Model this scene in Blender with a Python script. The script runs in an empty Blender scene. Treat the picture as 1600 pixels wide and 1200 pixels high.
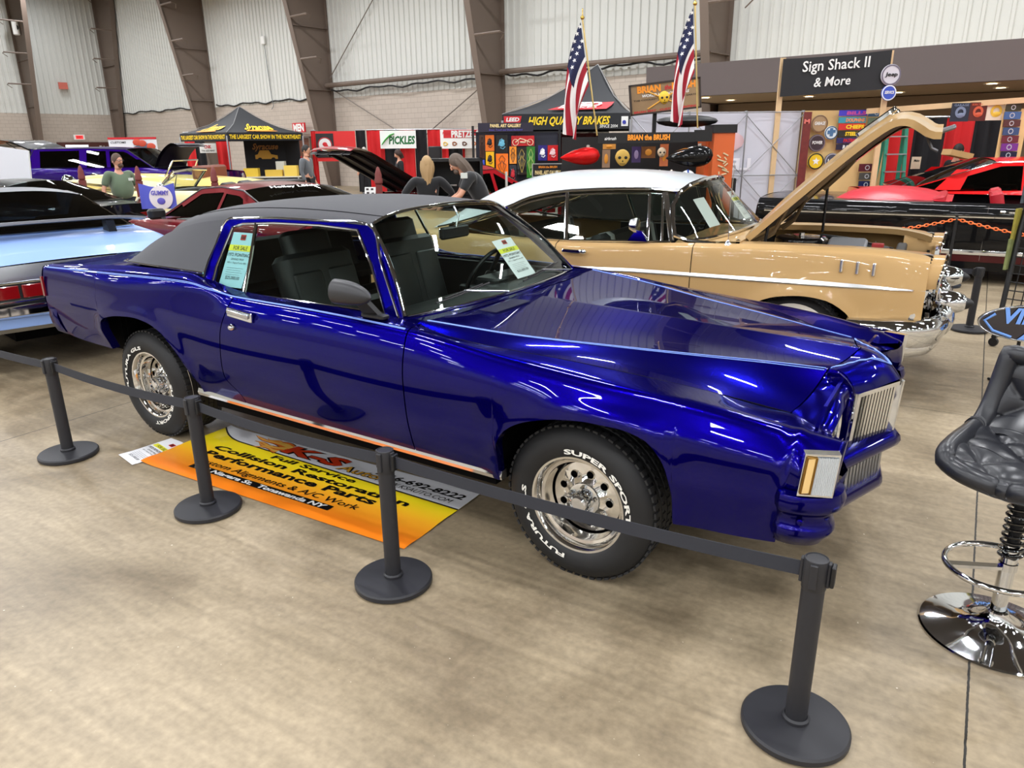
import bpy, bmesh, math, random
import numpy as np
from mathutils import Vector, Matrix

# ------------------------------------------------------------------ camera, world, exposure
SC = bpy.context.scene
COL = SC.collection
F_PX, PITCH, ROLL, CAM_H = 1143.39, 0.3162, -0.0111, 1.7363
cam_d = bpy.data.cameras.new('camera')
cam_o = bpy.data.objects.new('camera', cam_d)
COL.objects.link(cam_o)
_fwd = Vector((0, math.cos(PITCH), -math.sin(PITCH)))
_up = Vector((0, math.sin(PITCH), math.cos(PITCH)))
_rt = Vector((1, 0, 0))
_c, _s = math.cos(ROLL), math.sin(ROLL)
_r2 = _c * _rt + _s * _up
_u2 = -_s * _rt + _c * _up
_m = Matrix((_r2, _u2, -_fwd)).transposed().to_4x4()
_m.translation = (0, 0, CAM_H)
cam_o.matrix_world = _m
cam_d.sensor_width = 36
cam_d.lens = F_PX * 36 / 1600
cam_d.clip_start = 0.05
cam_d.clip_end = 400
SC.camera = cam_o
SC.view_settings.view_transform = 'Standard'
SC.view_settings.look = 'None'
SC.view_settings.gamma = 1
SC.view_settings.use_curve_mapping = False
SC.view_settings.exposure = 0.0
world = bpy.data.worlds.new('hall_ambient')
SC.world = world
world.use_nodes = True
world.node_tree.nodes['Background'].inputs[0].default_value = (0.9, 0.95, 1, 1)
world.node_tree.nodes['Background'].inputs[1].default_value = 0.25
LAMP_STRENGTH = 218.0       # emission of the high-bay lamps (built with the ceiling)

R = math.radians
PI = math.pi
rnd = random.Random(7)

# ------------------------------------------------------------------ materials
def srgb(c):
    return tuple(((x / 255 / 12.92) if x / 255 <= .04045 else ((x / 255 + .055) / 1.055) ** 2.4) for x in c)

_mats = {}
def mat(name, rgb, rough=.5, metal=0., coat=0., emit=0., alpha=1., trans=0., noise=None, bump=None, spec=.5, ior=1.45, coat_rough=.03, sheen=0):
    if name in _mats: return _mats[name]
    m = bpy.data.materials.new(name); m.use_nodes = True
    nt = m.node_tree; b = nt.nodes['Principled BSDF']
    c = (*srgb(rgb), 1)
    b.inputs['Base Color'].default_value = c
    b.inputs['Roughness'].default_value = rough
    b.inputs['Metallic'].default_value = metal
    b.inputs['Coat Weight'].default_value = coat
    b.inputs['Coat Roughness'].default_value = coat_rough
    b.inputs['Transmission Weight'].default_value = trans
    b.inputs['Specular IOR Level'].default_value = spec
    b.inputs['IOR'].default_value = ior
    b.inputs['Alpha'].default_value = alpha
    b.inputs['Sheen Weight'].default_value = sheen
    if emit:
        b.inputs['Emission Color'].default_value = c
        b.inputs['Emission Strength'].default_value = emit
    if noise or bump:
        tc = nt.nodes.new('ShaderNodeTexCoord')
    if noise:      # (scale, amount)
        n = nt.nodes.new('ShaderNodeTexNoise'); n.inputs['Scale'].default_value = noise[0]; n.inputs['Detail'].default_value = 6
        nt.links.new(tc.outputs['Object'], n.inputs['Vector'])
        mx = nt.nodes.new('ShaderNodeMix'); mx.data_type = 'RGBA'; mx.blend_type = 'MIX'
        a = noise[1]
        mx.inputs[6].default_value = (*[v * (1 - a) for v in c[:3]], 1)
        mx.inputs[7].default_value = (*[min(1, v * (1 + a)) for v in c[:3]], 1)
        nt.links.new(n.outputs['Fac'], mx.inputs[0]); nt.links.new(mx.outputs[2], b.inputs['Base Color'])
    if bump:       # (scale, strength, distance)
        n2 = nt.nodes.new('ShaderNodeTexNoise'); n2.inputs['Scale'].default_value = bump[0]; n2.inputs['Detail'].default_value = 4
        nt.links.new(tc.outputs['Object'], n2.inputs['Vector'])
        bp = nt.nodes.new('ShaderNodeBump'); bp.inputs['Strength'].default_value = bump[1]; bp.inputs['Distance'].default_value = bump[2]
        nt.links.new(n2.outputs['Fac'], bp.inputs['Height']); nt.links.new(bp.outputs['Normal'], b.inputs['Normal'])
    _mats[name] = m
    return m

def paint(name, rgb, metal=.0, rough=.3):
    m = mat(name, rgb, rough=rough, metal=metal, coat=.65, coat_rough=.012, spec=.08); b = m.node_tree.nodes['Principled BSDF']
    b.inputs['Coat IOR'].default_value = 1.42
    if metal: c = srgb([min(255, 40 + v * 1.3) for v in rgb]); b.inputs['Specular Tint'].default_value = (*c, 1)
    return m

def glass(name, rgb=(200, 220, 215), tint=.12, rough=.0):
    """thin car window: clear film with a real reflection"""
    if name in _mats: return _mats[name]
    m = bpy.data.materials.new(name); m.use_nodes = True
    nt = m.node_tree; nt.nodes.clear()
    o = nt.nodes.new('ShaderNodeOutputMaterial')
    tr = nt.nodes.new('ShaderNodeBsdfTransparent'); c = srgb(rgb)
    tr.inputs[0].default_value = (*[x * (1 - tint) for x in c], 1)
    gl = nt.nodes.new('ShaderNodeBsdfGlossy'); gl.inputs['Roughness'].default_value = rough
    lw = nt.nodes.new('ShaderNodeLayerWeight'); lw.inputs[0].default_value = .5
    pw = nt.nodes.new('ShaderNodeMath'); pw.operation = 'POWER'; nt.links.new(lw.outputs['Facing'], pw.inputs[0]); pw.inputs[1].default_value = 5
    fr = nt.nodes.new('ShaderNodeMath'); fr.operation = 'MULTIPLY_ADD'; nt.links.new(pw.outputs[0], fr.inputs[0]); fr.inputs[1].default_value = .9; fr.inputs[2].default_value = .06
    mx = nt.nodes.new('ShaderNodeMixShader')
    nt.links.new(fr.outputs[0], mx.inputs[0]); nt.links.new(tr.outputs[0], mx.inputs[1]); nt.links.new(gl.outputs[0], mx.inputs[2])
    nt.links.new(mx.outputs[0], o.inputs[0])
    _mats[name] = m
    return m

CHROME = mat('chrome', (225, 228, 232), rough=.05, metal=1)
SATIN = mat('satin_chrome', (190, 192, 196), rough=.22, metal=1)
ALU = mat('polished_aluminium', (228, 226, 222), rough=.09, metal=1)
BLACK = mat('black_plastic', (22, 22, 24), rough=.45)
DARK = mat('dark_cavity', (6, 6, 7), rough=.9, spec=.1)
RUBBER = mat('tyre_rubber', (30, 30, 31), rough=.62, bump=(60, .15, .002))
WHITE = mat('white_paint', (235, 235, 232), rough=.5)
GLASS = glass('clear_glass', (226, 238, 232), .04)
TINT = glass('dark_tinted_glass', (60, 66, 70), .6)

# ------------------------------------------------------------------ mesh builder
class MB:
    def __init__(s): s.v = []; s.f = []; s.mi = []; s.cur = 0
    def add(s, vs, fs):
        o = len(s.v); s.v += [tuple(map(float, p)) for p in vs]
        for f in fs: s.f.append(tuple(i + o for i in f)); s.mi.append(s.cur)
        return s
    def box(s, c, d, rz=0, M=None):
        hx, hy, hz = d[0] / 2, d[1] / 2, d[2] / 2; vs = []
        for x, y, z in ((-1,-1,-1),(1,-1,-1),(1,1,-1),(-1,1,-1),(-1,-1,1),(1,-1,1),(1,1,1),(-1,1,1)):
            p = Vector((x * hx, y * hy, z * hz))
            if M is not None: p = M @ p
            if rz: p = Matrix.Rotation(rz, 3, 'Z') @ p
            vs.append(p + Vector(c))
        return s.add(vs, [(0,3,2,1),(4,5,6,7),(0,1,5,4),(1,2,6,5),(2,3,7,6),(3,0,4,7)])
    def rbox(s, c, d, r, rz=0, seg=3, M=None):
        """box with rounded vertical outline edges + chamfered top and bottom"""
        hx, hy, hz = d[0] / 2, d[1] / 2, d[2] / 2; r = min(r, hx * .99, hy * .99)
        ring = []
        for cx, cy, a0 in ((hx - r, hy - r, 0), (-hx + r, hy - r, 90), (-hx + r, -hy + r, 180), (hx - r, -hy + r, 270)):
            for k in range(seg + 1):
                a = R(a0 + 90 * k / seg); ring.append((cx, cy, math.cos(a), math.sin(a)))
        e = min(r, hz) * .5; rows = []
        for z, q in ((-hz, r - e), (-hz + e, r), (hz - e, r), (hz, r - e)):
            rows.append([(cx + q * ca, cy + q * sa, z) for cx, cy, ca, sa in ring])
        vs = []
        for row in rows:
            for p in row:
                p = Vector(p)
                if M is not None: p = M @ p
                if rz: p = Matrix.Rotation(rz, 3, 'Z') @ p
                vs.append(p + Vector(c))
        n = len(ring); fs = []
        for i in range(3):
            for j in range(n): fs.append((i * n + j, i * n + (j + 1) % n, (i + 1) * n + (j + 1) % n, (i + 1) * n + j))
        fs.append(tuple(reversed(range(n)))); fs.append(tuple(range(3 * n, 4 * n)))
        return s.add(vs, fs)
    def grid(s, P, flip=False, close=False):
        """P: rows of equally many points"""
        n = len(P); m = len(P[0]); vs = [p for row in P for p in row]; fs = []
        for i in range(n - 1):
            for j in range(m if close else m - 1):
                q = (i * m + j, i * m + (j + 1) % m, (i + 1) * m + (j + 1) % m, (i + 1) * m + j)
                fs.append(tuple(reversed(q)) if flip else q)
        return s.add(vs, fs)
    def lathe(s, prof, n=32, c=(0, 0, 0), axis='Z', a0=0, a1=2 * PI):
        full = abs(a1 - a0 - 2 * PI) < 1e-6; k = n if full else n + 1
        P = []
        for r, h in prof:
            row = []
            for i in range(k):
                a = a0 + (a1 - a0) * i / n; x, y = r * math.cos(a), r * math.sin(a)
                p = (x, y, h) if axis == 'Z' else ((x, h, y) if axis == 'Y' else (h, x, y))
                row.append((p[0] + c[0], p[1] + c[1], p[2] + c[2]))
            P.append(row)
        return s.grid(P, close=full)
    def tube(s, pts, r, n=8, closed=False, caps=True, sy=1.0):
        pts = [Vector(p) for p in pts]; N = len(pts)
        rr = r if hasattr(r, '__len__') else [r] * N
        rows = []; prev = None
        for i, p in enumerate(pts):
            if closed: t = pts[(i + 1) % N] - pts[i - 1]
            else: t = pts[min(i + 1, N - 1)] - pts[max(i - 1, 0)]
            if t.length < 1e-9: t = Vector((0, 0, 1))
            t.normalize()
            if prev is None:
                a = Vector((0, 0, 1)) if abs(t.z) < .9 else Vector((1, 0, 0))
                u = t.cross(a).normalized()
            else:
                u = (prev - t * prev.dot(t))
                u = u.normalized() if u.length > 1e-6 else t.orthogonal().normalized()
            prev = u; w = t.cross(u)
            rows.append([p + (u * math.cos(2 * PI * k / n) + w * math.sin(2 * PI * k / n) * sy) * rr[i] for k in range(n)])
        if closed: rows.append(rows[0])
        o = len(s.v); s.grid(rows, close=True)
        if caps and not closed:
            s.f.append(tuple(o + k for k in range(n))[::-1]); s.mi.append(s.cur)
            b = o + (N - 1) * n; s.f.append(tuple(b + k for k in range(n))); s.mi.append(s.cur)
        return s
    def poly(s, pts): return s.add(pts, [tuple(range(len(pts)))])
    def prism(s, pts, d):
        """closed polygon extruded by the vector d"""
        n = len(pts); d = Vector(d); a = [Vector(p) for p in pts]; b = [p + d for p in a]
        fs = [tuple(reversed(range(n))), tuple(range(n, 2 * n))] + [(i, (i + 1) % n, n + (i + 1) % n, n + i) for i in range(n)]
        return s.add(a + b, fs)
    def ball(s, c, r, n=16, m=10, f=None):
        P = []
        for i in range(m + 1):
            t = PI * i / m; row = []
            for j in range(n):
                a = 2 * PI * j / n
                p = Vector((math.sin(t) * math.cos(a), math.sin(t) * math.sin(a), math.cos(t)))
                if f: p = Vector(f(p))
                rr = r if hasattr(r, '__len__') else (r, r, r)
                row.append((c[0] + p.x * rr[0], c[1] + p.y * rr[1], c[2] + p.z * rr[2]))
            P.append(row)
        return s.grid(P, close=True)
    def build(s, name, m, parent=None, smooth=35, kind=None, weld=False):
        me = bpy.data.meshes.new(name); me.from_pydata(s.v, [], s.f)
        ms = m if isinstance(m, (list, tuple)) else [m]
        for k in ms: me.materials.append(k)
        if len(ms) > 1: me.polygons.foreach_set('material_index', s.mi)
        bm = bmesh.new(); bm.from_mesh(me)
        if weld: bmesh.ops.remove_doubles(bm, verts=bm.verts, dist=1e-5)
        bmesh.ops.recalc_face_normals(bm, faces=bm.faces)
        bm.to_mesh(me); bm.free()
        if smooth:
            me.polygons.foreach_set('use_smooth', [True] * len(me.polygons))
            me.set_sharp_from_angle(angle=R(smooth))
        me.update()
        o = bpy.data.objects.new(name, me); COL.objects.link(o)
        if parent: o.parent = parent
        if kind: o['kind'] = kind
        return o

def tag(o, label=None, cat=None, group=None, kind=None):
    if label: o['label'] = label
    if cat: o['category'] = cat
    if group: o['group'] = group
    if kind: o['kind'] = kind
    return o
def empty(name, loc=(0, 0, 0), rz=0, label=None, cat=None, group=None):
    o = bpy.data.objects.new(name, None); COL.objects.link(o); o.empty_display_size = .1
    o.location = loc; o.rotation_euler = (0, 0, rz)
    return tag(o, label, cat, group)
_kids = {}
def copy_tree(o, loc=None, rz=None, label=None, parent=None):
    c = o.copy(); COL.objects.link(c); c.parent = parent
    if loc is not None: c.location = loc
    if rz is not None: c.rotation_euler = (0, 0, rz)
    if label: c['label'] = label
    for ch in list(o.children): copy_tree(ch, parent=c)
    return c

def pchip(xs, ys):
    xs = np.array(xs, float); ys = np.array(ys, float); n = len(xs); h = np.diff(xs); dl = np.diff(ys) / h
    d = np.zeros(n)
    if n == 2: d[:] = dl[0]
    else:
        for i in range(1, n - 1):
            if dl[i - 1] * dl[i] > 0:
                w1 = 2 * h[i] + h[i - 1]; w2 = h[i] + 2 * h[i - 1]
                d[i] = (w1 + w2) / (w1 / dl[i - 1] + w2 / dl[i])
        d[0] = dl[0]; d[-1] = dl[-1]
    def g(x):
        x = np.clip(np.asarray(x, float), xs[0], xs[-1])
        i = np.clip(np.searchsorted(xs, x) - 1, 0, n - 2)
        t = (x - xs[i]) / h[i]; t2 = t * t; t3 = t2 * t
        return (2*t3-3*t2+1)*ys[i] + (t3-2*t2+t)*h[i]*d[i] + (-2*t3+3*t2)*ys[i+1] + (t3-t2)*h[i]*d[i+1]
    return g
def curve3(pts, n, sm=True):
    """resample a polyline (optionally smooth Catmull-Rom) to n points by arc length"""
    P = np.array(pts, float)
    if sm and len(P) > 2:
        Q = []
        for i in range(len(P) - 1):
            p0 = P[max(i - 1, 0)]; p1 = P[i]; p2 = P[i + 1]; p3 = P[min(i + 2, len(P) - 1)]
            for k in range(12):
                t = k / 12
                Q.append(.5 * ((2*p1) + (-p0+p2)*t + (2*p0-5*p1+4*p2-p3)*t*t + (-p0+3*p1-3*p2+p3)*t**3))
        Q.append(P[-1]); P = np.array(Q)
    d = np.concatenate([[0], np.cumsum(np.linalg.norm(np.diff(P, axis=0), axis=1))])
    s = np.linspace(0, d[-1], n)
    return np.stack([np.interp(s, d, P[:, k]) for k in range(P.shape[1])], 1)
def loftcols(cols, n):
    A = np.array(cols, float); k = np.arange(len(cols)); t = np.linspace(0, len(cols) - 1, n); out = np.zeros((n, A.shape[1], 3))
    for j in range(A.shape[1]):
        for c in range(3): out[:, j, c] = pchip(k, A[:, j, c])(t)
    return [[tuple(p) for p in r] for r in out]
def mir(P): return [[(p[0], -p[1], p[2]) for p in row] for row in P]
def mirl(L): return [(p[0], -p[1], p[2]) for p in L]

# ------------------------------------------------------------------ lettering
_txt = {}
def text_geo(s, bold=0.0):
    k = (s, bold)
    if k in _txt: return _txt[k]
    cu = bpy.data.curves.new('t', 'FONT'); cu.body = s; cu.size = 1; cu.resolution_u = 2; cu.offset = bold
    o = bpy.data.objects.new('t', cu); COL.objects.link(o)
    dg = bpy.context.evaluated_depsgraph_get(); dg.update()
    me = o.evaluated_get(dg).to_mesh()
    v = np.array([tuple(x.co) for x in me.vertices]) if len(me.vertices) else np.zeros((0, 3))
    f = [tuple(p.vertices) for p in me.polygons]
    o.evaluated_get(dg).to_mesh_clear(); bpy.data.objects.remove(o); bpy.data.curves.remove(cu)
    if len(v):
        v[:, 0] -= v[:, 0].min(); 
    _txt[k] = (v, f)
    return _txt[k]
def put_text(mb, s, o, ux, uy, w, h=None, bold=0.02, shear=0.0, anchor='l', warp=None, eps=.0015):
    """flat text: lower left at o, running along ux, up along uy; w = width in metres, h = capital height"""
    v, f = text_geo(s, bold)
    if not len(v): return
    W = v[:, 0].max(); H = .70
    sx = w / W; sy = (h / H) if h else sx
    ux = Vector(ux).normalized(); uy = Vector(uy).normalized(); nz = ux.cross(uy)
    o = Vector(o)
    if anchor == 'c': o = o - ux * w / 2
    vs = []
    for a in v:
        x = a[0] * sx + shear * a[1] * sy; y = a[1] * sy
        if warp: vs.append(warp(x, y))
        else: vs.append(o + ux * x + uy * y + nz * eps)
    mb.add(vs, f)

# ------------------------------------------------------------------ the hall
UA = Vector((.757, -.653, 0)).normalized(); VA = Vector((-.653, -.757, 0)).normalized()   # along the back wall / away from it
A0 = Vector((-25.2, 50.2, 0)); UL, VL = 74.0, 62.0; HB, HT = 3.8, 11.0
def room(u, v, z=0): p = A0 + UA * u + VA * v; return (p.x, p.y, z)
WANG = math.atan2(UA.y, UA.x)

def floor_mat():
    m = bpy.data.materials.new('polished_concrete'); m.use_nodes = True; nt = m.node_tree; b = nt.nodes['Principled BSDF']
    N = nt.nodes.new; L = nt.links.new
    tc = N('ShaderNodeTexCoord'); mp = N('ShaderNodeMapping'); mp.inputs['Rotation'].default_value = (0, 0, R(32.2)); mp.vector_type = 'POINT'
    L(tc.outputs['Object'], mp.inputs['Vector'])
    n1 = N('ShaderNodeTexNoise'); n1.inputs['Scale'].default_value = .9; n1.inputs['Detail'].default_value = 7; n1.inputs['Roughness'].default_value = .62; n1.inputs['Distortion'].default_value = .6
    L(mp.outputs[0], n1.inputs['Vector'])
    r1 = N('ShaderNodeValToRGB'); e = r1.color_ramp.elements
    e[0].position = .30; e[0].color = (*srgb((108, 94, 74)), 1); e[1].position = .72; e[1].color = (*srgb((170, 154, 129)), 1)
    q = e.new(.5); q.color = (*srgb((146, 131, 107)), 1)
    L(n1.outputs['Fac'], r1.inputs[0])
    # streaks left by the trowel and the squeegee
    st = N('ShaderNodeMapping'); st.inputs['Scale'].default_value = (1.2, 9, 1); L(mp.outputs[0], st.inputs['Vector'])
    n2 = N('ShaderNodeTexNoise'); n2.inputs['Scale'].default_value = 2.2; n2.inputs['Detail'].default_value = 5; L(st.outputs[0], n2.inputs['Vector'])
    n3 = N('ShaderNodeTexNoise'); n3.inputs['Scale'].default_value = 34; n3.inputs['Detail'].default_value = 5; L(mp.outputs[0], n3.inputs['Vector'])
    mA = N('ShaderNodeMix'); mA.data_type = 'RGBA'; mA.blend_type = 'OVERLAY'; mA.inputs[0].default_value = .33
    L(r1.outputs[0], mA.inputs[6]); L(n2.outputs['Fac'], mA.inputs[7])
    mB = N('ShaderNodeMix'); mB.data_type = 'RGBA'; mB.blend_type = 'OVERLAY'; mB.inputs[0].default_value = .35
    L(mA.outputs[2], mB.inputs[6]); L(n3.outputs['Fac'], mB.inputs[7])
    # saw-cut joints
    sp = N('ShaderNodeSeparateXYZ'); L(mp.outputs[0], sp.inputs[0])
    def line(sock, off, step, w):
        a = N('ShaderNodeMath'); a.operation = 'SUBTRACT'; L(sock, a.inputs[0]); a.inputs[1].default_value = off
        # wobble from spalling
        wb = N('ShaderNodeMath'); wb.operation = 'MULTIPLY_ADD'; L(n3.outputs['Fac'], wb.inputs[0]); wb.inputs[1].default_value = .006; L(a.outputs[0], wb.inputs[2])
        c = N('ShaderNodeMath'); c.operation = 'PINGPONG'; L(wb.outputs[0], c.inputs[0]); c.inputs[1].default_value = step / 2
        d = N('ShaderNodeMath'); d.operation = 'LESS_THAN'; L(c.outputs[0], d.inputs[0]); d.inputs[1].default_value = w
        return d.outputs[0]
    j1 = line(sp.outputs[0], .215, 5.2, .0038); j2 = line(sp.outputs[1], 5.44, 5.2, .0028)
    mj = N('ShaderNodeMath'); mj.operation = 'MAXIMUM'; L(j1, mj.inputs[0]); L(j2, mj.inputs[1])
    mC = N('ShaderNodeMix'); mC.data_type = 'RGBA'; L(mj.outputs[0], mC.inputs[0]); L(mB.outputs[2], mC.inputs[6]); mC.inputs[7].default_value = (.02, .018, .015, 1)
    # small pale scuffs
    vo = N('ShaderNodeTexNoise'); vo.inputs['Scale'].default_value = 55; vo.inputs['Detail'].default_value = 8; L(mp.outputs[0], vo.inputs['Vector'])
    sc = N('ShaderNodeMath'); sc.operation = 'GREATER_THAN'; L(vo.outputs['Fac'], sc.inputs[0]); sc.inputs[1].default_value = .735
    mD = N('ShaderNodeMix'); mD.data_type = 'RGBA'; L(sc.outputs[0], mD.inputs[0]); L(mC.outputs[2], mD.inputs[6]); mD.inputs[7].default_value = (*srgb((214, 204, 186)), 1)
    L(mD.outputs[2], b.inputs['Base Color'])
    rr = N('ShaderNodeMapRange'); rr.inputs['To Min'].default_value = .30; rr.inputs['To Max'].default_value = .52; L(n1.outputs['Fac'], rr.inputs[0]); L(rr.outputs[0], b.inputs['Roughness'])
    b.inputs['Specular IOR Level'].default_value = .4
    bp = N('ShaderNodeBump'); bp.inputs['Strength'].default_value = .25; bp.inputs['Distance'].default_value = .004; L(n2.outputs['Fac'], bp.inputs['Height']); L(bp.outputs[0], b.inputs['Normal'])
    return m
def block_mat():
    m = bpy.data.materials.new('painted_block'); m.use_nodes = True; nt = m.node_tree; b = nt.nodes['Principled BSDF']; N = nt.nodes.new; L = nt.links.new
    tc = N('ShaderNodeTexCoord'); sp = N('ShaderNodeSeparateXYZ'); L(tc.outputs['UV'], sp.inputs[0])
    br = N('ShaderNodeTexBrick'); L(tc.outputs['UV'], br.inputs['Vector']); br.inputs['Scale'].default_value = 1
    br.inputs['Brick Width'].default_value = .4; br.inputs['Row Height'].default_value = .2; br.inputs['Mortar Size'].default_value = .008
    br.inputs['Color1'].default_value = (*srgb((188, 176, 164)), 1); br.inputs['Color2'].default_value = (*srgb((182, 170, 158)), 1); br.inputs['Mortar'].default_value = (*srgb((158, 147, 137)), 1)
    L(br.outputs['Color'], b.inputs['Base Color']); b.inputs['Roughness'].default_value = .7
    return m
M_FLOOR = floor_mat(); M_BLOCK = block_mat()
M_PANEL = mat('ribbed_liner_panel', (208, 209, 204), rough=.55)
M_CEIL = mat('roof_insulation', (84, 82, 80), rough=.9)
M_STEEL = mat('brown_steel', (112, 98, 88), rough=.55)
M_FASCIA = mat('taupe_fascia', (104, 94, 92), rough=.7)
M_SOFFIT = mat('beige_soffit', (196, 178, 152), rough=.8)

def uvquad(name, pts, uvs, m, kind='structure'):
    me = bpy.data.meshes.new(name); me.from_pydata(pts, [], [(0, 1, 2, 3)]); me.materials.append(m)
    ul = me.uv_layers.new(name='UVMap')
    for i, uv in enumerate(uvs): ul.data[i].uv = uv
    o = bpy.data.objects.new(name, me); COL.objects.link(o); o['kind'] = kind; return o
fb = MB(); fb.box((A0 + UA * UL / 2 + VA * VL / 2 + Vector((0, 0, -.1))), (UL + 1, VL + 1, .2), rz=WANG)
fl = fb.build('floor', M_FLOOR, kind='structure', smooth=0)
cb = MB()
def roof_z(v): return HT + 3.6 * min(v, VL - v) / (VL / 2)
cb.grid([[room(u, v, roof_z(v)) for u in (-1, UL + 1)] for v in (-.5, VL / 2, VL + .5)])
cl = cb.build('ceiling', M_CEIL, kind='structure', smooth=0)
walls = {'back': (room(0, 0), room(UL, 0), UL), 'left': (room(0, VL), room(0, 0), VL), 'right': (room(UL, 0), room(UL, VL), VL), 'front': (room(UL, VL), room(0, VL), UL)}
for nm, (a, b_, ln) in walls.items():
    o = uvquad('wall_' + nm, [a, b_, (b_[0], b_[1], HB), (a[0], a[1], HB)], [(0, 0), (ln, 0), (ln, HB), (0, HB)], M_BLOCK)
    # ribbed metal liner above the blockwork: real ribs, one mesh per wall
    a = Vector(a); b2 = Vector(b_); d = (b2 - a).normalized(); nrm = Vector((-d.y, d.x, 0))
    if nrm.dot(Vector(room(UL / 2, VL / 2)) - a) < 0: nrm = -nrm
    rows = [[], []]; s = 0; fine = nm in ('back', 'left'); step = .3 if fine else 1.5
    while s < ln:
        for ds, off in ((0, .0), (step * .62, .0), (step * .7, .045), (step * .92, .045)):
            p = a + d * min(s + ds, ln) + nrm * off
            hh = 11.2 if nm in ('back', 'front') else 14.8
            rows[0].append((p.x, p.y, HB)); rows[1].append((p.x, p.y, hh))
        s += step
    mb = MB(); mb.grid(rows); w = mb.build('trim_' + str({'back': 1, 'left': 2, 'right': 3, 'front': 4}[nm]), M_PANEL, kind='structure', smooth=0)

# tapered rigid-frame columns with their brackets
def column(u=None, v=None, n=1):
    """u given: on the back wall; v given: on the left wall"""
    mb = MB()
    if u is not None: base = Vector(room(u, 0)); out = VA; al = UA
    else: base = Vector(room(0, v)); out = UA; al = VA
    hw = .13; zt = 11.0
    prof = [(0, 0), (.5, 0), (2.6, zt), (0, zt)]
    for sgn in (0,):
        mb.prism([base + out * p + Vector((0, 0, z)) - al * .012 for p, z in prof], al * .024)
    def flange(p0, p1):
        mb.prism([base + out * p0 - al * hw, base + out * p0 + al * hw, base + out * (p0 + .03) + al * hw, base + out * (p0 + .03) - al * hw], out * (p1 - p0) + Vector((0, 0, zt)))
    flange(.5, 2.7); flange(.02, .02)
    for z, q in ((4.1, .05), (6.6, .05)):
        mb.prism([base + out * .03 - al * hw + Vector((0, 0, z)), base + out * (.46 + z * .2) - al * hw + Vector((0, 0, z)), base + out * (.46 + z * .2) + al * hw + Vector((0, 0, z)), base + out * .03 + al * hw + Vector((0, 0, z))], (0, 0, .03))
    mb.build('trim_%d' % n, M_STEEL, kind='structure', smooth=0)
    bb = MB()
    for z in (5.3, 6.9, 8.5, 10.1):
        p0 = base + out * (.5 + .2 * z) + al * .13 + Vector((0, 0, z)); p1 = p0 + al * 1.15; p2 = p1 - out * (.45) + Vector((0, 0, -.28))
        bb.tube([p0, p1], .045, 6); bb.tube([p1, p1 - out * .2 + Vector((0, 0, -.05)), p1 - out * .3 - al * .25 + Vector((0, 0, -.2))], .02, 5)
    bb.build('trim_%d' % (n + 30), M_STEEL, kind='structure')
nn = 10
for u in (12.3, 22.8, 33.0, 41.6): column(u=u, n=nn); nn += 1
for v in (.3, 5.0, 13.0): column(v=v, n=nn); nn += 1
# eave girt pipe, cross bracing, cable loom
mb = MB()
mb.tube([room(22.9, .35, 4.3), room(33, .35, 4.3)], .1, 8); mb.tube([room(33.2, .35, 4.2), room(41.6, .35, 4.2)], .09, 8)
mb.build('trim_50', M_STEEL, kind='structure')
mb = MB()
for a, b_ in (((23, 4.6), (30.6, 11)), ((32.8, 5.6), (26, 11)), ((23, 4.2), (29, 1.6)), ((32.9, 4.2), (28, 1.6))):
    mb.tube([room(a[0], .2, a[1]), room(b_[0], .2, b_[1])], .022, 6)
mb.build('trim_51', mat('dull_rod', (120, 112, 104), .5), kind='structure')
for k, (u0, u1, v0, v1) in enumerate(((12.7, 22.2, .06, .06), (23.2, 32.6, .3, .3), (33.4, 41.2, .3, .3), (.3, 11.9, .06, .06))):
    for j in range(1):
        pts = []
        for i in range(33):
            t = i / 32; sag = .10 * abs(math.sin(t * PI * (3 + j))) + .04 * math.sin(t * 41 + j)
            pts.append(room(u0 + (u1 - u0) * t, v0 + .02 * j, HB + .12 - sag - .03 * j + (.2 if k in (1, 2) else 0)))
        m2 = MB(); m2.tube(pts, .035, 6)
        c = m2.build('cable', mat('black_cable', (30, 30, 32), .6)); tag(c, 'black cable loom along the wall seam, ' + ['between the second and third columns from the left', 'between the two columns with crossed rods', 'behind the flags', 'left of the first tapered column'][k], 'cable', 'cables along the wall seam')
# wall conduit and junction box
cb_ = empty('junction_box', room(17.9, .06, 6.6), WANG, 'white junction box with a thin conduit on the ribbed wall panel', 'electrical box')
m2 = MB(); m2.rbox((0, -.06, 0), (.28, .1, .36), .03); m2.build('box', WHITE, cb_)
m2 = MB(); m2.tube([(.05, -.05, -.2), (.1, -.05, -1.2), (.22, -.05, -2.6), (.3, -.05, -2.95), (.1, -.05, -3.1)], .018, 6); m2.build('conduit', mat('grey_conduit', (120, 124, 128), .5), cb_)
sp_ = empty('wall_speaker', room(.9, 5.05, 8.3), 0, 'small white loudspeaker high on the brown column at far left', 'speaker')
m2 = MB(); m2.rbox((0, -.1, 0), (.5, .35, .75), .06, rz=WANG - R(25)); m2.build('cabinet', WHITE, sp_)
m2 = MB(); m2.lathe([(.0, 0), (.15, 0), (.15, .03), (0, .03)], 16, c=(.1, -.3, 0), axis='Y'); m2.build('driver', BLACK, sp_)
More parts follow.
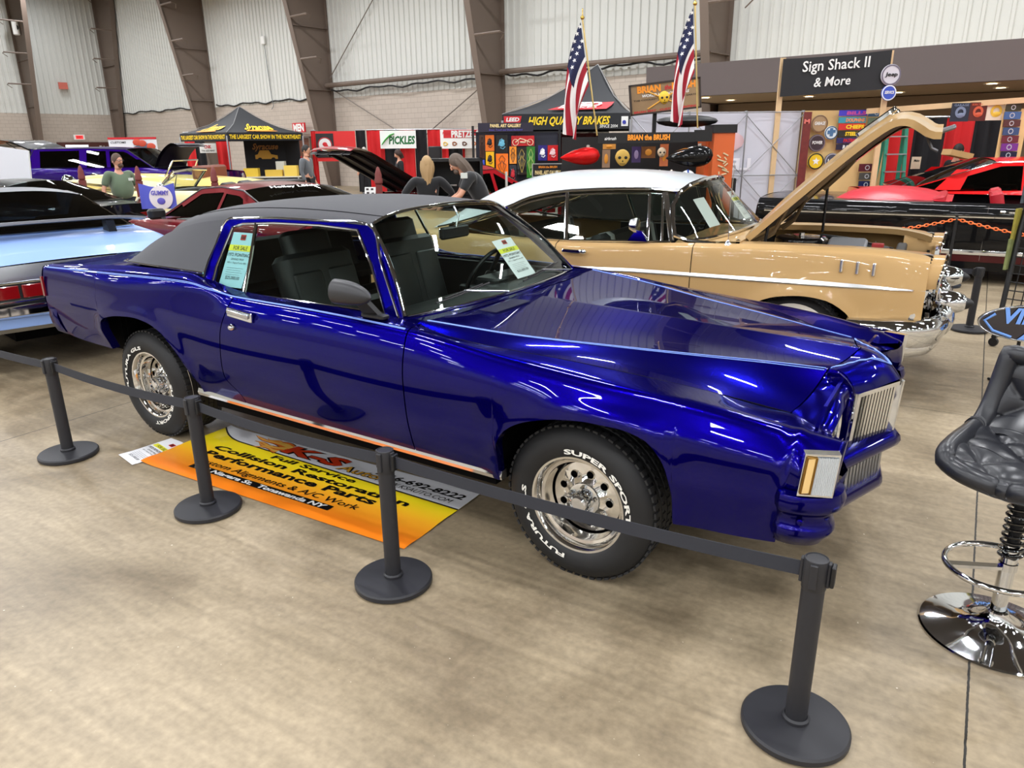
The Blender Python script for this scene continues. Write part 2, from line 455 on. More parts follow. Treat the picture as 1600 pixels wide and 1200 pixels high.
# soffit block on the right with its downlights
S0 = Vector((9.44, 14.44, 0)); SD = Vector((-.79, .613, 0)).normalized(); SN = Vector((.613, .79, 0)).normalized()
mb = MB()
a = S0 - SD * 13; b_ = S0 + SD * 7.6
mb.prism([a + Vector((0, 0, 2.77)), b_ + Vector((0, 0, 2.77)), b_ + Vector((0, 0, 3.47)), a + Vector((0, 0, 3.47))], SN * .15)
mb.prism([b_ + Vector((0, 0, 2.77)), b_ + SN * 5 + Vector((0, 0, 2.77)), b_ + SN * 5 + Vector((0, 0, 3.47)), b_ + Vector((0, 0, 3.47))], SD * .12)
mb.build('trim_60', M_FASCIA, kind='structure', smooth=0)
mb = MB(); mb.prism([a + SN * .155 + Vector((0, 0, 2.79)), b_ - SD * .02 + SN * .155 + Vector((0, 0, 2.79)), b_ + SN * 5.5 + Vector((0, 0, 2.79)), a + SN * 5.5 + Vector((0, 0, 2.79))], (0, 0, .1))
mb.build('ceiling_soffit', M_SOFFIT, kind='structure', smooth=0)
mb = MB(); mb.prism([a + SN * 4.2, b_ + SN * 4.2, b_ + SN * 4.2 + Vector((0, 0, 2.77)), a + SN * 4.2 + Vector((0, 0, 2.77))], SN * .2)
mb.build('wall_under_soffit', mat('tan_plaster', (150, 132, 110), .8), kind='structure', smooth=0)
M_LAMPW = mat('warm_downlight', (255, 236, 200), emit=14)
dl0 = None
for k in (-3.2, -1.4, .6, 2.6, 4.6, 6.6):
    for q in (1.0, 2.6):
        p = S0 + SD * k + SN * q
        if dl0 is None:
            dl0 = empty('downlight', (p.x, p.y, 2.785), 0, 'round recessed downlight glowing warm in the beige soffit', 'ceiling light', 'downlights in the soffit')
            m2 = MB(); m2.lathe([(.10, -.002), (.14, -.012), (.15, 0)], 20); m2.build('ring', WHITE, dl0)
            m2 = MB(); m2.lathe([(0, -.006), (.10, -.006)], 20); m2.build('lens', M_LAMPW, dl0)
        else: copy_tree(dl0, (p.x, p.y, 2.785))
# high-bay lamps
M_LAMP = mat('highbay_lens', (250, 252, 255), emit=LAMP_STRENGTH)
hb0 = None
for iu in range(14):
    for iv in range(9):
        u = 4 + iu * 5.4 + (2.7 if iv % 2 else 0); v = 5 + iv * 6.6
        if u > UL - 2: continue
        loc = room(u, v, 8.9)
        if loc[1] > 48: continue
        if loc[1] > 39.5: loc = (loc[0], loc[1], 10.4)  # farthest lamps are added to brighten the left walls, raised out of view
        if hb0 is None:
            hb0 = empty('high_bay_lamp', loc, WANG, 'long white high-bay lamp hanging under the hall roof', 'ceiling light', 'high-bay lamps under the roof')
            m2 = MB(); m2.rbox((0, 0, .05), (1.55, .40, .09), .02); m2.tube([(-.5, 0, .09), (-.5, 0, .6)], .006, 5); m2.tube([(.5, 0, .09), (.5, 0, .6)], .006, 5); m2.build('housing', WHITE, hb0)
            m2 = MB(); m2.grid([[(-.74, -.13, 0), (.74, -.13, 0)], [(-.74, .13, 0), (.74, .13, 0)]]); m2.build('lens', M_LAMP, hb0, smooth=0)
        else: copy_tree(hb0, loc, WANG)

# ------------------------------------------------------------------ car-body tools
class Side:
    """outer body side of a car: feature lines (x, halfwidth, z) from the inner top edge down to the sill"""
    def __init__(s, lines, zb, arches, flare=.016):
        s.L = [(pchip([p[0] for p in l], [p[1] for p in l]), pchip([p[0] for p in l], [p[2] for p in l])) for l in lines]
        s.K = len(lines); s.zb = pchip([p[0] for p in zb], [p[1] for p in zb]); s.arch = arches; s.flare = flare
        s.af = [(a[0][0], a[-1][0], pchip([p[0] for p in a], [p[1] for p in a])) for a in arches]
        s.T = np.linspace(0, s.K - 1, 160)
    def bottom(s, x):
        for x0, x1, f in s.af:
            if x0 < x < x1: return float(f(x))
        return float(s.zb(x))
    def profile(s, x):
        w = np.array([float(l[0](x)) for l in s.L]); z = np.array([float(l[1](x)) for l in s.L])
        k = np.arange(s.K); W = pchip(k, w)(s.T); Z = pchip(k, z)(s.T)
        for (x0, x1, f), a in zip(s.af, s.arch):
            if x0 - .3 < x < x1 + .3:
                A = np.array(a); 
                d = np.min(np.hypot(A[:, 0][None] - x, A[:, 1][None] - Z[:, None]), axis=1) if False else None
                q = s.poly(a); dd = np.min(np.hypot(q[:, 0][None] - x, q[:, 1][None] - Z[:, None]), axis=1)
                W = W + s.flare * np.exp(-(dd / .055) ** 2)
        return W, Z
    def poly(s, a):
        k = id(a)
        if not hasattr(s, '_pc'): s._pc = {}
        if k not in s._pc:
            f = pchip([p[0] for p in a], [p[1] for p in a]); xs = np.linspace(a[0][0], a[-1][0], 50)
            s._pc[k] = np.stack([xs, f(xs)], 1)
        return s._pc[k]
    def column(s, x, rows, shift=None):
        """rows+1 points from the top to the bottom edge; shift(x, z) bends the column fore and aft"""
        W, Z = s.profile(x); zb = s.bottom(x)
        idx = np.where(Z <= zb)[0]
        te = s.T[-1] if not len(idx) else np.interp(-zb, -Z[max(idx[0] - 1, 0):idx[0] + 1], s.T[max(idx[0] - 1, 0):idx[0] + 1])
        tt = np.linspace(0, te, rows + 1); w = np.interp(tt, s.T, W); z = np.interp(tt, s.T, Z); out = []
        for a, b in zip(w, z):
            xx = x
            if shift:
                xx = x + shift(x, b)
                if abs(xx - x) > 1e-4:
                    W2, Z2 = s.profile(xx); t2 = min(tt[len(out)], te); a = float(np.interp(t2, s.T, W2)); b = float(np.interp(t2, s.T, Z2))
            out.append((xx, -float(a), float(b)))
        return out
    def panel(s, x0, x1, rows=26, dx=.035, shift=None, lip=.02, thick=True):
        xs = list(np.linspace(x0, x1, max(3, int((x1 - x0) / dx))))
        for a0, a1, f in s.af:
            for c, sg in ((a0, 1), (a1, -1)):
                for e in (-.012, -.002, .0005, .004, .009, .016, .026, .04, .06):
                    xs.append(c + sg * e)
        xs = sorted(x for x in set(xs) if x0 - 1e-6 <= x <= x1 + 1e-6)
        P = [s.column(x, rows, shift) for x in xs]
        for c in P:
            b = c[-1]; c.append((b[0], b[1] + .012, b[2] - .001)); c.append((b[0], b[1] + .05, b[2] + .004))
        # returned edges at both ends make the gap look deep
        e0 = [(p[0] + .0015, p[1] + .02, p[2]) for p in P[0]]; e1 = [(p[0] - .0015, p[1] + .02, p[2]) for p in P[-1]]
        return [e0] + P + [e1]

def arch_pts(c, a, zt, zb, n=2.6, m=17):
    out = []
    for i in range(m):
        t = PI * i / (m - 1); x = -math.cos(t); z = math.sin(t)
        x = math.copysign(abs(x) ** (2 / n), x); z = abs(z) ** (2 / n)
        out.append((c + a * x, zb + (zt - zb) * z))
    res = []
    for p in out:
        if not res or p[0] > res[-1][0] + 1e-4: res.append(p)
    return res

def wheel(name, R0, wd, lipr, parent, style, c, side=-1, letters=None, start=0, wall=None, rimmat=None):
    """c = centre of the outer lip plane; side -1: outer face looks to -y. Built as part of its car."""
    w = empty(name, c, 0); w.parent = parent
    sg = side
    def ly(mb, prof, n=48): mb.lathe([(r, h * sg) for r, h in prof], n, axis='Y')
    b = MB()
    # tyre: h>0 is outboard of the lip plane
    ly(b, [(lipr - .012, -.02), (lipr, .004), (lipr + .012, .016), (lipr + .05, .024), (R0 - .06, .022), (R0 - .03, .010), (R0 - .012, -.008), (R0 - .003, -.022), (R0 - .002, -.05)], 72)
    nb = 5; y0 = -.05; y1 = -wd + .045
    pr = []
    for k in range(nb):
        a = y0 + (y1 - y0) * k / nb; e = y0 + (y1 - y0) * (k + 1) / nb
        pr += [(R0, a - .002), (R0, e + .007), (R0 - .009, e + .005), (R0 - .009, e + .001)]
    ly(b, pr, 72)
    ly(b, [(R0 - .002, -wd + .045), (R0 - .012, -wd + .02), (R0 - .05, -wd - .005), (lipr + .02, -wd), (lipr - .01, -wd + .03)], 48)
    b.build('tyre', RUBBER, w, smooth=50)
    t = MB()
    for k in range(60):            # tread blocks on both shoulders
        a = 2 * PI * k / 60
        for yy, ww, sk in ((-.028, .036, .0), (-wd + .03, .03, .03), (-wd * .40, .028, .02), (-wd * .62, .028, .05)):
            M = Matrix.Rotation(-(a + sk), 3, 'Y')
            p = M @ Vector((R0 - .001, 0, 0))
            t.box((p.x, yy * sg, p.z), (.009, ww, R0 * 2 * PI / 60 * .62), M=M)
    t.build('tread', mat('tread_rubber', (38, 38, 39), .7), w, smooth=0)
    if style == 'dish':
        r = MB(); ly(r, [(lipr - .004, -.03), (lipr + .006, -.004), (lipr + .004, .007), (lipr - .006, .006), (lipr - .014, -.004), (lipr - .018, -.012), (lipr - .022, -.03), (lipr - .034, -.034), (lipr - .036, -.055), (lipr - .044, -.075), (lipr - .046, -.105), (lipr - .056, -.115)], 64)
        r.build('rim', rimmat or ALU, w, smooth=30)
        d = MB(); rr = lipr - .056; nh = 9; yf = -.078
        seg = nh * 8
        hole_r = .0165; rc = rr * .72
        # disc with round holes: rings of faces, holes bridged
        inner = .072
        P_in = []; P_out = []
        for k in range(nh):
            a = 2 * PI * k / nh; da = 2 * PI / nh
            hc = Vector((rc * math.cos(a), 0, rc * math.sin(a)))
            er = Vector((math.cos(a), 0, math.sin(a))); et = Vector((-math.sin(a), 0, math.cos(a)))
            m = 16; ring = []; outer = []; back = []
            for i in range(m):
                q = 2 * PI * i / m
                ring.append(hc + (er * math.cos(q) + et * math.sin(q)) * hole_r + Vector((0, (yf + .003) * sg, 0)))
                back.append(hc + (er * math.cos(q) + et * math.sin(q)) * hole_r * .92 + Vector((0, (yf - .03) * sg, 0)))
                # outer square of the sector, in polar space
                cq, sq = math.cos(q), math.sin(q); s_ = 1 / max(abs(cq), abs(sq))
                rad = rc + (cq * s_) * ((rr + .002 - rc) if cq > 0 else (rc - inner)); an = a + sq * s_ * da / 2
                hgt = yf + (.0 if rad < rc else -.012 * (rad - rc) / (rr - rc)) + .012 * max(0, (rc - rad)) / (rc - inner)
                outer.append(Vector((rad * math.cos(an), hgt * sg, rad * math.sin(an))))
            ring2 = [p + (hc - p).normalized() * -.006 + Vector((0, -.003 * sg, 0)) for p in ring]
            d.grid([outer, ring2, ring, back], close=True)
        d.build('wheel_disc', rimmat or ALU, w, smooth=40, weld=True)
        k_ = MB(); ly(k_, [(.0, -.10), (lipr - .05, -.112)], 32); k_.build('brake_drum', DARK, w)
        h = MB(); ly(h, [(.072, -.066), (.070, -.058), (.060, -.056), (.045, -.056), (.043, -.02), (.038, -.005), (.03, .0), (.028, -.006), (.0, -.006)], 32); h.build('centre_cap', CHROME, w)
        for k in range(5):
            a = 2 * PI * k / 5 + .3; n_ = MB(); n_.lathe([(0, -.026 * sg), (.006, -.026 * sg), (.0095, -.034 * sg), (.0105, -.058 * sg)], 6, c=(.0575 * math.cos(a), 0, .0575 * math.sin(a)), axis='Y'); n_.build('lug_nut', CHROME, w, smooth=20)
    elif style == 'cap':
        r = MB(); ly(r, [(lipr + .004, -.01), (lipr + .002, .006), (lipr - .012, .002), (lipr - .02, -.02), (lipr - .04, -.03)], 48); ly(r, [(lipr - .04, -.03), (.10, -.006), (.07, .004), (.03, .008), (0, .01)], 40)
        r.build('hubcap', rimmat or CHROME, w, smooth=30)
    elif style == 'spoke':
        r = MB(); ly(r, [(lipr + .005, -.01), (lipr + .004, .006), (lipr - .01, .004), (lipr - .02, -.03), (lipr - .03, -.09)], 48)
        for k in range(5):
            a = 2 * PI * k / 5; M = Matrix.Rotation(-a, 3, 'Y'); p = M @ Vector((lipr * .5, 0, 0)); r.box((p.x, -.03 * sg, p.z), (lipr * .95, .03, .055), M=M)
        ly(r, [(.06, -.03), (.06, -.005), (0, 0)], 24); r.build('rim', rimmat or ALU, w, smooth=30)
        k_ = MB(); ly(k_, [(.0, -.10), (lipr - .03, -.10)], 32); k_.build('brake_drum', DARK, w)
    if wall:
        ww = MB(); ly(ww, [(lipr + .004, .0185), (lipr + .014, .0225), (lipr + (.052 if wall is True else wall), .0255)], 48); ww.build('whitewall', mat('whitewall', (232, 228, 218), .5), w)
    if letters:
        for s_, ang, span, hh, flip in letters:       # ang: start angle (deg, 0 = up, clockwise seen from outside)
            tm = MB()
            r0 = lipr + .022
            v, f = text_geo(s_, .035)
            W = v[:, 0].max()
            vs = []
            for q in v:
                t = q[0] / W; hy = q[1] / .7 * hh
                if not flip: a = R(ang + span * t); rr = r0 + hy
                else: a = R(ang + span * t); rr = r0 + hh - hy
                X = math.sin(a) * rr; Z = math.cos(a) * rr
                vs.append((X * (1 if sg < 0 else -1), sg * .0262, Z))
            tm.add(vs, f)
            tm.build('raised_lettering', mat('tyre_white_letters', (238, 236, 228), .6), w, smooth=0)
    return w

# ------------------------------------------------------------------ hero: the candy-blue coupe
BLUE = paint('candy_blue_paint', (7, 1, 104), metal=.85, rough=.24)
VINYL = mat('charcoal_vinyl', (52, 52, 58), rough=.62, bump=(420, .35, .002), noise=(160, .12))
LEATHER = mat('black_interior_vinyl', (20, 22, 24), rough=.42)
PIN = mat('pale_pinstripe', (128, 158, 235), rough=.4)
HX, HY, HTH = .7365, 3.4101, -.5821
hero = empty('car', (HX, HY, 0), HTH, 'metallic deep blue two-door coupe with charcoal vinyl roof behind the belt barrier', 'car')

l0 = [(-3.95,.85,1.015),(-3.5,.845,1.045),(-3.0,.85,1.075),(-2.45,.858,1.085),(-2.25,.85,1.055),(-2.0,.838,1.015),(-1.0,.832,1.000),(-.85,.850,.992),(-.64,.850,.955),(0,.795,.915),(.44,.70,.858),(.72,.585,.788),(.80,.63,.782),(.87,.69,.778),(.93,.735,.778)]
l1 = [(-3.96,.90,1.005),(-3.1,.925,1.035),(-2.4,.93,1.052),(-2.2,.93,1.040),(-2.0,.918,1.008),(-1.4,.915,1.000),(-.82,.915,.980),(-.27,.905,.925),(0,.90,.902),(.5,.865,.862),(.8,.825,.818),(.93,.775,.785)]
l2 = [(-3.97,.925,.91),(-3,.96,.945),(-2,.955,.93),(-.8,.955,.905),(0,.945,.845),(.5,.915,.805),(.8,.885,.765),(.93,.86,.735)]
l3 = [(-3.98,.93,.79),(-3,.972,.83),(-2,.975,.80),(-.8,.976,.775),(0,.965,.775),(.5,.945,.72),(.93,.90,.68)]
l4 = [(-3.98,.92,.66),(-3,.955,.66),(-2,.966,.63),(-.8,.966,.61),(0,.955,.66),(.5,.940,.60),(.93,.90,.60)]
l5 = [(-3.98,.90,.56),(-3,.925,.54),(-2,.942,.50),(-.8,.942,.49),(0,.94,.50),(.5,.925,.48),(.93,.88,.52)]
l6 = [(-3.98,.86,.44),(-3,.885,.42),(-2,.905,.38),(-.8,.905,.375),(0,.905,.37),(.5,.895,.36),(.93,.85,.40)]
fa = [(-.345,.40),(-.342,.50),(-.318,.59),(-.26,.655),(-.17,.70),(-.02,.738),(.10,.750),(.21,.749),(.31,.728),(.375,.67),(.413,.58),(.425,.48),(.427,.40)]
ra = [(-3.275,.67),(-3.268,.71),(-3.235,.745),(-3.16,.772),(-3.03,.795),(-2.86,.806),(-2.74,.795),(-2.62,.755),(-2.53,.68),(-2.455,.59),(-2.415,.50),(-2.40,.40)]
zb = [(-3.99,.72),(-3.93,.64),(-3.84,.575),(-3.6,.55),(-3.3,.545),(-2.4,.40),(-.35,.38),(.43,.40),(.79,.41),(.801,.635),(.95,.635)]
# the quarter's lower rear edge of the opening leans back: bottom runs under the arch start
HS = Side([l0, l1, l2, l3, l4, l5, l6], zb, [fa, ra], flare=.014)
def door_shift(x, z):
    # rear gap bows rearward between belt and sill
    g = pchip([.375, .467, .56, .81, 1.0], [.10, .075, -.02, .02, .10])(z) if z < 1.0 else .10
    k = max(0, 1 - abs(x + 2.09) / .5); k = k * k * (3 - 2 * k)
    return float(g) * k
G = .0035
for sd in (1, -1):
    fx = (lambda P: P) if sd == 1 else mir
    for nm, a, b_, sh in (('rear_quarter_panel', -3.975, -2.09 - G, door_shift), ('door', -2.09 + G, -.81 - G, door_shift), ('front_fender', -.81 + G, .935, None)):
        m = MB(); m.grid(fx(HS.panel(a, b_, rows=30, dx=.03, shift=sh))); o = m.build(nm, BLUE, hero, smooth=60)
        if nm == 'door': hdoor = o
    if sd == 1: door_near = [c for c in hero.children if c.name.startswith('door')][0]
# hood
def line3(pts): 
    xs = [p[0] for p in pts]; return pchip(xs, [p[1] for p in pts]), pchip(xs, [p[2] for p in pts])
h0 = [(-.80, 0, .985), (-.133, 0, .958), (.479, 0, .932), (.86, 0, .916)]
h1 = [(-.80, .80, .996), (-.405, .715, .966), (-.02, .575, .938), (.345, .445, .917), (.576, .355, .903), (.79, .28, .888)]
h2 = [(-.82, .853, .990), (-.64, .848, .955), (0, .792, .915), (.44, .696, .857), (.725, .575, .786)]
def hood_pt(u, k, half=1):
    """u 0..1 rear to front, k 0..1 centre to valley"""
    xa = [-.80 + u * 1.655, -.80 + u * 1.587, -.82 + u * 1.545]
    w = []; z = []
    for pts, x in zip((h0, h1, h2), xa):
        a, b = line3(pts); w.append(float(a(x))); z.append(float(b(x)))
    if k < .5:
        t = k * 2; x = xa[0] + (xa[1] - xa[0]) * t; ww = w[1] * t; zz = z[0] + (z[1] - z[0]) * t - .012 * math.sin(PI * t) * (.4 + .6 * u)
    else:
        t = (k - .5) * 2; x = xa[1] + (xa[2] - xa[1]) * t; ww = w[1] + (w[2] - w[1]) * t
        zz = z[1] + (z[2] - z[1]) * t + .006 * math.sin(PI * t) * (1 - u) - .022 * math.sin(PI * t) * u
    return (x, -ww, zz)
m = MB()
ks = [0, .01, .04, .1, .18, .26, .34, .42, .47, .49, .5, .51, .53, .58, .66, .74, .82, .9, .96, 1]
P = [[hood_pt(i / 48, k) for k in ks] for i in range(49)]
P.append([(p[0] + .001, p[1], p[2] - .03) for p in P[-1]])
P = [row + [(row[-1][0], row[-1][1] - .001, row[-1][2] - .03)] for row in P]
full = [list(reversed(mirl(row)))[:-1] + row for row in P]
m.grid(full); hood = m.build('hood', BLUE, hero, smooth=60)
# dark seams
def seam(pts, r=.0042, nm='panel_gap', par=hero):
    m = MB(); m.tube(pts, r, 6); return m.build(nm, DARK, par)
for f in (lambda L: L, mirl):
    seam(f([tuple(np.array(hood_pt(i / 40, 1)) + (0, -.002, -.003)) for i in range(41)]))
# pinstripes: a pair running from tail, along the door, over the hood crease
def pin(pts, par=hero):
    for f in (lambda L: L, mirl):
        m = MB(); m.tube(f(pts), .0022, 5); m.build('pinstripe', PIN, par)
def side_at(x, t):
    W, Z = HS.profile(x); return (x, -float(np.interp(t, HS.T, W)) - .0008, float(np.interp(t, HS.T, Z)) + .0005)
for dt, dz in ((1.0, 0), (1.1, 0)):
    pin([side_at(x, dt + (.12 * max(0, 1 - abs(x + 2.18) / .12))) for x in np.linspace(-3.94, -.83, 90)])
for dk in (-.004, .016):
    pts = [hood_pt(u, .5 + dk) for u in np.linspace(.0, .995, 50)]
    pin([(p[0], p[1], p[2] + .0012) for p in pts])

# nose: header, grille shell, headlamp bay
def cr(L, n=9): return [tuple(p) for p in curve3(L, n)]
hf = [hood_pt(1, k) for k in (0, .17, .34, .5, .62, .75, .88, 1)]           # hood front edge
hf = [(p[0] + .006, p[1], p[2]) for p in hf]
def colm(a, *pts): return cr([a] + list(pts), 10)
cols = [
 colm(hf[0], (.915, 0, .902), (.955, 0, .880), (.990, 0, .850), (1.022, 0, .812)),
 colm(hf[1], (.90, -.09, .895), (.94, -.09, .872), (.97, -.09, .842), (.988, -.09, .808)),
 colm(hf[2], (.875, -.18, .890), (.905, -.185, .866), (.93, -.19, .838), (.945, -.19, .804)),
 colm(hf[3], (.835, -.275, .882), (.862, -.277, .862), (.885, -.278, .834), (.898, -.28, .800)),
]
HG = loftcols([mirl(c) for c in reversed(cols[1:])] + cols, 43); m = MB(); m.grid(HG); m.build('header_panel', BLUE, hero, smooth=50)
for d_ in (0, 1):
    pin([tuple(np.array(HG[21 + int(round(20 * (1 - t) ** 1.0)) - d_ * (t < .9)][int(round(5.5 * t ** 1.3)) + (0 if t < .5 else 0)]) + (.004 * d_, 0, .0015 + .001 * d_)) for t in np.linspace(0, 1, 11)])
# outer part of the header over each headlamp
for f in (lambda L: L, mirl):
    oc = [
     colm(hf[3], (.835, -.279, .880), (.862, -.281, .860), (.882, -.283, .835), (.890, -.285, .81)),
     colm(hf[3], (.81, -.292, .855), (.845, -.30, .846), (.872, -.305, .832), (.885, -.308, .805)),
     colm(hf[4], (.80, -.355, .838), (.84, -.36, .832), (.868, -.365, .822), (.882, -.37, .80)),
     colm(hf[5], (.79, -.43, .822), (.835, -.435, .822), (.872, -.44, .815), (.890, -.445, .795)),
     colm(hf[6], (.785, -.51, .800), (.83, -.52, .804), (.872, -.53, .80), (.890, -.54, .78)),
     colm(hf[7], (.775, -.600, .775), (.82, -.625, .776), (.862, -.64, .772), (.885, -.645, .755)),
     colm((.79, -.64, .778), (.83, -.67, .774), (.865, -.69, .770), (.90, -.71, .762), (.925, -.725, .750)),
     ]
    m = MB(); m.grid([f(c) for c in loftcols(oc, 31)]); m.build('headlamp_brow', BLUE, hero, smooth=60)
    # fill between the brow and the fender crown, and the fender's front face
    m = MB()
    nf = []
    for t in np.linspace(0, 1, 14):
        W, Z = HS.profile(.935); te = np.interp(-.64, -Z, HS.T); t0_ = float(np.interp(.755, W, HS.T)); tt = t0_ + t * (te - t0_)
        w = float(np.interp(tt, HS.T, W)); z = float(np.interp(tt, HS.T, Z))
        nf.append([(.936, -w, z), (.950, -w + .02, z - .003), (.952, -max(w - .05, .73), z - .010), (.938, -max(w - .08, .71), min(z - .018, .755)), (.89, -max(w - .14, .67), min(z - .03, .745)), (.85, -.64, min(z - .04, .74))])
    m.grid([f(r) for r in nf]); m.build('fender_end', BLUE, hero, smooth=60)
    m = MB(); m.prism(f([(.84, -.27, .52), (.84, -.72, .52), (.84, -.72, .80), (.84, -.60, .84), (.84, -.27, .86)]), (.012, 0, 0)); m.build('headlamp_panel', BLUE, hero, smooth=0)
    hl = empty('headlamp', (0, 0, 0)); hl.parent = hero
    cy = f([(0, -.475, 0)])[0][1]
    m = MB(); m.lathe([(.092, .845), (.096, .868), (.092, .876), (.080, .870), (.075, .860), (.060, .855), (0, .852)], 32, c=(0, cy, .706), axis='X'); m.build('bezel', CHROME, hl)
    m = MB(); m.lathe([(.078, .862), (.06, .870), (.035, .875), (0, .878)], 32, c=(0, cy, .706), axis='X'); m.build('lens', glass('lamp_glass', (235, 240, 240), .02), hl)
    # turn lamp wrapped round the fender corner
    tl = empty('turn_lamp', (0, 0, 0)); tl.parent = hero
    m = MB(); q = [(.858, -.942, .788), (.958, -.900, .790), (.948, -.900, .638), (.846, -.942, .638)]
    q = [Vector(p) for p in f(q)]; nrm = (q[1] - q[0]).cross(q[3] - q[0]).normalized(); 
    if nrm.x < 0: nrm = -nrm
    def lp(a, b, d=0): p = q[0] * (1 - a) * (1 - b) + q[1] * a * (1 - b) + q[2] * a * b + q[3] * (1 - a) * b + nrm * d; return tuple(p)
    m.prism([lp(0, 0, -.03), lp(1, 0, -.03), lp(1, 1, -.03), lp(0, 1, -.03)], nrm * .036); m.build('lamp_bezel', CHROME, tl, smooth=0)
    m = MB(); rows = []
    for i in range(25):
        a = .36 + .60 * i / 24; rows.append([lp(a, b, .010 + (.003 if i % 2 else 0)) for b in (.06, .35, .65, .94)])
    m.grid(rows); m.build('clear_lens', mat('ribbed_clear_lens', (196, 200, 202), rough=.12, spec=.9, coat=1), tl, smooth=0)
    m = MB(); m.prism([lp(.10, .10, .006), lp(.30, .08, .006), lp(.30, .9, .006), lp(.10, .92, .006)], nrm * .006); m.build('amber_lens', mat('amber_lens', (234, 196, 128), rough=.2, coat=1), tl, smooth=0)
    m = MB(); m.tube([lp(.07, .07, .011), lp(.33, .07, .011), lp(.33, .93, .011), lp(.07, .93, .011), lp(.07, .07, .011)], .004, 6); m.build('lamp_gasket', mat('brass_gasket', (150, 112, 50), .4, 1), tl)
    # lower apron under the lamps
    m = MB(); m.prism(f([(.80, -.30, .60), (.87, -.30, .60), (.935, -.80, .632), (.80, -.90, .632)]), (0, 0, -.02)); m.build('lamp_sill', BLUE, hero, smooth=0)
# grille shell: V-shaped, ribs
def gpt(w, z, d=0): return (1.018 - .437 * abs(w) + d - (.808 - z) * .055, -w, z)
gr = empty('grille', (0, 0, 0)); gr.parent = hero
for s in (1, -1):
    m = MB()
    for z0, z1 in ((.805, .787), (.572, .556)):
        m.prism([gpt(s * .0, z0), gpt(s * .285, z0), gpt(s * .285, z1), gpt(s * .0, z1)], (.016, 0, 0))
    m.prism([gpt(s * .268, .803), gpt(s * .287, .803), gpt(s * .287, .556), gpt(s * .268, .556)], (.018, 0, 0))
    m.prism([gpt(s * 0, .803, .002), gpt(s * .012, .803, .002), gpt(s * .012, .556, .002), gpt(s * 0, .556, .002)], (.02, 0, 0))
    m.build('grille_surround', CHROME, gr, smooth=0)
    m = MB(); rows = [[], []]; n = 13
    for k in range(n):
        wa, wb_, wc_ = [.012 + .258 * (k + a) / n for a in (.0, .28, .56)]
        a, b_, c_ = gpt(s * wa, .79, 0), gpt(s * wb_, .79, .004), gpt(s * wc_, .79, 0); dv = (-.0124, 0, -.222)
        m.prism([a, b_, c_], dv)
    m.build('grille_ribs', mat('grille_bright', (222, 224, 226), .14, 1), gr, smooth=0)
    m = MB(); m.prism([gpt(s * 0, .80, -.008), gpt(s * .27, .80, -.008), gpt(s * .27, .56, -.008), gpt(s * 0, .56, -.008)], (.003, 0, 0)); m.build('grille_backing', mat('dark_grille_backing', (30, 31, 34), .5, .3), gr, smooth=0)
    # painted cheek beside the grille
    m = MB(); m.prism([(.80, -s * .288, .878), (.835, -s * .288, .880), (.862, -s * .288, .860), (.885, -s * .288, .832), (.898, -s * .288, .80), (.885, -s * .288, .55), (.80, -s * .288, .55)], (0, -s * .012, 0)); m.build('grille_cheek', BLUE, hero, smooth=0)
# bumper blade and lower grille
bp_ = empty('front_bumper', (0, 0, 0)); bp_.parent = hero
def blade(wl, zc, rz_, rx, name, drop=lambda w: 0, x0=1.055, k=.36):
    m = MB(); rows = []
    for w in wl:
        aw = abs(w); x = x0 - k * aw; z = zc + drop(aw); rows.append([(x - .11, -w, z - rz_ * .8), (x - .02, -w, z - rz_), (x - .004, -w, z - rz_ * .7), (x + rx * .3, -w, z - rz_ * .1), (x, -w, z + rz_ * .55), (x - .02, -w, z + rz_), (x - .11, -w, z + rz_ * .9)])
    m.grid(rows); o = m.build(name, BLUE, bp_, smooth=50); return o
wl = [-.42, -.36, -.30, -.2, -.1, -.04, 0, .04, .1, .2, .30, .36, .42]
blade(wl, .548, .034, .016, 'blade', lambda w: .0)
blade(wl, .345, .033, .008, 'lower_bar', lambda w: .12 * w, x0=1.014, k=.22)
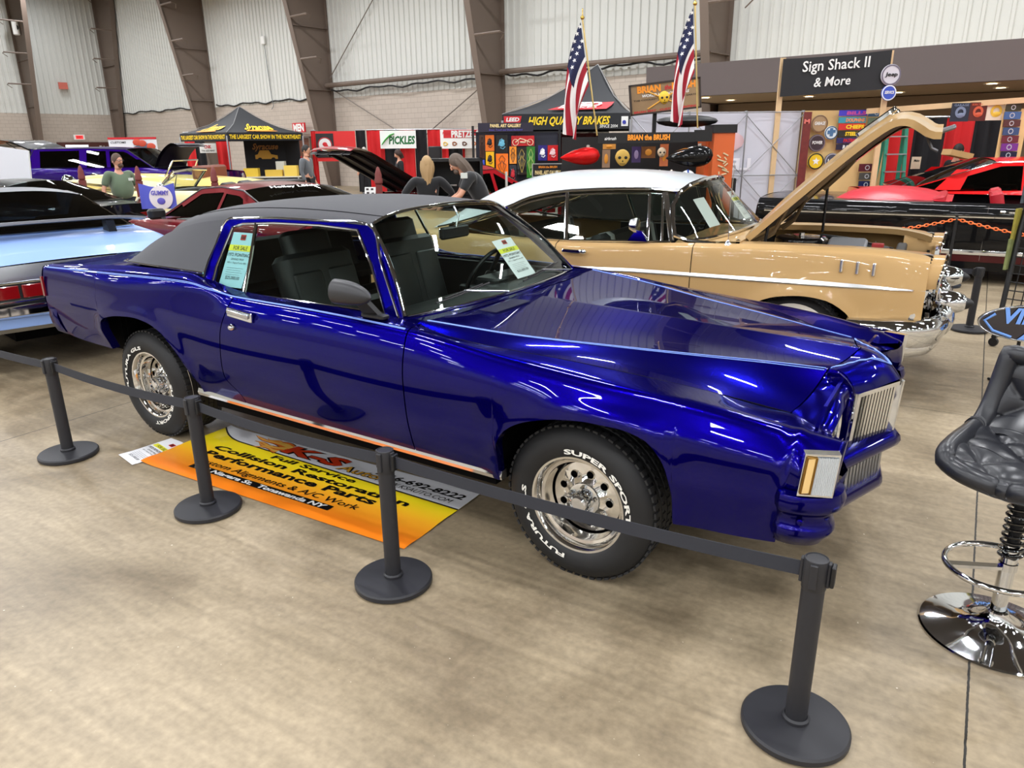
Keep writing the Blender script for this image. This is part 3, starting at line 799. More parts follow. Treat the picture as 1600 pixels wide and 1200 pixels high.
for s in (1, -1):
    m = MB()      # diagonal jowl joining blade, lower bar and the fender corner
    A = [(.885, -s * .40, .60), (.885, -s * .40, .52), (.885, -s * .40, .45), (.88, -s * .41, .375)]
    B = [(.95, -s * .62, .625), (.94, -s * .62, .57), (.925, -s * .62, .52), (.91, -s * .62, .47)]
    C_ = [(.945, -s * .87, .66), (.935, -s * .87, .63), (.90, -s * .85, .58), (.88, -s * .85, .56)]
    m.grid([cr(A, 8), cr(B, 8), cr(C_, 8)]); m.build('jowl', BLUE, bp_, smooth=60)
    m = MB()
    for k in range(11):
        w = .015 + .37 * k / 11; x = .995 - .22 * w; m.box((x, -s * w, .45 + .06 * w), (.008, .018, .15))
    m.build('lower_grille', SATIN, bp_, smooth=0)
    m = MB(); m.prism([(.988, 0, .36), (.90, -s * .40, .40), (.90, -s * .40, .54), (.988, 0, .53)], (-.02, 0, 0)); m.build('lower_backing', mat('grey_grille_backing', (96, 98, 100), .5, .5), bp_, smooth=0)
    # corner of the bumper under the turn lamp: upper roll, groove, lower flare
    rows = []
    prof = [(.000, .638), (.030, .632), (.040, .605), (.034, .575), (.018, .562), (.008, .545), (.006, .515), (.014, .505), (.018, .488), (.010, .470), (-.005, .455), (-.02, .43), (-.05, .418)]
    path = [(.795, -.915), (.83, -.918), (.87, -.908), (.91, -.885), (.935, -.85), (.94, -.81), (.93, -.77)]
    pp = curve3([(a, b, 0) for a, b in path], 18)
    for i, p in enumerate(pp):
        t = (pp[min(i + 1, 17)] - pp[max(i - 1, 0)]); n_ = np.array([t[1], -t[0]]); n_ = n_ / np.linalg.norm(n_)
        if i < 4: n_ = np.array([.05, -1.])
        rows.append([(p[0] + n_[0] * a, s * (p[1] + n_[1] * a), z) for a, z in prof])
    rows = [[(r[0] - (.03 if k < 9 else .09 * (k - 8) / 4), r[1] + s * .05, r[2]) for k, r in enumerate(rows[0])]] + rows
    m = MB(); m.grid(rows); m.build('bumper_corner', BLUE, bp_, smooth=50)
    m = MB(); m.ball((.865, -s * .927, .535), (.012, .006, .012), 12, 6); m.build('bumper_bolt', BLUE, bp_)

# under-body, wheel wells, sill
m = MB()
m.box((-1.38, 0, .40), (1.95, 1.72, .16)); m.box((-3.55, 0, .62), (.55, 1.6, .24)); m.box((-1.4, 0, .36), (4.2, 1.0, .1)); m.box((.60, 0, .56), (.30, 1.3, .12)); m.box((0, 0, .80), (.9, 1.2, .04)); m.box((-2.85, 0, .90), (.95, 1.5, .04))
for x in (-.40, .44, -3.30, -2.37): m.box((x, 0, .60), (.03, 1.66 if x < .4 else 1.6, .34 if x > -1 else .44))
m.box((0, -.5, .68), (.84, .02, .36)); m.box((0, .5, .68), (.84, .02, .36)); m.box((-2.85, -.5, .7), (.9, .02, .4)); m.box((-2.85, .5, .7), (.9, .02, .4))
m.build('underbody', DARK, hero, smooth=0)
for s in (1, -1):
    m = MB(); P = [(-2.43, -s * .908, .425), (-.335, -s * .908, .385)]
    m.prism([(-2.43, -s * .88, .392), (-2.43, -s * .916, .392), (-2.43, -s * .922, .41), (-2.43, -s * .914, .432), (-2.43, -s * .88, .436)], (2.095, 0, -.012)); m.build('rocker_moulding', ALU, hero, smooth=0)
# trunk lid, tail, rear bumper
m = MB(); rows = []
for x in np.linspace(-3.95, -3.0, 16):
    a = HS.column(x, 4)[0]; rows.append([(x, a[1] * k, a[2] + .012 * (1 - k * k) - .035 * (abs(k) > .97) * 0) for k in np.linspace(1, -1, 17)])
m.grid(rows); m.build('trunk_lid', BLUE, hero, smooth=50)
m = MB(); rows = []
for t in np.linspace(0, 1, 12):
    W, Z = HS.profile(-3.975); te = np.interp(-.66, -Z, HS.T); w = float(np.interp(t * te, HS.T, W)); z = float(np.interp(t * te, HS.T, Z))
    rows.append([(-3.975 - .02 * math.sin(PI * t), w * k, z) for k in np.linspace(-1, 1, 9)])
m.grid(rows); m.build('tail_panel', BLUE, hero)
for s in (1, -1):
    m = MB(); m.rbox((-4.0, -s * .80, .86), (.03, .22, .17), .01); m.build('tail_lamp', mat('red_lens', (120, 10, 14), .2, coat=1), hero)
    m = MB(); m.box((-3.968, -s * .935, .88), (.02, .012, .13)); m.build('side_marker', mat('red_lens', (120, 10, 14), .2, coat=1), hero)
m = MB(); P = []
for y, x in ((-.93, -3.86), (-.945, -3.93), (-.91, -3.99), (-.7, -4.03), (0, -4.05), (.7, -4.03), (.91, -3.99), (.945, -3.93), (.93, -3.86)):
    P.append([(x + .06, y * .92, .735), (x, y, .735), (x - .006, y * 1.004, .69), (x + .004, y, .64), (x + .03, y * .985, .585), (x + .08, y * .95, .56)])
m.grid(P); m.build('rear_bumper', BLUE, hero, smooth=50)
m = MB(); m.tube([(-3.9, -.62, .44), (-3.4, -.6, .44)], .03, 12); m.build('exhaust_pipe', DARK, hero)

# wheels (front rubber smaller than rear)
LTR_F = [('SUPER SPORT', -12, 105, .020, False), ('FUTURA GLS', 190, 90, .020, False)]
LTR_R = [('FUTURA GLS', 255, 100, .020, False), ('SUPER SPORT', 78, 100, .020, False)]
for s in (-1, 1):
    wheel('front_wheel', .337, .235, .208, hero, 'dish', (0, s * .868, .335), s, LTR_F)
    wheel('rear_wheel', .339, .275, .208, hero, 'dish', (-2.997, s * .858, .337), s, LTR_R)
# ---- greenhouse
def rl(pts, n, sm=True): return curve3(pts, n, sm)
N = 36
rc0 = rl([(-1.285, 0, 1.440), (-1.6, 0, 1.455), (-1.96, 0, 1.458), (-2.35, 0, 1.442), (-2.65, 0, 1.412), (-2.80, 0, 1.385)], N)
rc1 = rl([(-1.290, .25, 1.433), (-1.6, .26, 1.449), (-1.96, .27, 1.453), (-2.35, .27, 1.437), (-2.65, .27, 1.406), (-2.82, .27, 1.376)], N)
rc2 = rl([(-1.300, .46, 1.408), (-1.6, .485, 1.425), (-1.96, .50, 1.430), (-2.35, .50, 1.415), (-2.65, .50, 1.382), (-2.84, .50, 1.345)], N)
rc3 = rl([(-1.308, .555, 1.384), (-1.6, .575, 1.397), (-1.96, .588, 1.401), (-2.35, .595, 1.386), (-2.62, .598, 1.355), (-2.86, .60, 1.305)], N)
rc4 = rl([(-1.315, .585, 1.366), (-1.6, .605, 1.379), (-1.96, .62, 1.381), (-2.30, .632, 1.360), (-2.62, .640, 1.325), (-2.88, .645, 1.265)], N)
roof_rows = []
for i in range(N):
    S_ = [rc4[i], rc3[i], rc2[i], rc1[i], rc0[i]]; w = [p[1] for p in S_]; k = list(range(5))
    X = pchip(k, [p[0] for p in S_]); Y = pchip(k, [p[1] for p in S_]); Z = pchip(k, [p[2] for p in S_]); tt = np.linspace(0, 4, 17)
    half = [(float(X(t)), -float(Y(t)), float(Z(t))) for t in tt]
    roof_rows.append(half + list(reversed(mirl(half)))[1:])
m = MB(); m.grid(roof_rows)
for f in (lambda L: L, mirl):
    # sail panel: five rails, from the roof's rear half down to the deck
    top = rl([(-2.33, -.634, 1.358), (-2.62, -.640, 1.325), (-2.88, -.645, 1.265), (-3.08, -.665, 1.185), (-3.25, -.70, 1.085)], 22)
    mid = rl([(-2.375, -.70, 1.255), (-2.62, -.722, 1.235), (-2.88, -.725, 1.195), (-3.06, -.728, 1.140), (-3.22, -.74, 1.082)], 22)
    lo = rl([(-2.345, -.80, 1.150), (-2.62, -.80, 1.148), (-2.88, -.785, 1.130), (-3.05, -.775, 1.105), (-3.20, -.775, 1.080)], 22)
    bo = rl([(-2.325, -.853, 1.082), (-2.62, -.852, 1.088), (-2.88, -.83, 1.083), (-3.04, -.81, 1.080), (-3.18, -.80, 1.078)], 22)
    m.grid([f([tuple(p) for p in r]) for r in (top, mid, lo, bo)])
m.build('vinyl_roof', VINYL, hero, smooth=60)
m = MB()
for sgn in (1, -1):
    m.tube([(r[7][0], sgn * r[7][1], r[7][2] + .0008) for r in roof_rows[:-2]], .002, 5)
m.build('roof_seam', DARK, hero)
# side window frame: loops
def loops():
    outer = [(-.955, .815, .990), (-1.15, .700, 1.205), (-1.305, .597, 1.366), (-1.6, .617, 1.379), (-1.95, .633, 1.380), (-2.25, .642, 1.366), (-2.345, .648, 1.352), (-2.372, .70, 1.25), (-2.35, .80, 1.13), (-2.335, .848, 1.06), (-2.25, .845, .995), (-2.0, .842, .985), (-1.5, .838, .985)]
    inner = [(-1.045, .808, 1.005), (-1.22, .695, 1.20), (-1.375, .612, 1.345), (-1.62, .628, 1.357), (-1.95, .640, 1.355), (-2.20, .648, 1.340), (-2.285, .655, 1.318), (-2.300, .70, 1.235), (-2.295, .78, 1.12), (-2.283, .824, 1.045), (-2.215, .826, 1.003), (-2.0, .822, 1.000), (-1.5, .815, 1.002)]
    return outer, inner
outer, inner = loops()
outer = [(x, -w, z) for x, w, z in outer]; inner = [(x, -w, z) for x, w, z in inner]
for f in (lambda L: L, mirl):
    O, I = f(outer), f(inner)
    m = MB(); m.grid([O + [O[0]], I + [I[0]], [(p[0], p[1] * .985, p[2]) for p in I + [I[0]]]]); m.build('side_window_frame', BLUE, hero, smooth=50)
    m = MB(); m.tube([tuple(np.array(p) * (1, 1.004, 1)) for p in I], .007, 8, closed=True); m.build('window_trim', CHROME, hero)
    drip = [O[1], O[2], O[3], O[4], O[5], O[6], O[7], O[8], O[9]]
    m = MB(); m.tube([tuple(p) for p in curve3([O[0]] + drip, 60)], .0065, 8); m.build('drip_moulding', CHROME, hero)
    m = MB(); m.tube([tuple(p) for p in f([(-2.325, -.853, 1.090), (-2.62, -.855, 1.094), (-2.88, -.833, 1.088), (-3.04, -.812, 1.085), (-3.18, -.80, 1.084), (-3.24, -.74, 1.085)])], .006, 8); m.build('vinyl_trim', CHROME, hero)
    m = MB(); m.tube([tuple(p) for p in f([(-2.03, -.825, 1.0), (-2.062, -.73, 1.18), (-2.095, -.645, 1.350)])], .010, 8); m.build('window_divider', CHROME, hero)
    m = MB(); m.poly([tuple(np.array(p) * (1, .992, 1)) for p in I]); m.build('side_glass', GLASS, hero, smooth=0)
# windshield
bs = rl([(-.946, -.775, .990), (-.885, -.45, .992), (-.862, 0, .992), (-.885, .45, .992), (-.946, .775, .990)], 21)
tp = rl([(-1.312, -.567, 1.366), (-1.292, -.40, 1.410), (-1.275, 0, 1.428), (-1.292, .40, 1.410), (-1.312, .567, 1.366)], 21)
m = MB(); m.grid([[tuple(bs[i] * (1 - t) + tp[i] * t + np.array([.02, 0, .022]) * math.sin(PI * t)) for i in range(21)] for t in np.linspace(0, 1, 9)]); m.build('windshield', GLASS, hero)
def tri_w(i, t): return tuple(bs[i] * (1 - t) + tp[i] * t + np.array([.02, 0, .022]) * math.sin(PI * t))
for i, sgn in ((0, -1), (20, 1)):
    m = MB(); m.tube([np.array(tri_w(i, t)) + (0.0, sgn * .012, .004) for t in np.linspace(0, 1, 9)], .011, 8, sy=.6); m.build('windshield_trim', CHROME, hero)
    # painted pillar between glass and door frame
    m = MB(); rows = []
    for t in np.linspace(0, 1, 9):
        a = np.array(tri_w(i, t)) + (0, sgn * .012, 0); b_ = np.array((-.955 - .35 * t, sgn * (.822 - .22 * t - .004), .990 + .377 * t)); rows.append([tuple(a), tuple((a + b_) / 2 + (0.012, sgn * .008, .004)), tuple(b_)])
    m.grid(rows); m.build('pillar', BLUE, hero)
m = MB(); m.tube([tuple(np.array(p) + (-.004, 0, .008)) for p in tp], .013, 8, sy=.6); m.build('windshield_trim', CHROME, hero)
m = MB(); m.tube([tuple(np.array(p) + (.006, 0, .004)) for p in bs], .009, 8, sy=.6); m.build('windshield_trim', CHROME, hero)
# cowl
m = MB(); rows = []
for i in range(21):
    b0 = bs[i]; k = (i - 10) / 10; c = np.array((-.79, b0[1] * 1.035, .9845 + .008 * abs(k))); rows.append([tuple(b0 + (-.01, 0, -.004)), tuple((b0 + c) / 2 + (0, 0, -.001)), tuple(c)])
m.grid(rows); m.build('cowl', BLUE, hero)
m = MB(); m.prism([(-.945, -.77, .985), (-.80, -.80, .985), (-.80, -.862, .985), (-.955, -.835, .985)], (0, 0, .006)); m.prism([(-.945, .77, .985), (-.80, .80, .985), (-.80, .862, .985), (-.955, .835, .985)], (0, 0, .006)); m.build('cowl_corner', BLUE, hero, smooth=0)
m = MB()
for k in range(26): m.box((-.80 + .09, -.46 + k * .012, .9845), (.10, .004, .004))
m.build('cowl_vent', mat('vent_dark', (30, 30, 60), .5), hero, smooth=0)
# rear window
m = MB(); a = rl([(-2.84, -.50, 1.348), (-2.81, 0, 1.383), (-2.84, .50, 1.348)], 9); b_ = rl([(-3.27, -.68, 1.085), (-3.38, 0, 1.085), (-3.27, .68, 1.085)], 9)
m.grid([[tuple(a[i] * (1 - t) + b_[i] * t) for i in range(9)] for t in (0, .5, 1)]); m.build('rear_glass', GLASS, hero)
m = MB(); m.tube([tuple(p) for p in b_], .008, 6); m.build('rear_glass_trim', CHROME, hero)
# wipers
for y0, y1, xo in ((-.60, -.18, 0), (.10, .60, 0)):
    wp = empty('wiper', (0, 0, 0)); wp.parent = hero
    def wq(y, up): b0 = np.array([np.interp(y, bs[:, 1], bs[:, k]) for k in range(3)]); return b0 + np.array((-.36 * up + .02, 0, .40 * up + .012))
    m = MB(); m.tube([tuple(wq(y, .06 + .08 * (y - y0) / (y1 - y0))) for y in np.linspace(y0, y1, 6)], .0045, 6); m.tube([tuple(wq(y, .065 + .08 * (y - y0) / (y1 - y0)) + (0, 0, .006)) for y in np.linspace(y0 + .06, y1 - .06, 4)], .004, 6); m.build('blade', BLACK, wp)
    m = MB(); m.tube([tuple(wq(y1 + .10, .0)), tuple(wq((y0 + y1) / 2, .11) + (0, 0, .006))], .005, 6); m.build('arm', SATIN, wp)
# door furniture
hd = empty('door_handle', (0, 0, 0)); hd.parent = door_near
m = MB(); P0 = np.array(side_at(-1.99, 2.0)); P1 = np.array(side_at(-1.80, 2.05)); P0[2] = .938; P1[2] = .922
M = Matrix.Rotation(math.atan2(-(P1[2] - P0[2]), P1[0] - P0[0]), 3, 'Y')
c = (P0 + P1) / 2
m.rbox((c[0], -.968, c[2]), (.19, .018, .050), .008, M=M); m.build('handle_plate', CHROME, hd)
m = MB(); m.rbox((c[0] + .005, -.984, c[2] + .006), (.165, .014, .022), .006, M=M); m.build('grip', SATIN, hd)
m = MB(); m.lathe([(0, -.994), (.010, -.992), (.016, -.985), (.018, -.972)], 20, c=(-1.962, 0, .858), axis='Y'); m.build('door_lock', CHROME, door_near)
# door mirror
mr = empty('door_mirror', (0, 0, 0)); mr.parent = door_near
m = MB()
rows = []
for t in np.linspace(0, 1, 11):
    x = -1.20 + .215 * t; r = .050 * (1 - t ** 2.6) ** .6 + .003; zz = 1.112 + .004 * t - .012 * t * t
    rows.append([(x, -.955 + r * .9 * math.cos(a), zz + r * 1.0 * math.sin(a) * (1.15 if math.sin(a) > 0 else 1)) for a in np.linspace(0, 2 * PI, 21)])
m.grid(rows); m.build('mirror_shell', mat('charcoal_plastic', (44, 44, 47), .4), mr)
m = MB(); m.prism([(-1.198, -.955 + .043 * math.cos(a), 1.112 + .052 * math.sin(a)) for a in np.linspace(0, 2 * PI, 20, endpoint=False)], (-.003, 0, 0)); m.build('mirror_glass', CHROME, mr, smooth=0)
m = MB(); m.prism([(-1.10, -.945, 1.075), (-1.04, -.935, 1.08), (-1.00, -.89, 1.005), (-1.09, -.90, 1.005)], (0, .03, 0)); m.rbox((-1.035, -.885, 1.008), (.14, .05, .02), .012); m.build('mirror_foot', BLACK, mr, smooth=0)
# interior
def seat(x, y, w, par):
    s_ = empty('seat', (x, y, 0)); s_.parent = par
    m = MB(); m.rbox((0, 0, .62), (.52, w, .18), .08); m.build('cushion', LEATHER, s_)
    m = MB(); M = Matrix.Rotation(R(-17), 3, 'Y'); m.rbox((-.29, 0, .90), (.15, w, .56), .06, M=M)
    for q in (-.12, .12): m.rbox((-.215, q * w / .5, .88), (.04, w * .4, .42), .02, M=M)
    m.build('backrest', LEATHER, s_)
    m = MB(); m.rbox((-.40, 0, 1.20), (.11, w * .62, .18), .05, M=M); m.build('headrest', LEATHER, s_)
    return s_
seat(-1.62, -.38, .52, hero); seat(-1.62, .38, .52, hero)
rs = empty('rear_bench', (0, 0, 0)); rs.parent = hero
m = MB(); m.rbox((-2.45, 0, .68), (.5, 1.3, .2), .06); m.rbox((-2.72, 0, .93), (.16, 1.34, .5), .05, M=Matrix.Rotation(R(-16), 3, 'Y')); m.build('bench', LEATHER, rs)
m = MB(); m.prism([(-2.80, -.66, 1.085), (-3.28, -.66, 1.085), (-3.28, .66, 1.085), (-2.80, .66, 1.085)], (0, 0, .01)); m.build('parcel_shelf', LEATHER, rs, smooth=0)
m = MB(); rows = []
for y in np.linspace(-.72, .72, 15):
    k = 1 - abs(y + 0) * .05; rows.append([(-.93, y, .972), (-1.02, y, .985), (-1.12, y, .985), (-1.19, y, .955), (-1.20, y, .86), (-1.12, y, .72)])
m.grid(rows); m.rbox((-1.16, .38, .985), (.16, .46, .05), .03); m.build('dashboard', LEATHER, hero)
sw = empty('steering_wheel', (-1.30, .38, .98)); sw.parent = hero; sw.rotation_euler = (0, R(-62), 0)
m = MB(); m.tube([(.185 * math.cos(a), .185 * math.sin(a), 0) for a in np.linspace(0, 2 * PI, 32, endpoint=False)], .013, 8, closed=True); m.build('rim', LEATHER, sw)
m = MB(); m.rbox((0, 0, -.01), (.36, .04, .015), .01); m.rbox((0, 0, -.015), (.09, .09, .04), .02); m.tube([(0, 0, -.02), (0, 0, -.2)], .025, 8); m.build('spokes', BLACK, sw)
for s in (1, -1):
    m = MB(); m.rbox((-1.55, -s * .80, .74), (1.35, .03, .50), .01); m.build('door_card', LEATHER, hero)
    m = MB(); m.rbox((-1.5, -s * .765, .80), (.6, .06, .05), .02); m.build('armrest', LEATHER, hero)
m = MB(); m.box((-1.8, 0, .50), (1.9, 1.6, .04)); m.rbox((-1.5, 0, .60), (.8, .22, .2), .04); m.build('cabin_floor', LEATHER, hero, smooth=0)
m = MB(); m.grid([[(p[0], p[1] * .97, p[2] - .022) for p in row] for row in roof_rows[1:]]); m.build('headliner', mat('black_headliner', (16, 16, 17), .8), hero)
im = empty('interior_mirror', (0, 0, 0)); im.parent = hero
m = MB(); m.rbox((-1.235, -.02, 1.285), (.035, .24, .065), .02); m.build('mirror_shell', BLACK, im)
m = MB(); m.rbox((-1.256, -.02, 1.285), (.006, .22, .05), .002); m.build('mirror_glass', CHROME, im)
m = MB(); m.tube([(-1.225, -.02, 1.30), (-1.22, 0, 1.37), (-1.25, 0, 1.42)], .006, 6); m.build('mirror_stalk', SATIN, im)

# ------------------------------------------------------------------ foreground: belt posts, banner, papers, stool
M_POST = mat('black_powder_coat', (38, 38, 42), rough=.5, bump=(300, .08, .001), noise=(9, .12))
M_BELT = mat('black_nylon_belt', (44, 46, 54), rough=.7, bump=(500, .2, .001))
def stanchion(loc, rz, label):
    s = empty('belt_post', (loc[0], loc[1], 0), rz, label, 'barrier post', 'belt barrier posts')
    m = MB(); m.lathe([(0, .002), (.150, .002), (.161, .006), (.161, .022), (.155, .029), (.10, .033), (.05, .036), (0, .036)], 64); m.build('base', M_POST, s)
    m = MB(); m.lathe([(.040, .034), (.0405, .046), (.034, .052)], 32); m.build('collar', M_POST, s)
    m = MB(); m.lathe([(.0325, .04), (.0325, .50), (.0325, .505)], 40); m.build('pole', M_POST, s)
    m = MB(); m.lathe([(.0335, .505), (.0345, .508), (.0345, .596), (.033, .602), (.030, .603), (.029, .600), (0, .600)], 40); m.build('head', M_POST, s)
    for k in range(4):
        a = k * PI / 2; M = Matrix.Rotation(a, 3, 'Z'); 
        m = MB(); p = M @ Vector((.037, 0, 0)); m.rbox((p.x, p.y, .558), (.010, .022, .078), .004, M=M); m.build('belt_slot', M_POST, s)
        if k in (0,):
            m = MB(); p = M @ Vector((.048, 0, 0)); m.rbox((p.x, p.y, .558), (.012, .034, .066), .004, M=M); m.build('belt_clip', BLACK, s)
    return s
PO = [(-4.05, 4.95), (-2.650, 4.032), (-1.539, 3.324), (-.5036, 2.6556), (.8682, 1.8329)]
lab = [None, 'black belt post at left, near the blue coupe\'s rear bumper', 'black belt post beside the papers and the banner\'s left end', 'black belt post standing in front of the banner\'s right end', 'black belt post nearest the camera, scuffed base, end of the belts']
for i in range(1, 5):
    a = math.atan2(PO[i][1] - PO[i - 1][1], PO[i][0] - PO[i - 1][0]) if i == 4 else math.atan2(PO[i + 1][1] - PO[i][1], PO[i + 1][0] - PO[i][0])
    stanchion(PO[i], a, lab[i])
def belt(a, b, label, z=.558, h=.048, sag=.02, ra=.04, rb=.052):
    a = Vector((*a, 0)); b = Vector((*b, 0)); d = (b - a).normalized(); a = a + d * ra; b = b - d * rb; n_ = Vector((-d.y, d.x, 0)) * .0012
    rows = []
    for s_ in (1, -1):
        pass
    P = []
    for i in range(25):
        t = i / 24; p = a.lerp(b, t); zz = z - sag * 4 * t * (1 - t)
        P.append([tuple(p + n_ + Vector((0, 0, zz + h / 2))), tuple(p + n_ + Vector((0, 0, zz - h / 2))), tuple(p - n_ + Vector((0, 0, zz - h / 2))), tuple(p - n_ + Vector((0, 0, zz + h / 2)))])
    m = MB(); m.grid(P, close=True); o = m.build('barrier_belt', M_BELT); return tag(o, label, 'barrier belt', 'barrier belts')
belt(PO[0], PO[1], 'black belt running off the left edge of the photo', rb=.04)
belt(PO[1], PO[2], 'black belt crossing in front of the blue coupe\'s rear wheel', ra=.052, rb=.04)
belt(PO[2], PO[3], 'black belt passing above the banner on the floor', ra=.052, rb=.04)
belt(PO[3], PO[4], 'black belt crossing in front of the blue coupe\'s front wheel', ra=.052, rb=.04)
stanchion((4.374, 6.80), R(160), 'black belt post behind the tan car\'s front bumper')
b5 = belt((4.374, 6.80), (3.4, 7.9), 'black belt behind the tan car\'s front bumper')

# banner: local u (0..1.93) along the text, v (0..0.64) up
BO = Vector((-2.165, 3.912, 0)); BU = Vector((.860, -.515, 0)).normalized(); BV = Vector((.553, .833, 0)).normalized()
BV = (BV - BU * BV.dot(BU)).normalized()
bang = math.atan2(BU.y, BU.x)
bn = empty('vinyl_banner', (BO.x, BO.y, 0), bang, 'white, yellow and orange body shop banner lying flat on the floor', 'banner')
BW, BH = 1.945, .64
def wavy(u, v): return .004 + .005 * math.exp(-((v - .31 - .015 * math.sin(u * 3)) / .09) ** 2) + .010 * max(0, (.12 - u) / .12) ** 2 + .004 * math.exp(-((v - .05) / .04) ** 2)
m = bpy.data.materials.new('banner_orange_yellow'); m.use_nodes = True; nt = m.node_tree; b = nt.nodes['Principled BSDF']
tc = nt.nodes.new('ShaderNodeTexCoord'); sp = nt.nodes.new('ShaderNodeSeparateXYZ'); nt.links.new(tc.outputs['Object'], sp.inputs[0])
rp = nt.nodes.new('ShaderNodeValToRGB'); mr_ = nt.nodes.new('ShaderNodeMapRange'); mr_.inputs['From Max'].default_value = BH; nt.links.new(sp.outputs[1], mr_.inputs[0]); nt.links.new(mr_.outputs[0], rp.inputs[0])
e = rp.color_ramp.elements; e[0].position = .12; e[0].color = (*srgb((247, 132, 30)), 1); e[1].position = .62; e[1].color = (*srgb((252, 226, 34)), 1); q = e.new(.36); q.color = (*srgb((250, 172, 40)), 1)
nt.links.new(rp.outputs[0], b.inputs['Base Color']); b.inputs['Roughness'].default_value = .28
M_BAN = m
def bsurf(f0, f1, n=60, k=8, z=0):
    rows = []
    for i in range(n + 1):
        u = BW * i / n; a, c = f0(u), f1(u)
        rows.append([(u, a + (c - a) * j / k, wavy(u, a + (c - a) * j / k) + z) for j in range(k + 1)])
    return rows
def sw_lo(u): return .500 - .075 * (u / BW) + .10 * max(0, 1 - u / .28) ** 2 - (.0 if u < 1.5 else -.03 * ((u - 1.5) / .45) ** 2 * 0) 
m = MB(); m.grid(bsurf(lambda u: 0, lambda u: BH, k=48)); m.build('sheet', M_BAN, bn)
m = MB(); m.grid(bsurf(lambda u: sw_lo(u), lambda u: BH, k=16, z=.0010)); m.build('white_field', mat('banner_white', (236, 236, 240), .28), bn)
m = MB(); m.grid(bsurf(lambda u: sw_lo(u) - .004, lambda u: sw_lo(u) + .008, k=1, z=.0013)); m.build('black_swoosh', BLACK, bn)
def btext(nm, s, u, v, w, h, col, bold=.03, shear=0., z=.0026, fan=None):
    mb = MB(); put_text(mb, s, (0, 0, 0), (1, 0, 0), (0, 1, 0), w, h, bold, shear, warp=lambda x, y: (u + x, v + y + (fan(x) if fan else 0), wavy(u + x, min(BH, max(0, v + y))) + z))
    return mb.build(nm, col, bn, smooth=0)
INK = mat('print_black', (12, 12, 14), .35); RED = mat('print_red', (214, 62, 28), .3); GOLD = mat('print_gold', (236, 176, 60), .3)
sl = lambda x: -.047 * x
btext('lettering', 'Full Service', .62, .410, .66, .042, INK, .03, .2, fan=lambda x: -.02 * x)
btext('lettering', 'Collision Restoration', .20, .335, 1.50, .053, INK, .035, .15, fan=lambda x: -.01 * x)
btext('lettering', 'Performance Parts', .22, .250, 1.32, .056, INK, .035, .15)
btext('lettering', 'Custom Alignments & A/C Work', .25, .170, 1.25, .045, INK, .01, .2)
m = MB(); m.grid([[(u, v, wavy(u, v) + .0024) for v in (.095, .12, .145)] for u in np.linspace(.30, 1.38, 30)]); m.build('address_bar', INK, bn)
btext('lettering', '811 Niagara St.  Tonawanda NY', .34, .103, 1.0, .034, WHITE, .035, .2, z=.0034)
btext('lettering', '-716-692-8222', 1.30, .535, .60, .050, INK, .03, .2, fan=lambda x: -.02 * x)
btext('lettering', 'WWW.KSAUTO.COM', 1.34, .480, .52, .038, INK, .0, .25, fan=lambda x: -.03 * x)
btext('lettering_outline', 'K-S', .60, .512, .46, .095, INK, .085, .35, z=.0026)
btext('lettering', 'K-S', .60, .512, .46, .095, RED, .045, .35, z=.0034)
btext('lettering_outline', 'Auto', 1.06, .490, .30, .060, INK, .05, .35, z=.0028)
btext('lettering', 'Auto', 1.06, .490, .30, .060, GOLD, .01, .35, z=.0036)
# flames behind the K
def flame(nm, col, sc, z):
    mb = MB()
    for k, (u0, v0, L, w, bend) in enumerate(((.62, .575, .36, .042, .035), (.60, .545, .27, .034, -.005), (.58, .515, .20, .030, -.02), (.52, .60, .16, .02, .02), (.50, .53, .17, .016, .012))):
        P = []
        for i in range(17):
            t = i / 16; u = u0 - L * t; ww = w * sc * (1 - t) ** .8 * (1 + .25 * math.sin(t * 9 + k)); c = v0 + bend * t + .012 * math.sin(t * 7 + k * 2)
            P.append([(u, min(c + ww, BH - .005), wavy(u, min(c, BH)) + z), (u, c - ww, wavy(u, c) + z)])
        mb.grid(P)
    mb.build(nm, col, bn)
flame('flame_outline', INK, 1.0, .0012); flame('flame', mat('flame_orange', (240, 120, 40), .3), .82, .0018); flame('flame_core', mat('flame_yellow', (250, 196, 90), .3), .42, .0021)

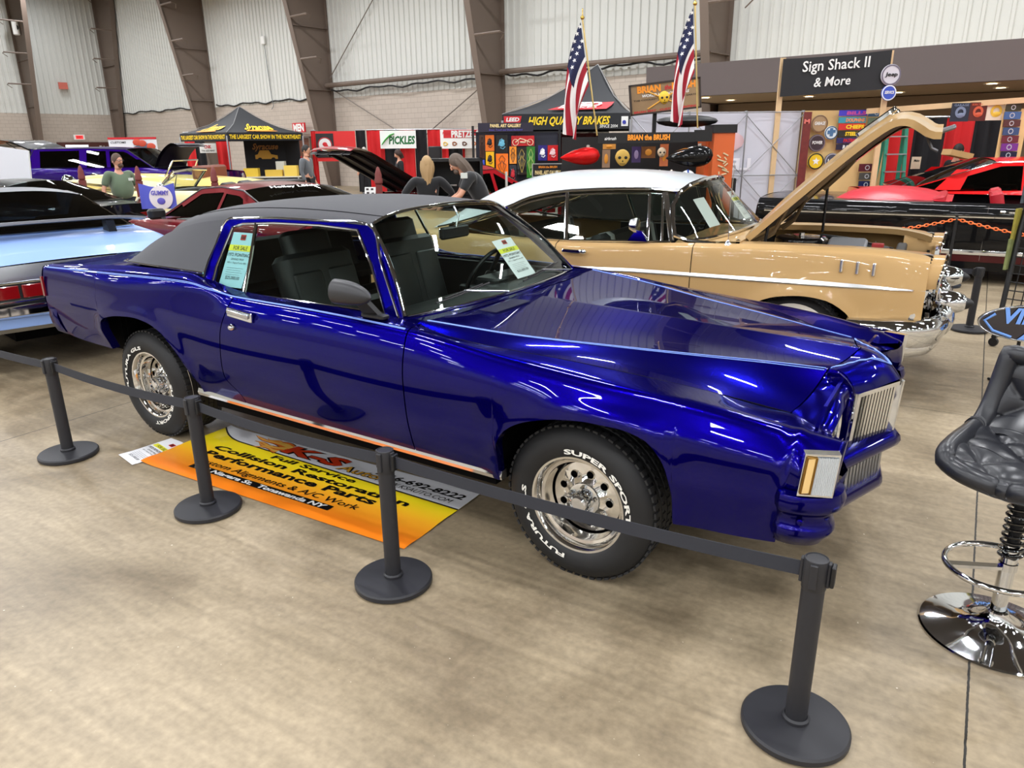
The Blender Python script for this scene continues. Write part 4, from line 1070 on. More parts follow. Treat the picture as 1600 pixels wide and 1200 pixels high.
# sheets of paper on the floor
PAPER = mat('white_paper', (236, 236, 240), .6); YEL = mat('highlight_yellow', (240, 236, 60), .5)
def sale_sheet(name, M, label, cat='sheet of paper', group=None, base=PAPER, full=True, w=.216, h=.279, parent=None, bandc=YEL):
    """letter-size sheet in its own xy-plane: x right, y up, lower left at the origin"""
    o = empty(name, (0, 0, 0)); o.matrix_world = M
    if parent: o.parent = parent; 
    if label: tag(o, label, cat, group)
    m = MB(); rows = [[(w * i / 8, h * j / 10, .004 * math.sin(i / 8 * PI) * (j / 10) ** 2) for i in range(9)] for j in range(11)]; m.grid(rows); m.build('sheet', base, o)
    if full:
        Z = lambda x, y: (x, y, .004 * math.sin(x / w * PI) * (y / h) ** 2 + .0012)
        m = MB(); m.grid([[Z(w * i / 8, y) for i in range(9)] for y in (h * .66, h * .77)]); m.build('yellow_band', bandc, o)
        ink = MB(); ZZ = lambda ox, oy: (lambda x, y: tuple(np.array(Z(min(w, ox + x), oy + y)) + (0, 0, .0008)))
        put_text(ink, 'FOR SALE', (0, 0, 0), (1, 0, 0), (0, 1, 0), w * .60, h * .07, .01, warp=ZZ(w * .2, h * .68))
        put_text(ink, '1972 PONTIAC', (0, 0, 0), (1, 0, 0), (0, 1, 0), w * .92, h * .06, .005, warp=ZZ(w * .04, h * .56))
        put_text(ink, 'GRAND PRIX', (0, 0, 0), (1, 0, 0), (0, 1, 0), w * .56, h * .038, .0, warp=ZZ(w * .22, h * .49))
        put_text(ink, '400 c.i. Engine/Turbo 400', (0, 0, 0), (1, 0, 0), (0, 1, 0), w * .8, h * .03, .0, warp=ZZ(w * .1, h * .43))
        put_text(ink, '$25,000.00', (0, 0, 0), (1, 0, 0), (0, 1, 0), w * .6, h * .06, .0, warp=ZZ(w * .2, h * .14))
        for k in range(4): put_text(ink, '-------------------------', (0, 0, 0), (1, 0, 0), (0, 1, 0), w * (.7 - .08 * (k % 2)), h * .02, .03, warp=ZZ(w * .15, h * (.34 - .04 * k)))
        ink.build('lettering', INK, o, smooth=0)
        m = MB(); m.grid([[tuple(np.array(Z(w * x, h * y)) + (0, 0, .0006)) for x in (.40, .62)] for y in (.86, .96)]); m.build('red_logo', mat('logo_red', (190, 40, 30), .5), o)
        lg = MB(); put_text(lg, 'K&S', (0, 0, 0), (1, 0, 0), (0, 1, 0), w * .18, h * .05, .03, warp=lambda x, y: tuple(np.array(Z(w * .42 + x, h * .885 + y)) + (0, 0, .0014))); lg.build('logo_lettering', INK, o, smooth=0)
    return o
def mframe(o, ux, uy):
    ux = Vector(ux).normalized(); uy = Vector(uy); uy = (uy - ux * uy.dot(ux)).normalized(); uz = ux.cross(uy)
    M = Matrix((ux, uy, uz)).transposed().to_4x4(); M.translation = Vector(o); return M
# top of the sheet points to the right, towards the banner
for k, (dx, dy, da, lb) in enumerate(((.03, .05, R(7), 'white sale sheet at the bottom of the small stack beside the banner'), (.015, .02, R(3), 'white sale sheet in the middle of the small stack beside the banner'), (0, 0, 0, 'white sale sheet with yellow band on top of the floor stack'))):
    up = Matrix.Rotation(da, 3, 'Z') @ Vector((.695, .72, 0)).normalized(); rt = Vector((up.y, -up.x, 0))
    sale_sheet('sale_sheet', mframe((-2.35 + dx * .6, 4.022 + dy * .4, .002 + .0016 * k), rt, up), lb, 'sheet of paper', 'sale sheets on the floor', full=(k == 2), w=.216, h=.30)

# bar stool at the right edge
STX, STY = 1.768, 2.282
st = empty('bar_stool', (STX, STY, 0), R(0), 'black tufted bar stool with coil spring post and round chrome base', 'bar stool')
m = MB(); m.lathe([(0, .0), (.242, .0), (.245, .006), (.240, .012), (.20, .018), (.14, .026), (.09, .040), (.055, .062), (.040, .085), (.036, .10), (0, .10)], 96); m.build('base', CHROME, st)
m = MB(); m.lathe([(.030, .085), (.036, .09), (.036, .10), (.030, .105)], 40); m.build('collar', CHROME, st)
m = MB(); m.lathe([(.026, .09), (.026, .36), (.024, .37)], 40); m.build('column', CHROME, st)
m = MB(); m.lathe([(.020, .36), (.020, .62)], 24); m.build('inner_column', BLACK, st)
m = MB(); pts = []
for i in range(12 * 24 + 1):
    a = i / 24 * 2 * PI; pts.append((.036 * math.cos(a), .036 * math.sin(a), .318 + .312 * i / (12 * 24)))
m.tube(pts, .0058, 8); m.build('coil_spring', mat('black_gloss', (14, 14, 15), .12, coat=1), st)
fr = empty('foot_ring', (0, 0, 0)); fr.parent = st
cx_, cy_ = .06, .05
m = MB(); m.tube([(-.035 + .175 * math.cos(a), -.01 + .165 * math.sin(a), .285) for a in np.linspace(0, 2 * PI, 64, endpoint=False)], .011, 12, closed=True); m.build('ring', CHROME, fr)
m = MB(); m.prism([(-.03, .012, .275), (-.205, .03, .280), (-.205, -.0, .280), (-.03, -.016, .275)], (0, 0, .012)); m.lathe([(.027, .27), (.031, .272), (.031, .30), (.027, .302)], 32); m.build('ring_bracket', CHROME, fr)
# tufted shell seat: one surface, seat curving up into the back
SEATM = mat('black_leatherette', (34, 35, 40), rough=.33, coat=.15, coat_rough=.3)
def seatp(s, t, d=0):
    """s -1..1 across, t 0..1 front edge to top of back; local frame: +X is the back"""
    prof = [(-.235, .655), (-.20, .682), (-.05, .692), (.09, .70), (.17, .735), (.215, .82), (.25, .96)]
    f = curve_seat(t); x, z, nx, nz = f
    hw = .215 * (1 - .22 * max(0, t - .5)) * (1 - .12 * (1 - t) ** 6)
    y = hw * s; z = z + .045 * abs(s) ** 3 * (1 if t < .55 else .4); 
    if t > .5: x = x - .05 * abs(s) ** 3
    g = abs(math.sin(PI * (t * 3.2 + s * 1.0 + .1))) ** .5 * abs(math.sin(PI * (t * 3.2 - s * 1.0 + .1))) ** .5
    puff = .034 * g * (1 - abs(s) ** 8)
    return (x + nx * (puff + d), y, z + nz * (puff + d))
_sp = curve3([(-.225, 0, .655), (-.20, 0, .678), (-.10, 0, .690), (.02, 0, .695), (.12, 0, .712), (.19, 0, .77), (.225, 0, .86), (.25, 0, .98)], 101)
def curve_seat(t):
    i = min(100, max(0, t * 100)); k = int(i); p = _sp[k]; a = _sp[max(0, k - 1)]; b = _sp[min(100, k + 1)]; d = b - a; d = d / np.linalg.norm(d)
    return p[0], p[2], -d[2], d[0]
so = empty('seat_shell', (0, 0, 0), R(38)); so.parent = st
m = MB(); m.grid([[seatp(s, t) for s in np.linspace(-1, 1, 57)] for t in np.linspace(0, 1, 110)]); 
m.grid([[tuple(np.array(seatp(s, t, -.085 * (1 - .4 * abs(s) ** 4)))) for s in np.linspace(-1, 1, 29)] for t in np.linspace(0, 1, 50)])
# rolled rim
edge = [seatp(s, 0, -.015) for s in np.linspace(-1, 1, 30)] + [seatp(1, t, -.015) for t in np.linspace(0.02, 1, 50)] + [seatp(s, 1, -.015) for s in np.linspace(.95, -1, 30)] + [seatp(-1, t, -.015) for t in np.linspace(.98, .02, 50)]
m.tube(edge, .034, 12, closed=True); m.build('tufted_seat', SEATM, so, smooth=70)
m = MB(); m.tube([(p[0], p[1], p[2] - .018) for p in edge[:30]], .004, 6); m.build('piping', SEATM, so)
m = MB(); m.rbox((0, 0, .635), (.18, .18, .03), .03); m.build('seat_plate', BLACK, st)
# edge of a wooden easel leg and its chrome stand at far left
ea = empty('easel', (-4.02, 5.0, 0), 0, 'pale wooden easel leg with chrome foot at the left edge', 'easel')
m = MB(); m.prism([(-.26, .2, .75), (-.23, .2, .75), (.06, .13, 0), (.03, .13, 0)], (0, .025, 0)); m.prism([(-.30, .2, .75), (-.27, .2, .75), (-.5, .1, 0), (-.53, .1, 0)], (0, .025, 0)); m.build('leg', mat('pale_wood', (196, 150, 96), .6), ea, smooth=0)
m = MB(); m.tube([(-.6, .20, .02), (-.1, .22, .02), (.08, .14, .02), (-.1, -.02, .02), (-.5, -.15, .02)], .008, 8); m.build('foot_rail', CHROME, ea)

# ------------------------------------------------------------------ other cars
def simple_car(name, pose, label, body, sp, cat='car'):
    """sp: L (rear x, front x), hw half width, belt/hood/deck heights, arches, wb, gh greenhouse, parts"""
    c = empty(name, (pose[0], pose[1], 0), pose[2], label, cat)
    xr, xf = sp['x']; hw = sp['hw']; zs = sp['zs']; wb = sp['wb']; sill = sp.get('sill', .24)
    bz = pchip([p[0] for p in zs], [p[1] for p in zs])            # shoulder height along x
    taper = sp.get('taper', .08)
    def W(x): 
        t = (x - xr) / (xf - xr); return hw * (1 - taper * max(0, (t - .72) / .28) ** 2 - taper * .8 * max(0, (.2 - t) / .2) ** 2)
    X = np.linspace(xr, xf, 24); mid = sp.get('mid', .62); R0 = sp.get('R', .33)
    lines = [[(x, W(x) - .09, float(bz(x)) + .005) for x in X], [(x, W(x) - .02, float(bz(x)) - .03) for x in X], [(x, W(x) + .012, float(bz(x)) * .45 + mid * .55) for x in X], [(x, W(x) + .01, mid * .75) for x in X], [(x, W(x) - .05, sill) for x in X]]
    ar = R0 + .065
    S = Side(lines, [(xr, sill + .12), (xr + .5, sill), (xf - .45, sill), (xf, sill + .1)], [arch_pts(0, ar, R0 * 2 + .03, sill, n=2.2), arch_pts(-wb, ar, R0 * 2 + .0, sill, n=2.2)], flare=.012)
    for f in (lambda P: P, mir):
        m = MB(); m.grid(f(S.panel(xr, xf, rows=12, dx=.09))); m.build('body_side', body, c, smooth=60)
    hood = sp.get('crown', .03); gh = sp['gh']
    xc, xb = gh[0][0], gh[-1][0]                    # cowl x, backlight base x
    def lidmesh(a, b_, n=12):
        m = MB(); rows = []
        for x in np.linspace(a, b_, n):
            w = W(x) - .09; z = float(bz(x)); rows.append([(x, w * k, z + .005 + hood * (1 - k * k)) for k in np.linspace(-1, 1, 11)])
        m.grid(rows); return m
    if sp.get('hood', True): lidmesh(xc - .15, xf).build('hood', body, c, smooth=50)
    if sp.get('deck', True): lidmesh(xr, xb + .15).build('trunk_lid', sp.get('deckmat', body), c, smooth=50)
    for x, nm, sg in ((xf, 'nose_panel', 1), (xr, 'tail_panel', -1)):
        m = MB(); rows = []; z1 = float(bz(x)); z0 = sill + .12
        for t in np.linspace(0, 1, 8):
            z = z1 + (z0 - z1) * t; rows.append([(x + sg * (.05 * (1 - k * k) + .03 * math.sin(PI * t)), (W(x) - (.09 if t == 0 else 0.0)) * k, z + (hood * (1 - k * k) if t == 0 else 0)) for k in np.linspace(-1, 1, 11)])
        m.grid(rows); m.build(nm, body if nm == 'nose_panel' or 'tailmat' not in sp else sp['tailmat'], c, smooth=50)
    m = MB(); m.box(((xr + xf) / 2, 0, .33), (xf - xr - .5, hw * 1.2, .16)); 
    for x in (0, -wb): m.box((x, 0, .60), (.85, hw * 1.25, .1))
    if sp.get('deep', True): m.box(((xc + xb) / 2, 0, .45), (abs(xc - xb), hw * 1.75, .1))
    m.build('underbody', DARK, c, smooth=0)
    for s in (-1, 1):
        wheel('front_wheel', R0, .21, sp.get('lip', .2), c, sp.get('wheel', 'cap'), (0, s * (W(0) - .06), R0), s, wall=sp.get('ww'))
        wheel('rear_wheel', R0, .21, sp.get('lip', .2), c, sp.get('wheel', 'cap'), (-wb, s * (W(-wb) - .06), R0), s, wall=sp.get('ww'))
    # greenhouse
    wbx, wt = sp.get('gw', (hw - .10, hw - .32)); rm = sp.get('roofmat', body); gm = sp.get('glass', TINT)
    if sp.get('closed', True):
        A, B, C_, D = [np.array(p) for p in (gh[0], gh[1], gh[-2], gh[-1])]
        mids = gh[1:-1]
        rows = []; xs_ = [p[0] for p in mids]; zf = pchip([-x for x in xs_], [p[1] for p in mids]); cz = sp.get('roofcrown', .06)
        for x in np.linspace(xs_[0], xs_[-1], 16):
            z = float(zf(-x)); rows.append([(x - .03 * (0), wt * k, z + cz * (1 - abs(k) ** 2.5)) for k in np.linspace(-1, 1, 13)])
        m = MB(); m.grid(rows); m.build('roof', rm, c, smooth=60)
        def glassp(P, Q, nm, bow):
            m = MB(); m.grid([[(P[0] + (Q[0] - P[0]) * t + bow * (1 - k * k), (wbx + (wt - wbx) * t) * k, P[1] + (Q[1] - P[1]) * t + cz * t * (1 - abs(k) ** 2.5)) for k in np.linspace(-1, 1, 11)] for t in np.linspace(0, 1, 6)]); m.build(nm, gm if nm == 'rear_glass' else sp.get('wsg', GLASS), c)
            m = MB(); m.tube([(P[0] + bow * (1 - k * k) * 1.0, wbx * k, P[1]) for k in np.linspace(-1, 1, 11)], .012, 6); m.build('glass_trim', sp.get('trim', CHROME), c)
        glassp(A, B, 'windshield', .10); glassp(D, C_, 'rear_glass', -.08)
        for s in (-1, 1):
            base = [(A[0], A[1]), (D[0], D[1])]; top = [tuple(p) for p in mids]
            def P3(x, z):   # on the leaning side plane
                tz = np.clip((z - A[1]) / (B[1] - A[1]), 0, 1.05); return (x, s * (wbx + (wt - wbx) * tz), z)
            out = [(A[0], A[1])] + top + [(D[0], D[1])]
            # frame with window cut-outs given as x-intervals at the belt / at the roof
            ft, fb_ = .055, .03
            pil = sp.get('pillars', []); m = MB()
            def bar(a, b_, w0, w1):
                m.add([P3(a[0] - w0, a[1]), P3(a[0] + w0, a[1]), P3(b_[0] + w1, b_[1]), P3(b_[0] - w1, b_[1])], [(0, 1, 2, 3)])
            rowsf = []
            o_ = curve3([(p[0], p[1], 0) for p in out], 40, sm=False); cxm = (A[0] + D[0]) / 2; czm = (A[1] + B[1]) / 2
            for p in o_:
                dx, dz = cxm - p[0], czm - p[1]; 
                inn = (p[0] + np.sign(dx) * min(abs(dx), sp.get('pw', .07)), p[1] - (.055 if p[1] > czm else 0)); rowsf.append([P3(p[0], p[1]), P3(*inn)])
            m.grid(rowsf)
            for (a, b_, w0, w1) in pil: bar(a, b_, w0, w1)
            m.build('side_window_frame', sp.get('frame', rm), c, smooth=0)
            m = MB(); m.add([(P3(*p)[0], P3(*p)[1] * .985, p[1]) for p in out], [tuple(range(len(out)))]); m.build('side_glass', gm, c, smooth=0)
            m = MB(); m.tube([P3(*p) for p in [(q[0], q[1]) for q in o_]], .009, 6); m.build('drip_moulding', sp.get('trim', CHROME), c)
    m = MB()
    for y in (-.38, .38): m.rbox((xc - 1.05, y, .62), (.5, .5, .16), .06); m.rbox((xc - 1.32, y, .86), (.14, .5, .5), .05, M=Matrix.Rotation(R(-15), 3, 'Y'))
    m.rbox((xc - 1.95, 0, .80), (.16, 1.25, .5), .05, M=Matrix.Rotation(R(-15), 3, 'Y')); m.build('seats', sp.get('seatmat', LEATHER), c)
    m = MB(); m.rbox((xc - .28, 0, float(bz(xc)) - .07), (.3, hw * 1.6, .14), .05); m.build('dashboard', sp.get('seatmat', LEATHER), c)
    tr = sp.get('trim', CHROME)
    if sp.get('bumper', True):
        for x, sg, nm in ((xf, 1, 'front_bumper'), (xr, -1, 'rear_bumper')):
            m = MB(); path = [(x - sg * .35, W(x) + .03), (x - sg * .05, W(x) + .03), (x + sg * .06, W(x) - .10), (x + sg * .12, 0)]; path = path + [(p[0], -p[1]) for p in reversed(path[:-1])]
            pc = curve3([(a, b_, 0) for a, b_ in path], 30); m.grid([[(p[0] - sg * .03, p[1], .56), (p[0] + sg * .01, p[1], .55), (p[0] + sg * .02, p[1], .48), (p[0], p[1], .41), (p[0] - sg * .04, p[1], .39)] for p in pc]); m.build(nm, sp.get('bumpmat', tr), c)
        for s in (-1, 1):
            m = MB(); m.lathe([(.10, xf + .0), (.10, xf + .05), (.085, xf + .06), (.05, xf + .075), (0, xf + .08)], 20, c=(0, s * hw * .68, float(bz(xf)) - .14), axis='X'); m.build('headlamp', CHROME, c)
            m = MB(); m.rbox((xr - .03, s * hw * .62, float(bz(xr)) - .16), (.05, .34, .11), .01); m.build('tail_lamp', mat('red_lens', (120, 10, 14), .2, coat=1), c)
    return c, W, bz

# --- tan and white fifties hardtop, bonnet up
TAN = paint('tan_paint', (184, 150, 102)); BRIGHT = mat('bright_trim', (230, 231, 233), .28, 1); CREAMW = paint('roof_white_paint', (194, 200, 204))
GX, GY, GTH = 2.4312, 5.8686, -.508
gold = empty('car', (GX, GY, 0), GTH, 'tan fifties hardtop with white roof and its hood propped open', 'car')
g0 = [(-4.25,.78,1.03),(-3.2,.83,1.02),(-2.3,.84,.995),(-1.86,.845,.985),(-1.3,.85,1.00),(-.75,.855,1.028),(0,.82,1.045),(.5,.79,1.04),(.72,.765,1.02),(.84,.74,.995)]
g1 = [(-4.25,.84,1.0),(-3.2,.885,.99),(-1.86,.90,.965),(-.75,.905,1.00),(0,.89,1.015),(.5,.865,1.012),(.72,.845,.995),(.84,.80,.985)]
g2 = [(-4.25,.88,.86),(-1.86,.93,.86),(-.75,.93,.87),(0,.92,.88),(.5,.905,.88),(.70,.895,.87),(.82,.86,.86)]
g3 = [(-4.25,.89,.70),(-1.86,.942,.72),(-.75,.942,.72),(0,.94,.74),(.5,.93,.74),(.70,.91,.74),(.78,.89,.74)]
g4 = [(-4.25,.88,.50),(-1.86,.93,.50),(-.75,.93,.50),(0,.935,.5),(.5,.925,.5),(.72,.89,.5)]
g5 = [(-4.25,.82,.30),(-1.86,.88,.27),(0,.88,.27),(.5,.87,.33),(.72,.84,.40)]
GS = Side([g0, g1, g2, g3, g4, g5], [(-4.3, .45), (-3.8, .30), (-1, .27), (.42, .45), (.85, .56)], [[(-.40,.30),(-.385,.48),(-.33,.58),(-.23,.655),(-.10,.70),(.06,.716),(.2,.70),(.31,.65),(.385,.575),(.41,.50),(.42,.45)], arch_pts(-2.92, .40, .62, .27, n=2.4)], flare=.018)
for f in (lambda P: P, mir):
    for nm, a, b_ in (('rear_quarter_panel', -4.25, -1.863), ('door', -1.857, -.743), ('front_fender', -.737, .80)):
        m = MB(); m.grid(f(GS.panel(a, b_, rows=24, dx=.04))); m.build(nm, TAN, gold, smooth=60)
def gside(x, t, d=0): W_, Z_ = GS.profile(x); return (x, -float(np.interp(t, GS.T, W_)) - d, float(np.interp(t, GS.T, Z_)))
for f in (lambda L: L, mirl):
    # bright side spear, tapering to the front
    m = MB(); rows = []
    for x in np.linspace(-4.2, .73, 60):
        h = .022 * (1 - max(0, (x - .1) / .64) ** 2 * .7); zc = .806 if x > -1.2 else .806 - .03 * (-1.2 - x); zc = zc if x < .4 else zc - .01 * (x - .4)
        W_, Z_ = GS.profile(x); w = float(np.interp(-zc, -Z_, W_)); rows.append([(x, -w + .006, zc + h), (x, -w - .010, zc - h * .3), (x, -w - .008, zc - h * .7), (x, -w + .004, zc - h)])
    m.grid([f(r) for r in rows]); m.build('side_spear', BRIGHT, gold, smooth=0)
    for k in range(3):
        x = .28 + .10 * k; m = MB(); m.rbox((x, f([(0, -.918, 0)])[0][1], .935 - .006 * k), (.022, .024, .085), .009); m.build('fender_louvre', BRIGHT, gold)
    # fender top inner flange and bay wall
    m = MB(); rows = []
    for x in np.linspace(-.42, .80, 20):
        p = gside(x, 0); k = max(0, (x - .45) / .35); wi = .665 - .05 * k - .12 * k ** 3; rows.append([p, (x, -(.72 - .12 * k ** 3), p[2] + .004), (x, -wi, p[2] - .006), (x, -wi, p[2] - .05), (x, -wi - .02, p[2] - .052)])
    m.grid([f(r) for r in rows]); m.build('fender_top', TAN, gold, smooth=50)
    # headlamp pod: brow, chrome bezel
    cy = f([(0, -.70, 0)])[0][1]
    m = MB(); m.lathe([(.150, .70), (.152, .79), (.145, .84), (.128, .845), (.118, .81), (.112, .79)], 32, c=(0, cy, .865), axis='X'); m.build('headlamp_bezel', CHROME, gold)
    m = MB(); m.lathe([(.115, .79), (.09, .815), (.05, .832), (0, .838)], 28, c=(0, cy, .865), axis='X'); m.build('headlamp_lens', mat('lamp_glass_opaque', (190, 196, 198), .1, spec=.9, coat=1), gold)
    m = MB(); rows = []
    for a in np.linspace(-20, 200, 22): 
        c_, s_ = math.cos(R(a)), math.sin(R(a)); rows.append([(.60, cy + .17 * c_, .84 + .165 * s_), (.78, cy + .158 * c_, .855 + .158 * s_), (.862 + .03 * max(0, s_), cy + .150 * c_, .862 + .152 * s_)])
    m.grid(rows); m.build('headlamp_brow', TAN, gold)
    m = MB(); m.tube([(.866 + .03 * max(0, math.sin(R(a))), cy + .150 * math.cos(R(a)), .862 + .153 * math.sin(R(a))) for a in range(-60, 241, 10)], .012, 8); m.build('brow_trim', CHROME, gold)
    # side piece of the grille under the lamp
    m = MB(); m.prism(f([(.70, -.90, .80), (.80, -.88, .80), (.80, -.60, .72), (.80, -.60, .56), (.72, -.90, .56)]), (.02, 0, 0)); m.build('front_cheek', CHROME, gold, smooth=0)
# bumper: wrapped blade, lower bulge, two bullets
gb = empty('front_bumper', (0, 0, 0)); gb.parent = gold
path = [(.36, -.945), (.55, -.965), (.72, -.955), (.84, -.88), (.91, -.74), (.945, -.5), (.96, 0)]; path = path + [(a, -b_) for a, b_ in reversed(path[:-1])]
pc = curve3([(a, b_, 0) for a, b_ in path], 56)
def bprof(p, nrm, prof): return [(p[0] + nrm[0] * a, p[1] + nrm[1] * a, z) for a, z in prof]
def sweep(pc, prof_f, name, mt, par):
    rows = []
    for i, p in enumerate(pc):
        t = pc[min(i + 1, len(pc) - 1)] - pc[max(i - 1, 0)]; n_ = np.array([t[1], -t[0]]); n_ /= np.linalg.norm(n_)
        rows.append(bprof(p, n_, prof_f(i / (len(pc) - 1))))
    m = MB(); m.grid(rows); return m.build(name, mt, par, smooth=60)
def pf(t):
    e = min(1, min(t, 1 - t) / .12); h = .035 + .035 * e; return [(-.04, .575 + h * .5), (.0, .585 + h * .35), (.03, .575), (.045, .545), (.035, .50), (.01, .455 - .02 * e), (-.05, .43 - .04 * e)]
sweep(pc, pf, 'bumper_blade', CHROME, gb)
pc2 = curve3([(a - .05, b_ * .97, 0) for a, b_ in path[2:-2]], 40)
sweep(pc2, lambda t: [(.0, .47), (.045, .44), (.05, .40), (.02, .355), (-.05, .335)], 'bumper_lower', CHROME, gb)
for y in (-.47, .47):
    m = MB(); m.lathe([(.075, .86), (.085, .93), (.075, 1.0), (.06, 1.04), (.045, 1.055)], 24, c=(0, y, .70 if y > 0 else .665), axis='X'); m.build('bumper_bullet', CHROME, gb)
    m = MB(); m.lathe([(.045, 1.05), (.035, 1.075), (.018, 1.10), (0, 1.108)], 20, c=(0, y, .70 if y > 0 else .665), axis='X'); m.build('bullet_tip', BLACK, gb)
    m = MB(); m.ball((.93, y, .56), (.08, .12, .14), 18, 10); m.build('bumper_guard', CHROME, gb)
gg = empty('grille', (0, 0, 0)); gg.parent = gold
m = MB()
for k in range(6): m.box((.84, 0, .64 + k * .04), (.02, 1.15, .012))
for k in range(24): m.box((.835, -.56 + k * .0487, .74), (.014, .006, .24))
m.build('grille_mesh', SATIN, gg, smooth=0)
m = MB(); m.rbox((.87, 0, .76), (.05, 1.3, .05), .02); m.build('grille_bar', CHROME, gg)
m = MB(); m.box((.79, 0, .72), (.02, 1.3, .34)); m.build('grille_back', DARK, gg, smooth=0)
m = MB()
for sgn in (1, -1): m.tube([(.83, sgn * .60, .90), (.835, sgn * .4, .955), (.845, 0, .97)], .02, 8)
m.build('grille_top_moulding', CHROME, gg)
for s in (-1, 1):
    wheel('front_wheel', .345, .19, .19, gold, 'cap', (0, s * .83, .345), s, wall=.105); wheel('rear_wheel', .345, .19, .19, gold, 'cap', (-2.92, s * .80, .345), s, wall=True)
m = MB(); m.box((-1.6, 0, .34), (4.6, 1.2, .18)); m.box((-1.5, 0, .45), (2.0, 1.7, .08)); m.box((0.1, 0, .42), (1.2, 1.1, .1)); m.box((-.45, 0, .75), (.03, 1.5, .6)); m.box((0.02, -.60, .62), (.86, .02, .42)); m.box((0.02, .60, .62), (.86, .02, .42)); m.build('underbody', DARK, gold, smooth=0)
# deck
m = MB(); rows = []
for x in np.linspace(-4.25, -3.0, 10):
    p = gside(x, 0); rows.append([(x, p[1] * k, p[2] + .04 * (1 - k * k)) for k in np.linspace(1, -1, 9)])
m.grid(rows); m.build('trunk_lid', TAN, gold)
# engine bay
eb = empty('engine_bay', (0, 0, 0)); eb.parent = gold
m = MB(); m.rbox((.02, 0, .74), (.62, .46, .30), .05); m.build('engine_block', BLACK, eb)
m = MB(); m.lathe([(0, 1.05), (.17, 1.045), (.19, 1.03), (.195, 1.0), (.19, .95), (.15, .94)], 40, c=(-.08, -.25, 0)); m.build('air_cleaner', mat('black_gloss', (14, 14, 15), .12, coat=1), eb)
m = MB(); m.lathe([(.190, .99), (.200, .98), (.190, .97)], 40, c=(-.08, -.25, 0)); m.lathe([(0, 1.075), (.02, 1.07), (.022, 1.045)], 16, c=(-.08, -.25, 0)); m.build('air_cleaner_ring', CHROME, eb)
m = MB(); m.rbox((.26, -.42, .99), (.26, .20, .10), .03, M=Matrix.Rotation(R(16), 3, 'X')); m.build('grey_battery_box', mat('bay_grey', (132, 134, 138), .4, .3), eb)
m = MB(); m.rbox((.47, -.38, .96), (.13, .12, .10), .02); m.rbox((.60, 0, .82), (.07, .9, .26), .02); m.tube([(.1, 0, .94), (.3, -.1, .99), (.55, -.15, .95)], .03, 10); m.tube([(-.3, .3, .9), (0, .38, .98), (.3, .33, .96)], .02, 8); m.build('hoses_and_radiator', BLACK, eb)
m = MB(); m.rbox((.46, -.40, 1.02), (.08, .06, .03), .01); m.build('red_cap', mat('red_plastic', (150, 40, 40), .5), eb)
m = MB(); m.grid([[(-.46, y, z) for y in (-.68, .68)] for z in (.5, 1.03)]); m.build('firewall', TAN, eb)
# opened hood
hd_ = empty('hood', (0, 0, 0)); hd_.parent = gold
hp = curve3([(-.43, 0, 1.06), (-.30, 0, 1.185), (-.05, 0, 1.43), (.20, 0, 1.665), (.36, 0, 1.80), (.46, 0, 1.862), (.55, 0, 1.868), (.62, 0, 1.835), (.69, 0, 1.79), (.75, 0, 1.785)], 40)
def hw_(i): t = i / 39; return .60 + .03 * t - .10 * max(0, t - .9) / .1
top = []; bot = []
for i, p in enumerate(hp):
    t = hp[min(i + 1, 39)] - hp[max(i - 1, 0)]; t /= np.linalg.norm(t); n_ = np.array([-t[2], 0, t[0]])
    w = hw_(i); ks = np.linspace(-1, 1, 21)
    top.append([tuple(p + n_ * (.045 * (1 - k * k) + .022 * math.exp(-((abs(k) - .36) / .07) ** 2) * min(1, i / 8)) + np.array([0, w * k, 0])) for k in ks])
    bot.append([tuple(p - n_ * .045 + np.array([0, w * k * .995, 0])) for k in ks])
m = MB(); m.grid(top); 
m.grid([[r[0], b_[0]] for r, b_ in zip(top, bot)]); m.grid([[r[-1], b_[-1]] for r, b_ in zip(top, bot)]); m.grid([top[-1], bot[-1]]); m.grid([[b_[0], tuple(np.array(b_[0]) + (0, .09, .004))] for b_ in bot]); m.grid([[b_[-1], tuple(np.array(b_[-1]) - (0, .09, -.004))] for b_ in bot])
m.build('hood_skin', TAN, hd_, smooth=50)
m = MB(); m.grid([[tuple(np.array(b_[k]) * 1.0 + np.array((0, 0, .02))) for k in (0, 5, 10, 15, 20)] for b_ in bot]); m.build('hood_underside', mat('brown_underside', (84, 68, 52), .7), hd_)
for y in (-.45, .45):
    m = MB(); m.tube([(-.42, y, 1.0), (-.25, y, 1.10), (-.16, y, 1.30)], .016, 6); m.tube([(-.25, y, 1.10), (-.34, y, 1.02)], .02, 6); m.tube([(-.05, y, 1.36), (.1, y, 1.52), (.16, y, 1.60)], .03, 6); m.build('hood_hinge', mat('tan_dark', (120, 98, 70), .5), hd_)
m = MB(); m.tube([(-.30, -.55, .98), (-.28, -.55, 1.16)], .012, 6); m.build('prop_rod', BLACK, hd_); m = MB(); m.tube([(-.02, .50, 1.0), (-.02, .50, 1.42)], .012, 6); m.build('prop_rod', BLACK, hd_)
m = MB(); m.rbox((.76, 0, 1.80), (.14, .62, .03), .02, M=Matrix.Rotation(R(-20), 3, 'Y')); m.tube([(.66, -.1, 1.76), (.70, -.1, 1.68), (.74, -.1, 1.66)], .012, 6); m.build('hood_latch', mat('grey_metal', (130, 130, 134), .4, .8), hd_)
for y in (-.23, .23):
    m = MB(); m.rbox((.33, y, 1.86), (.30, .045, .04), .018, M=Matrix.Rotation(R(-38), 3, 'Y')); m.build('hood_rocket', CHROME, hd_)
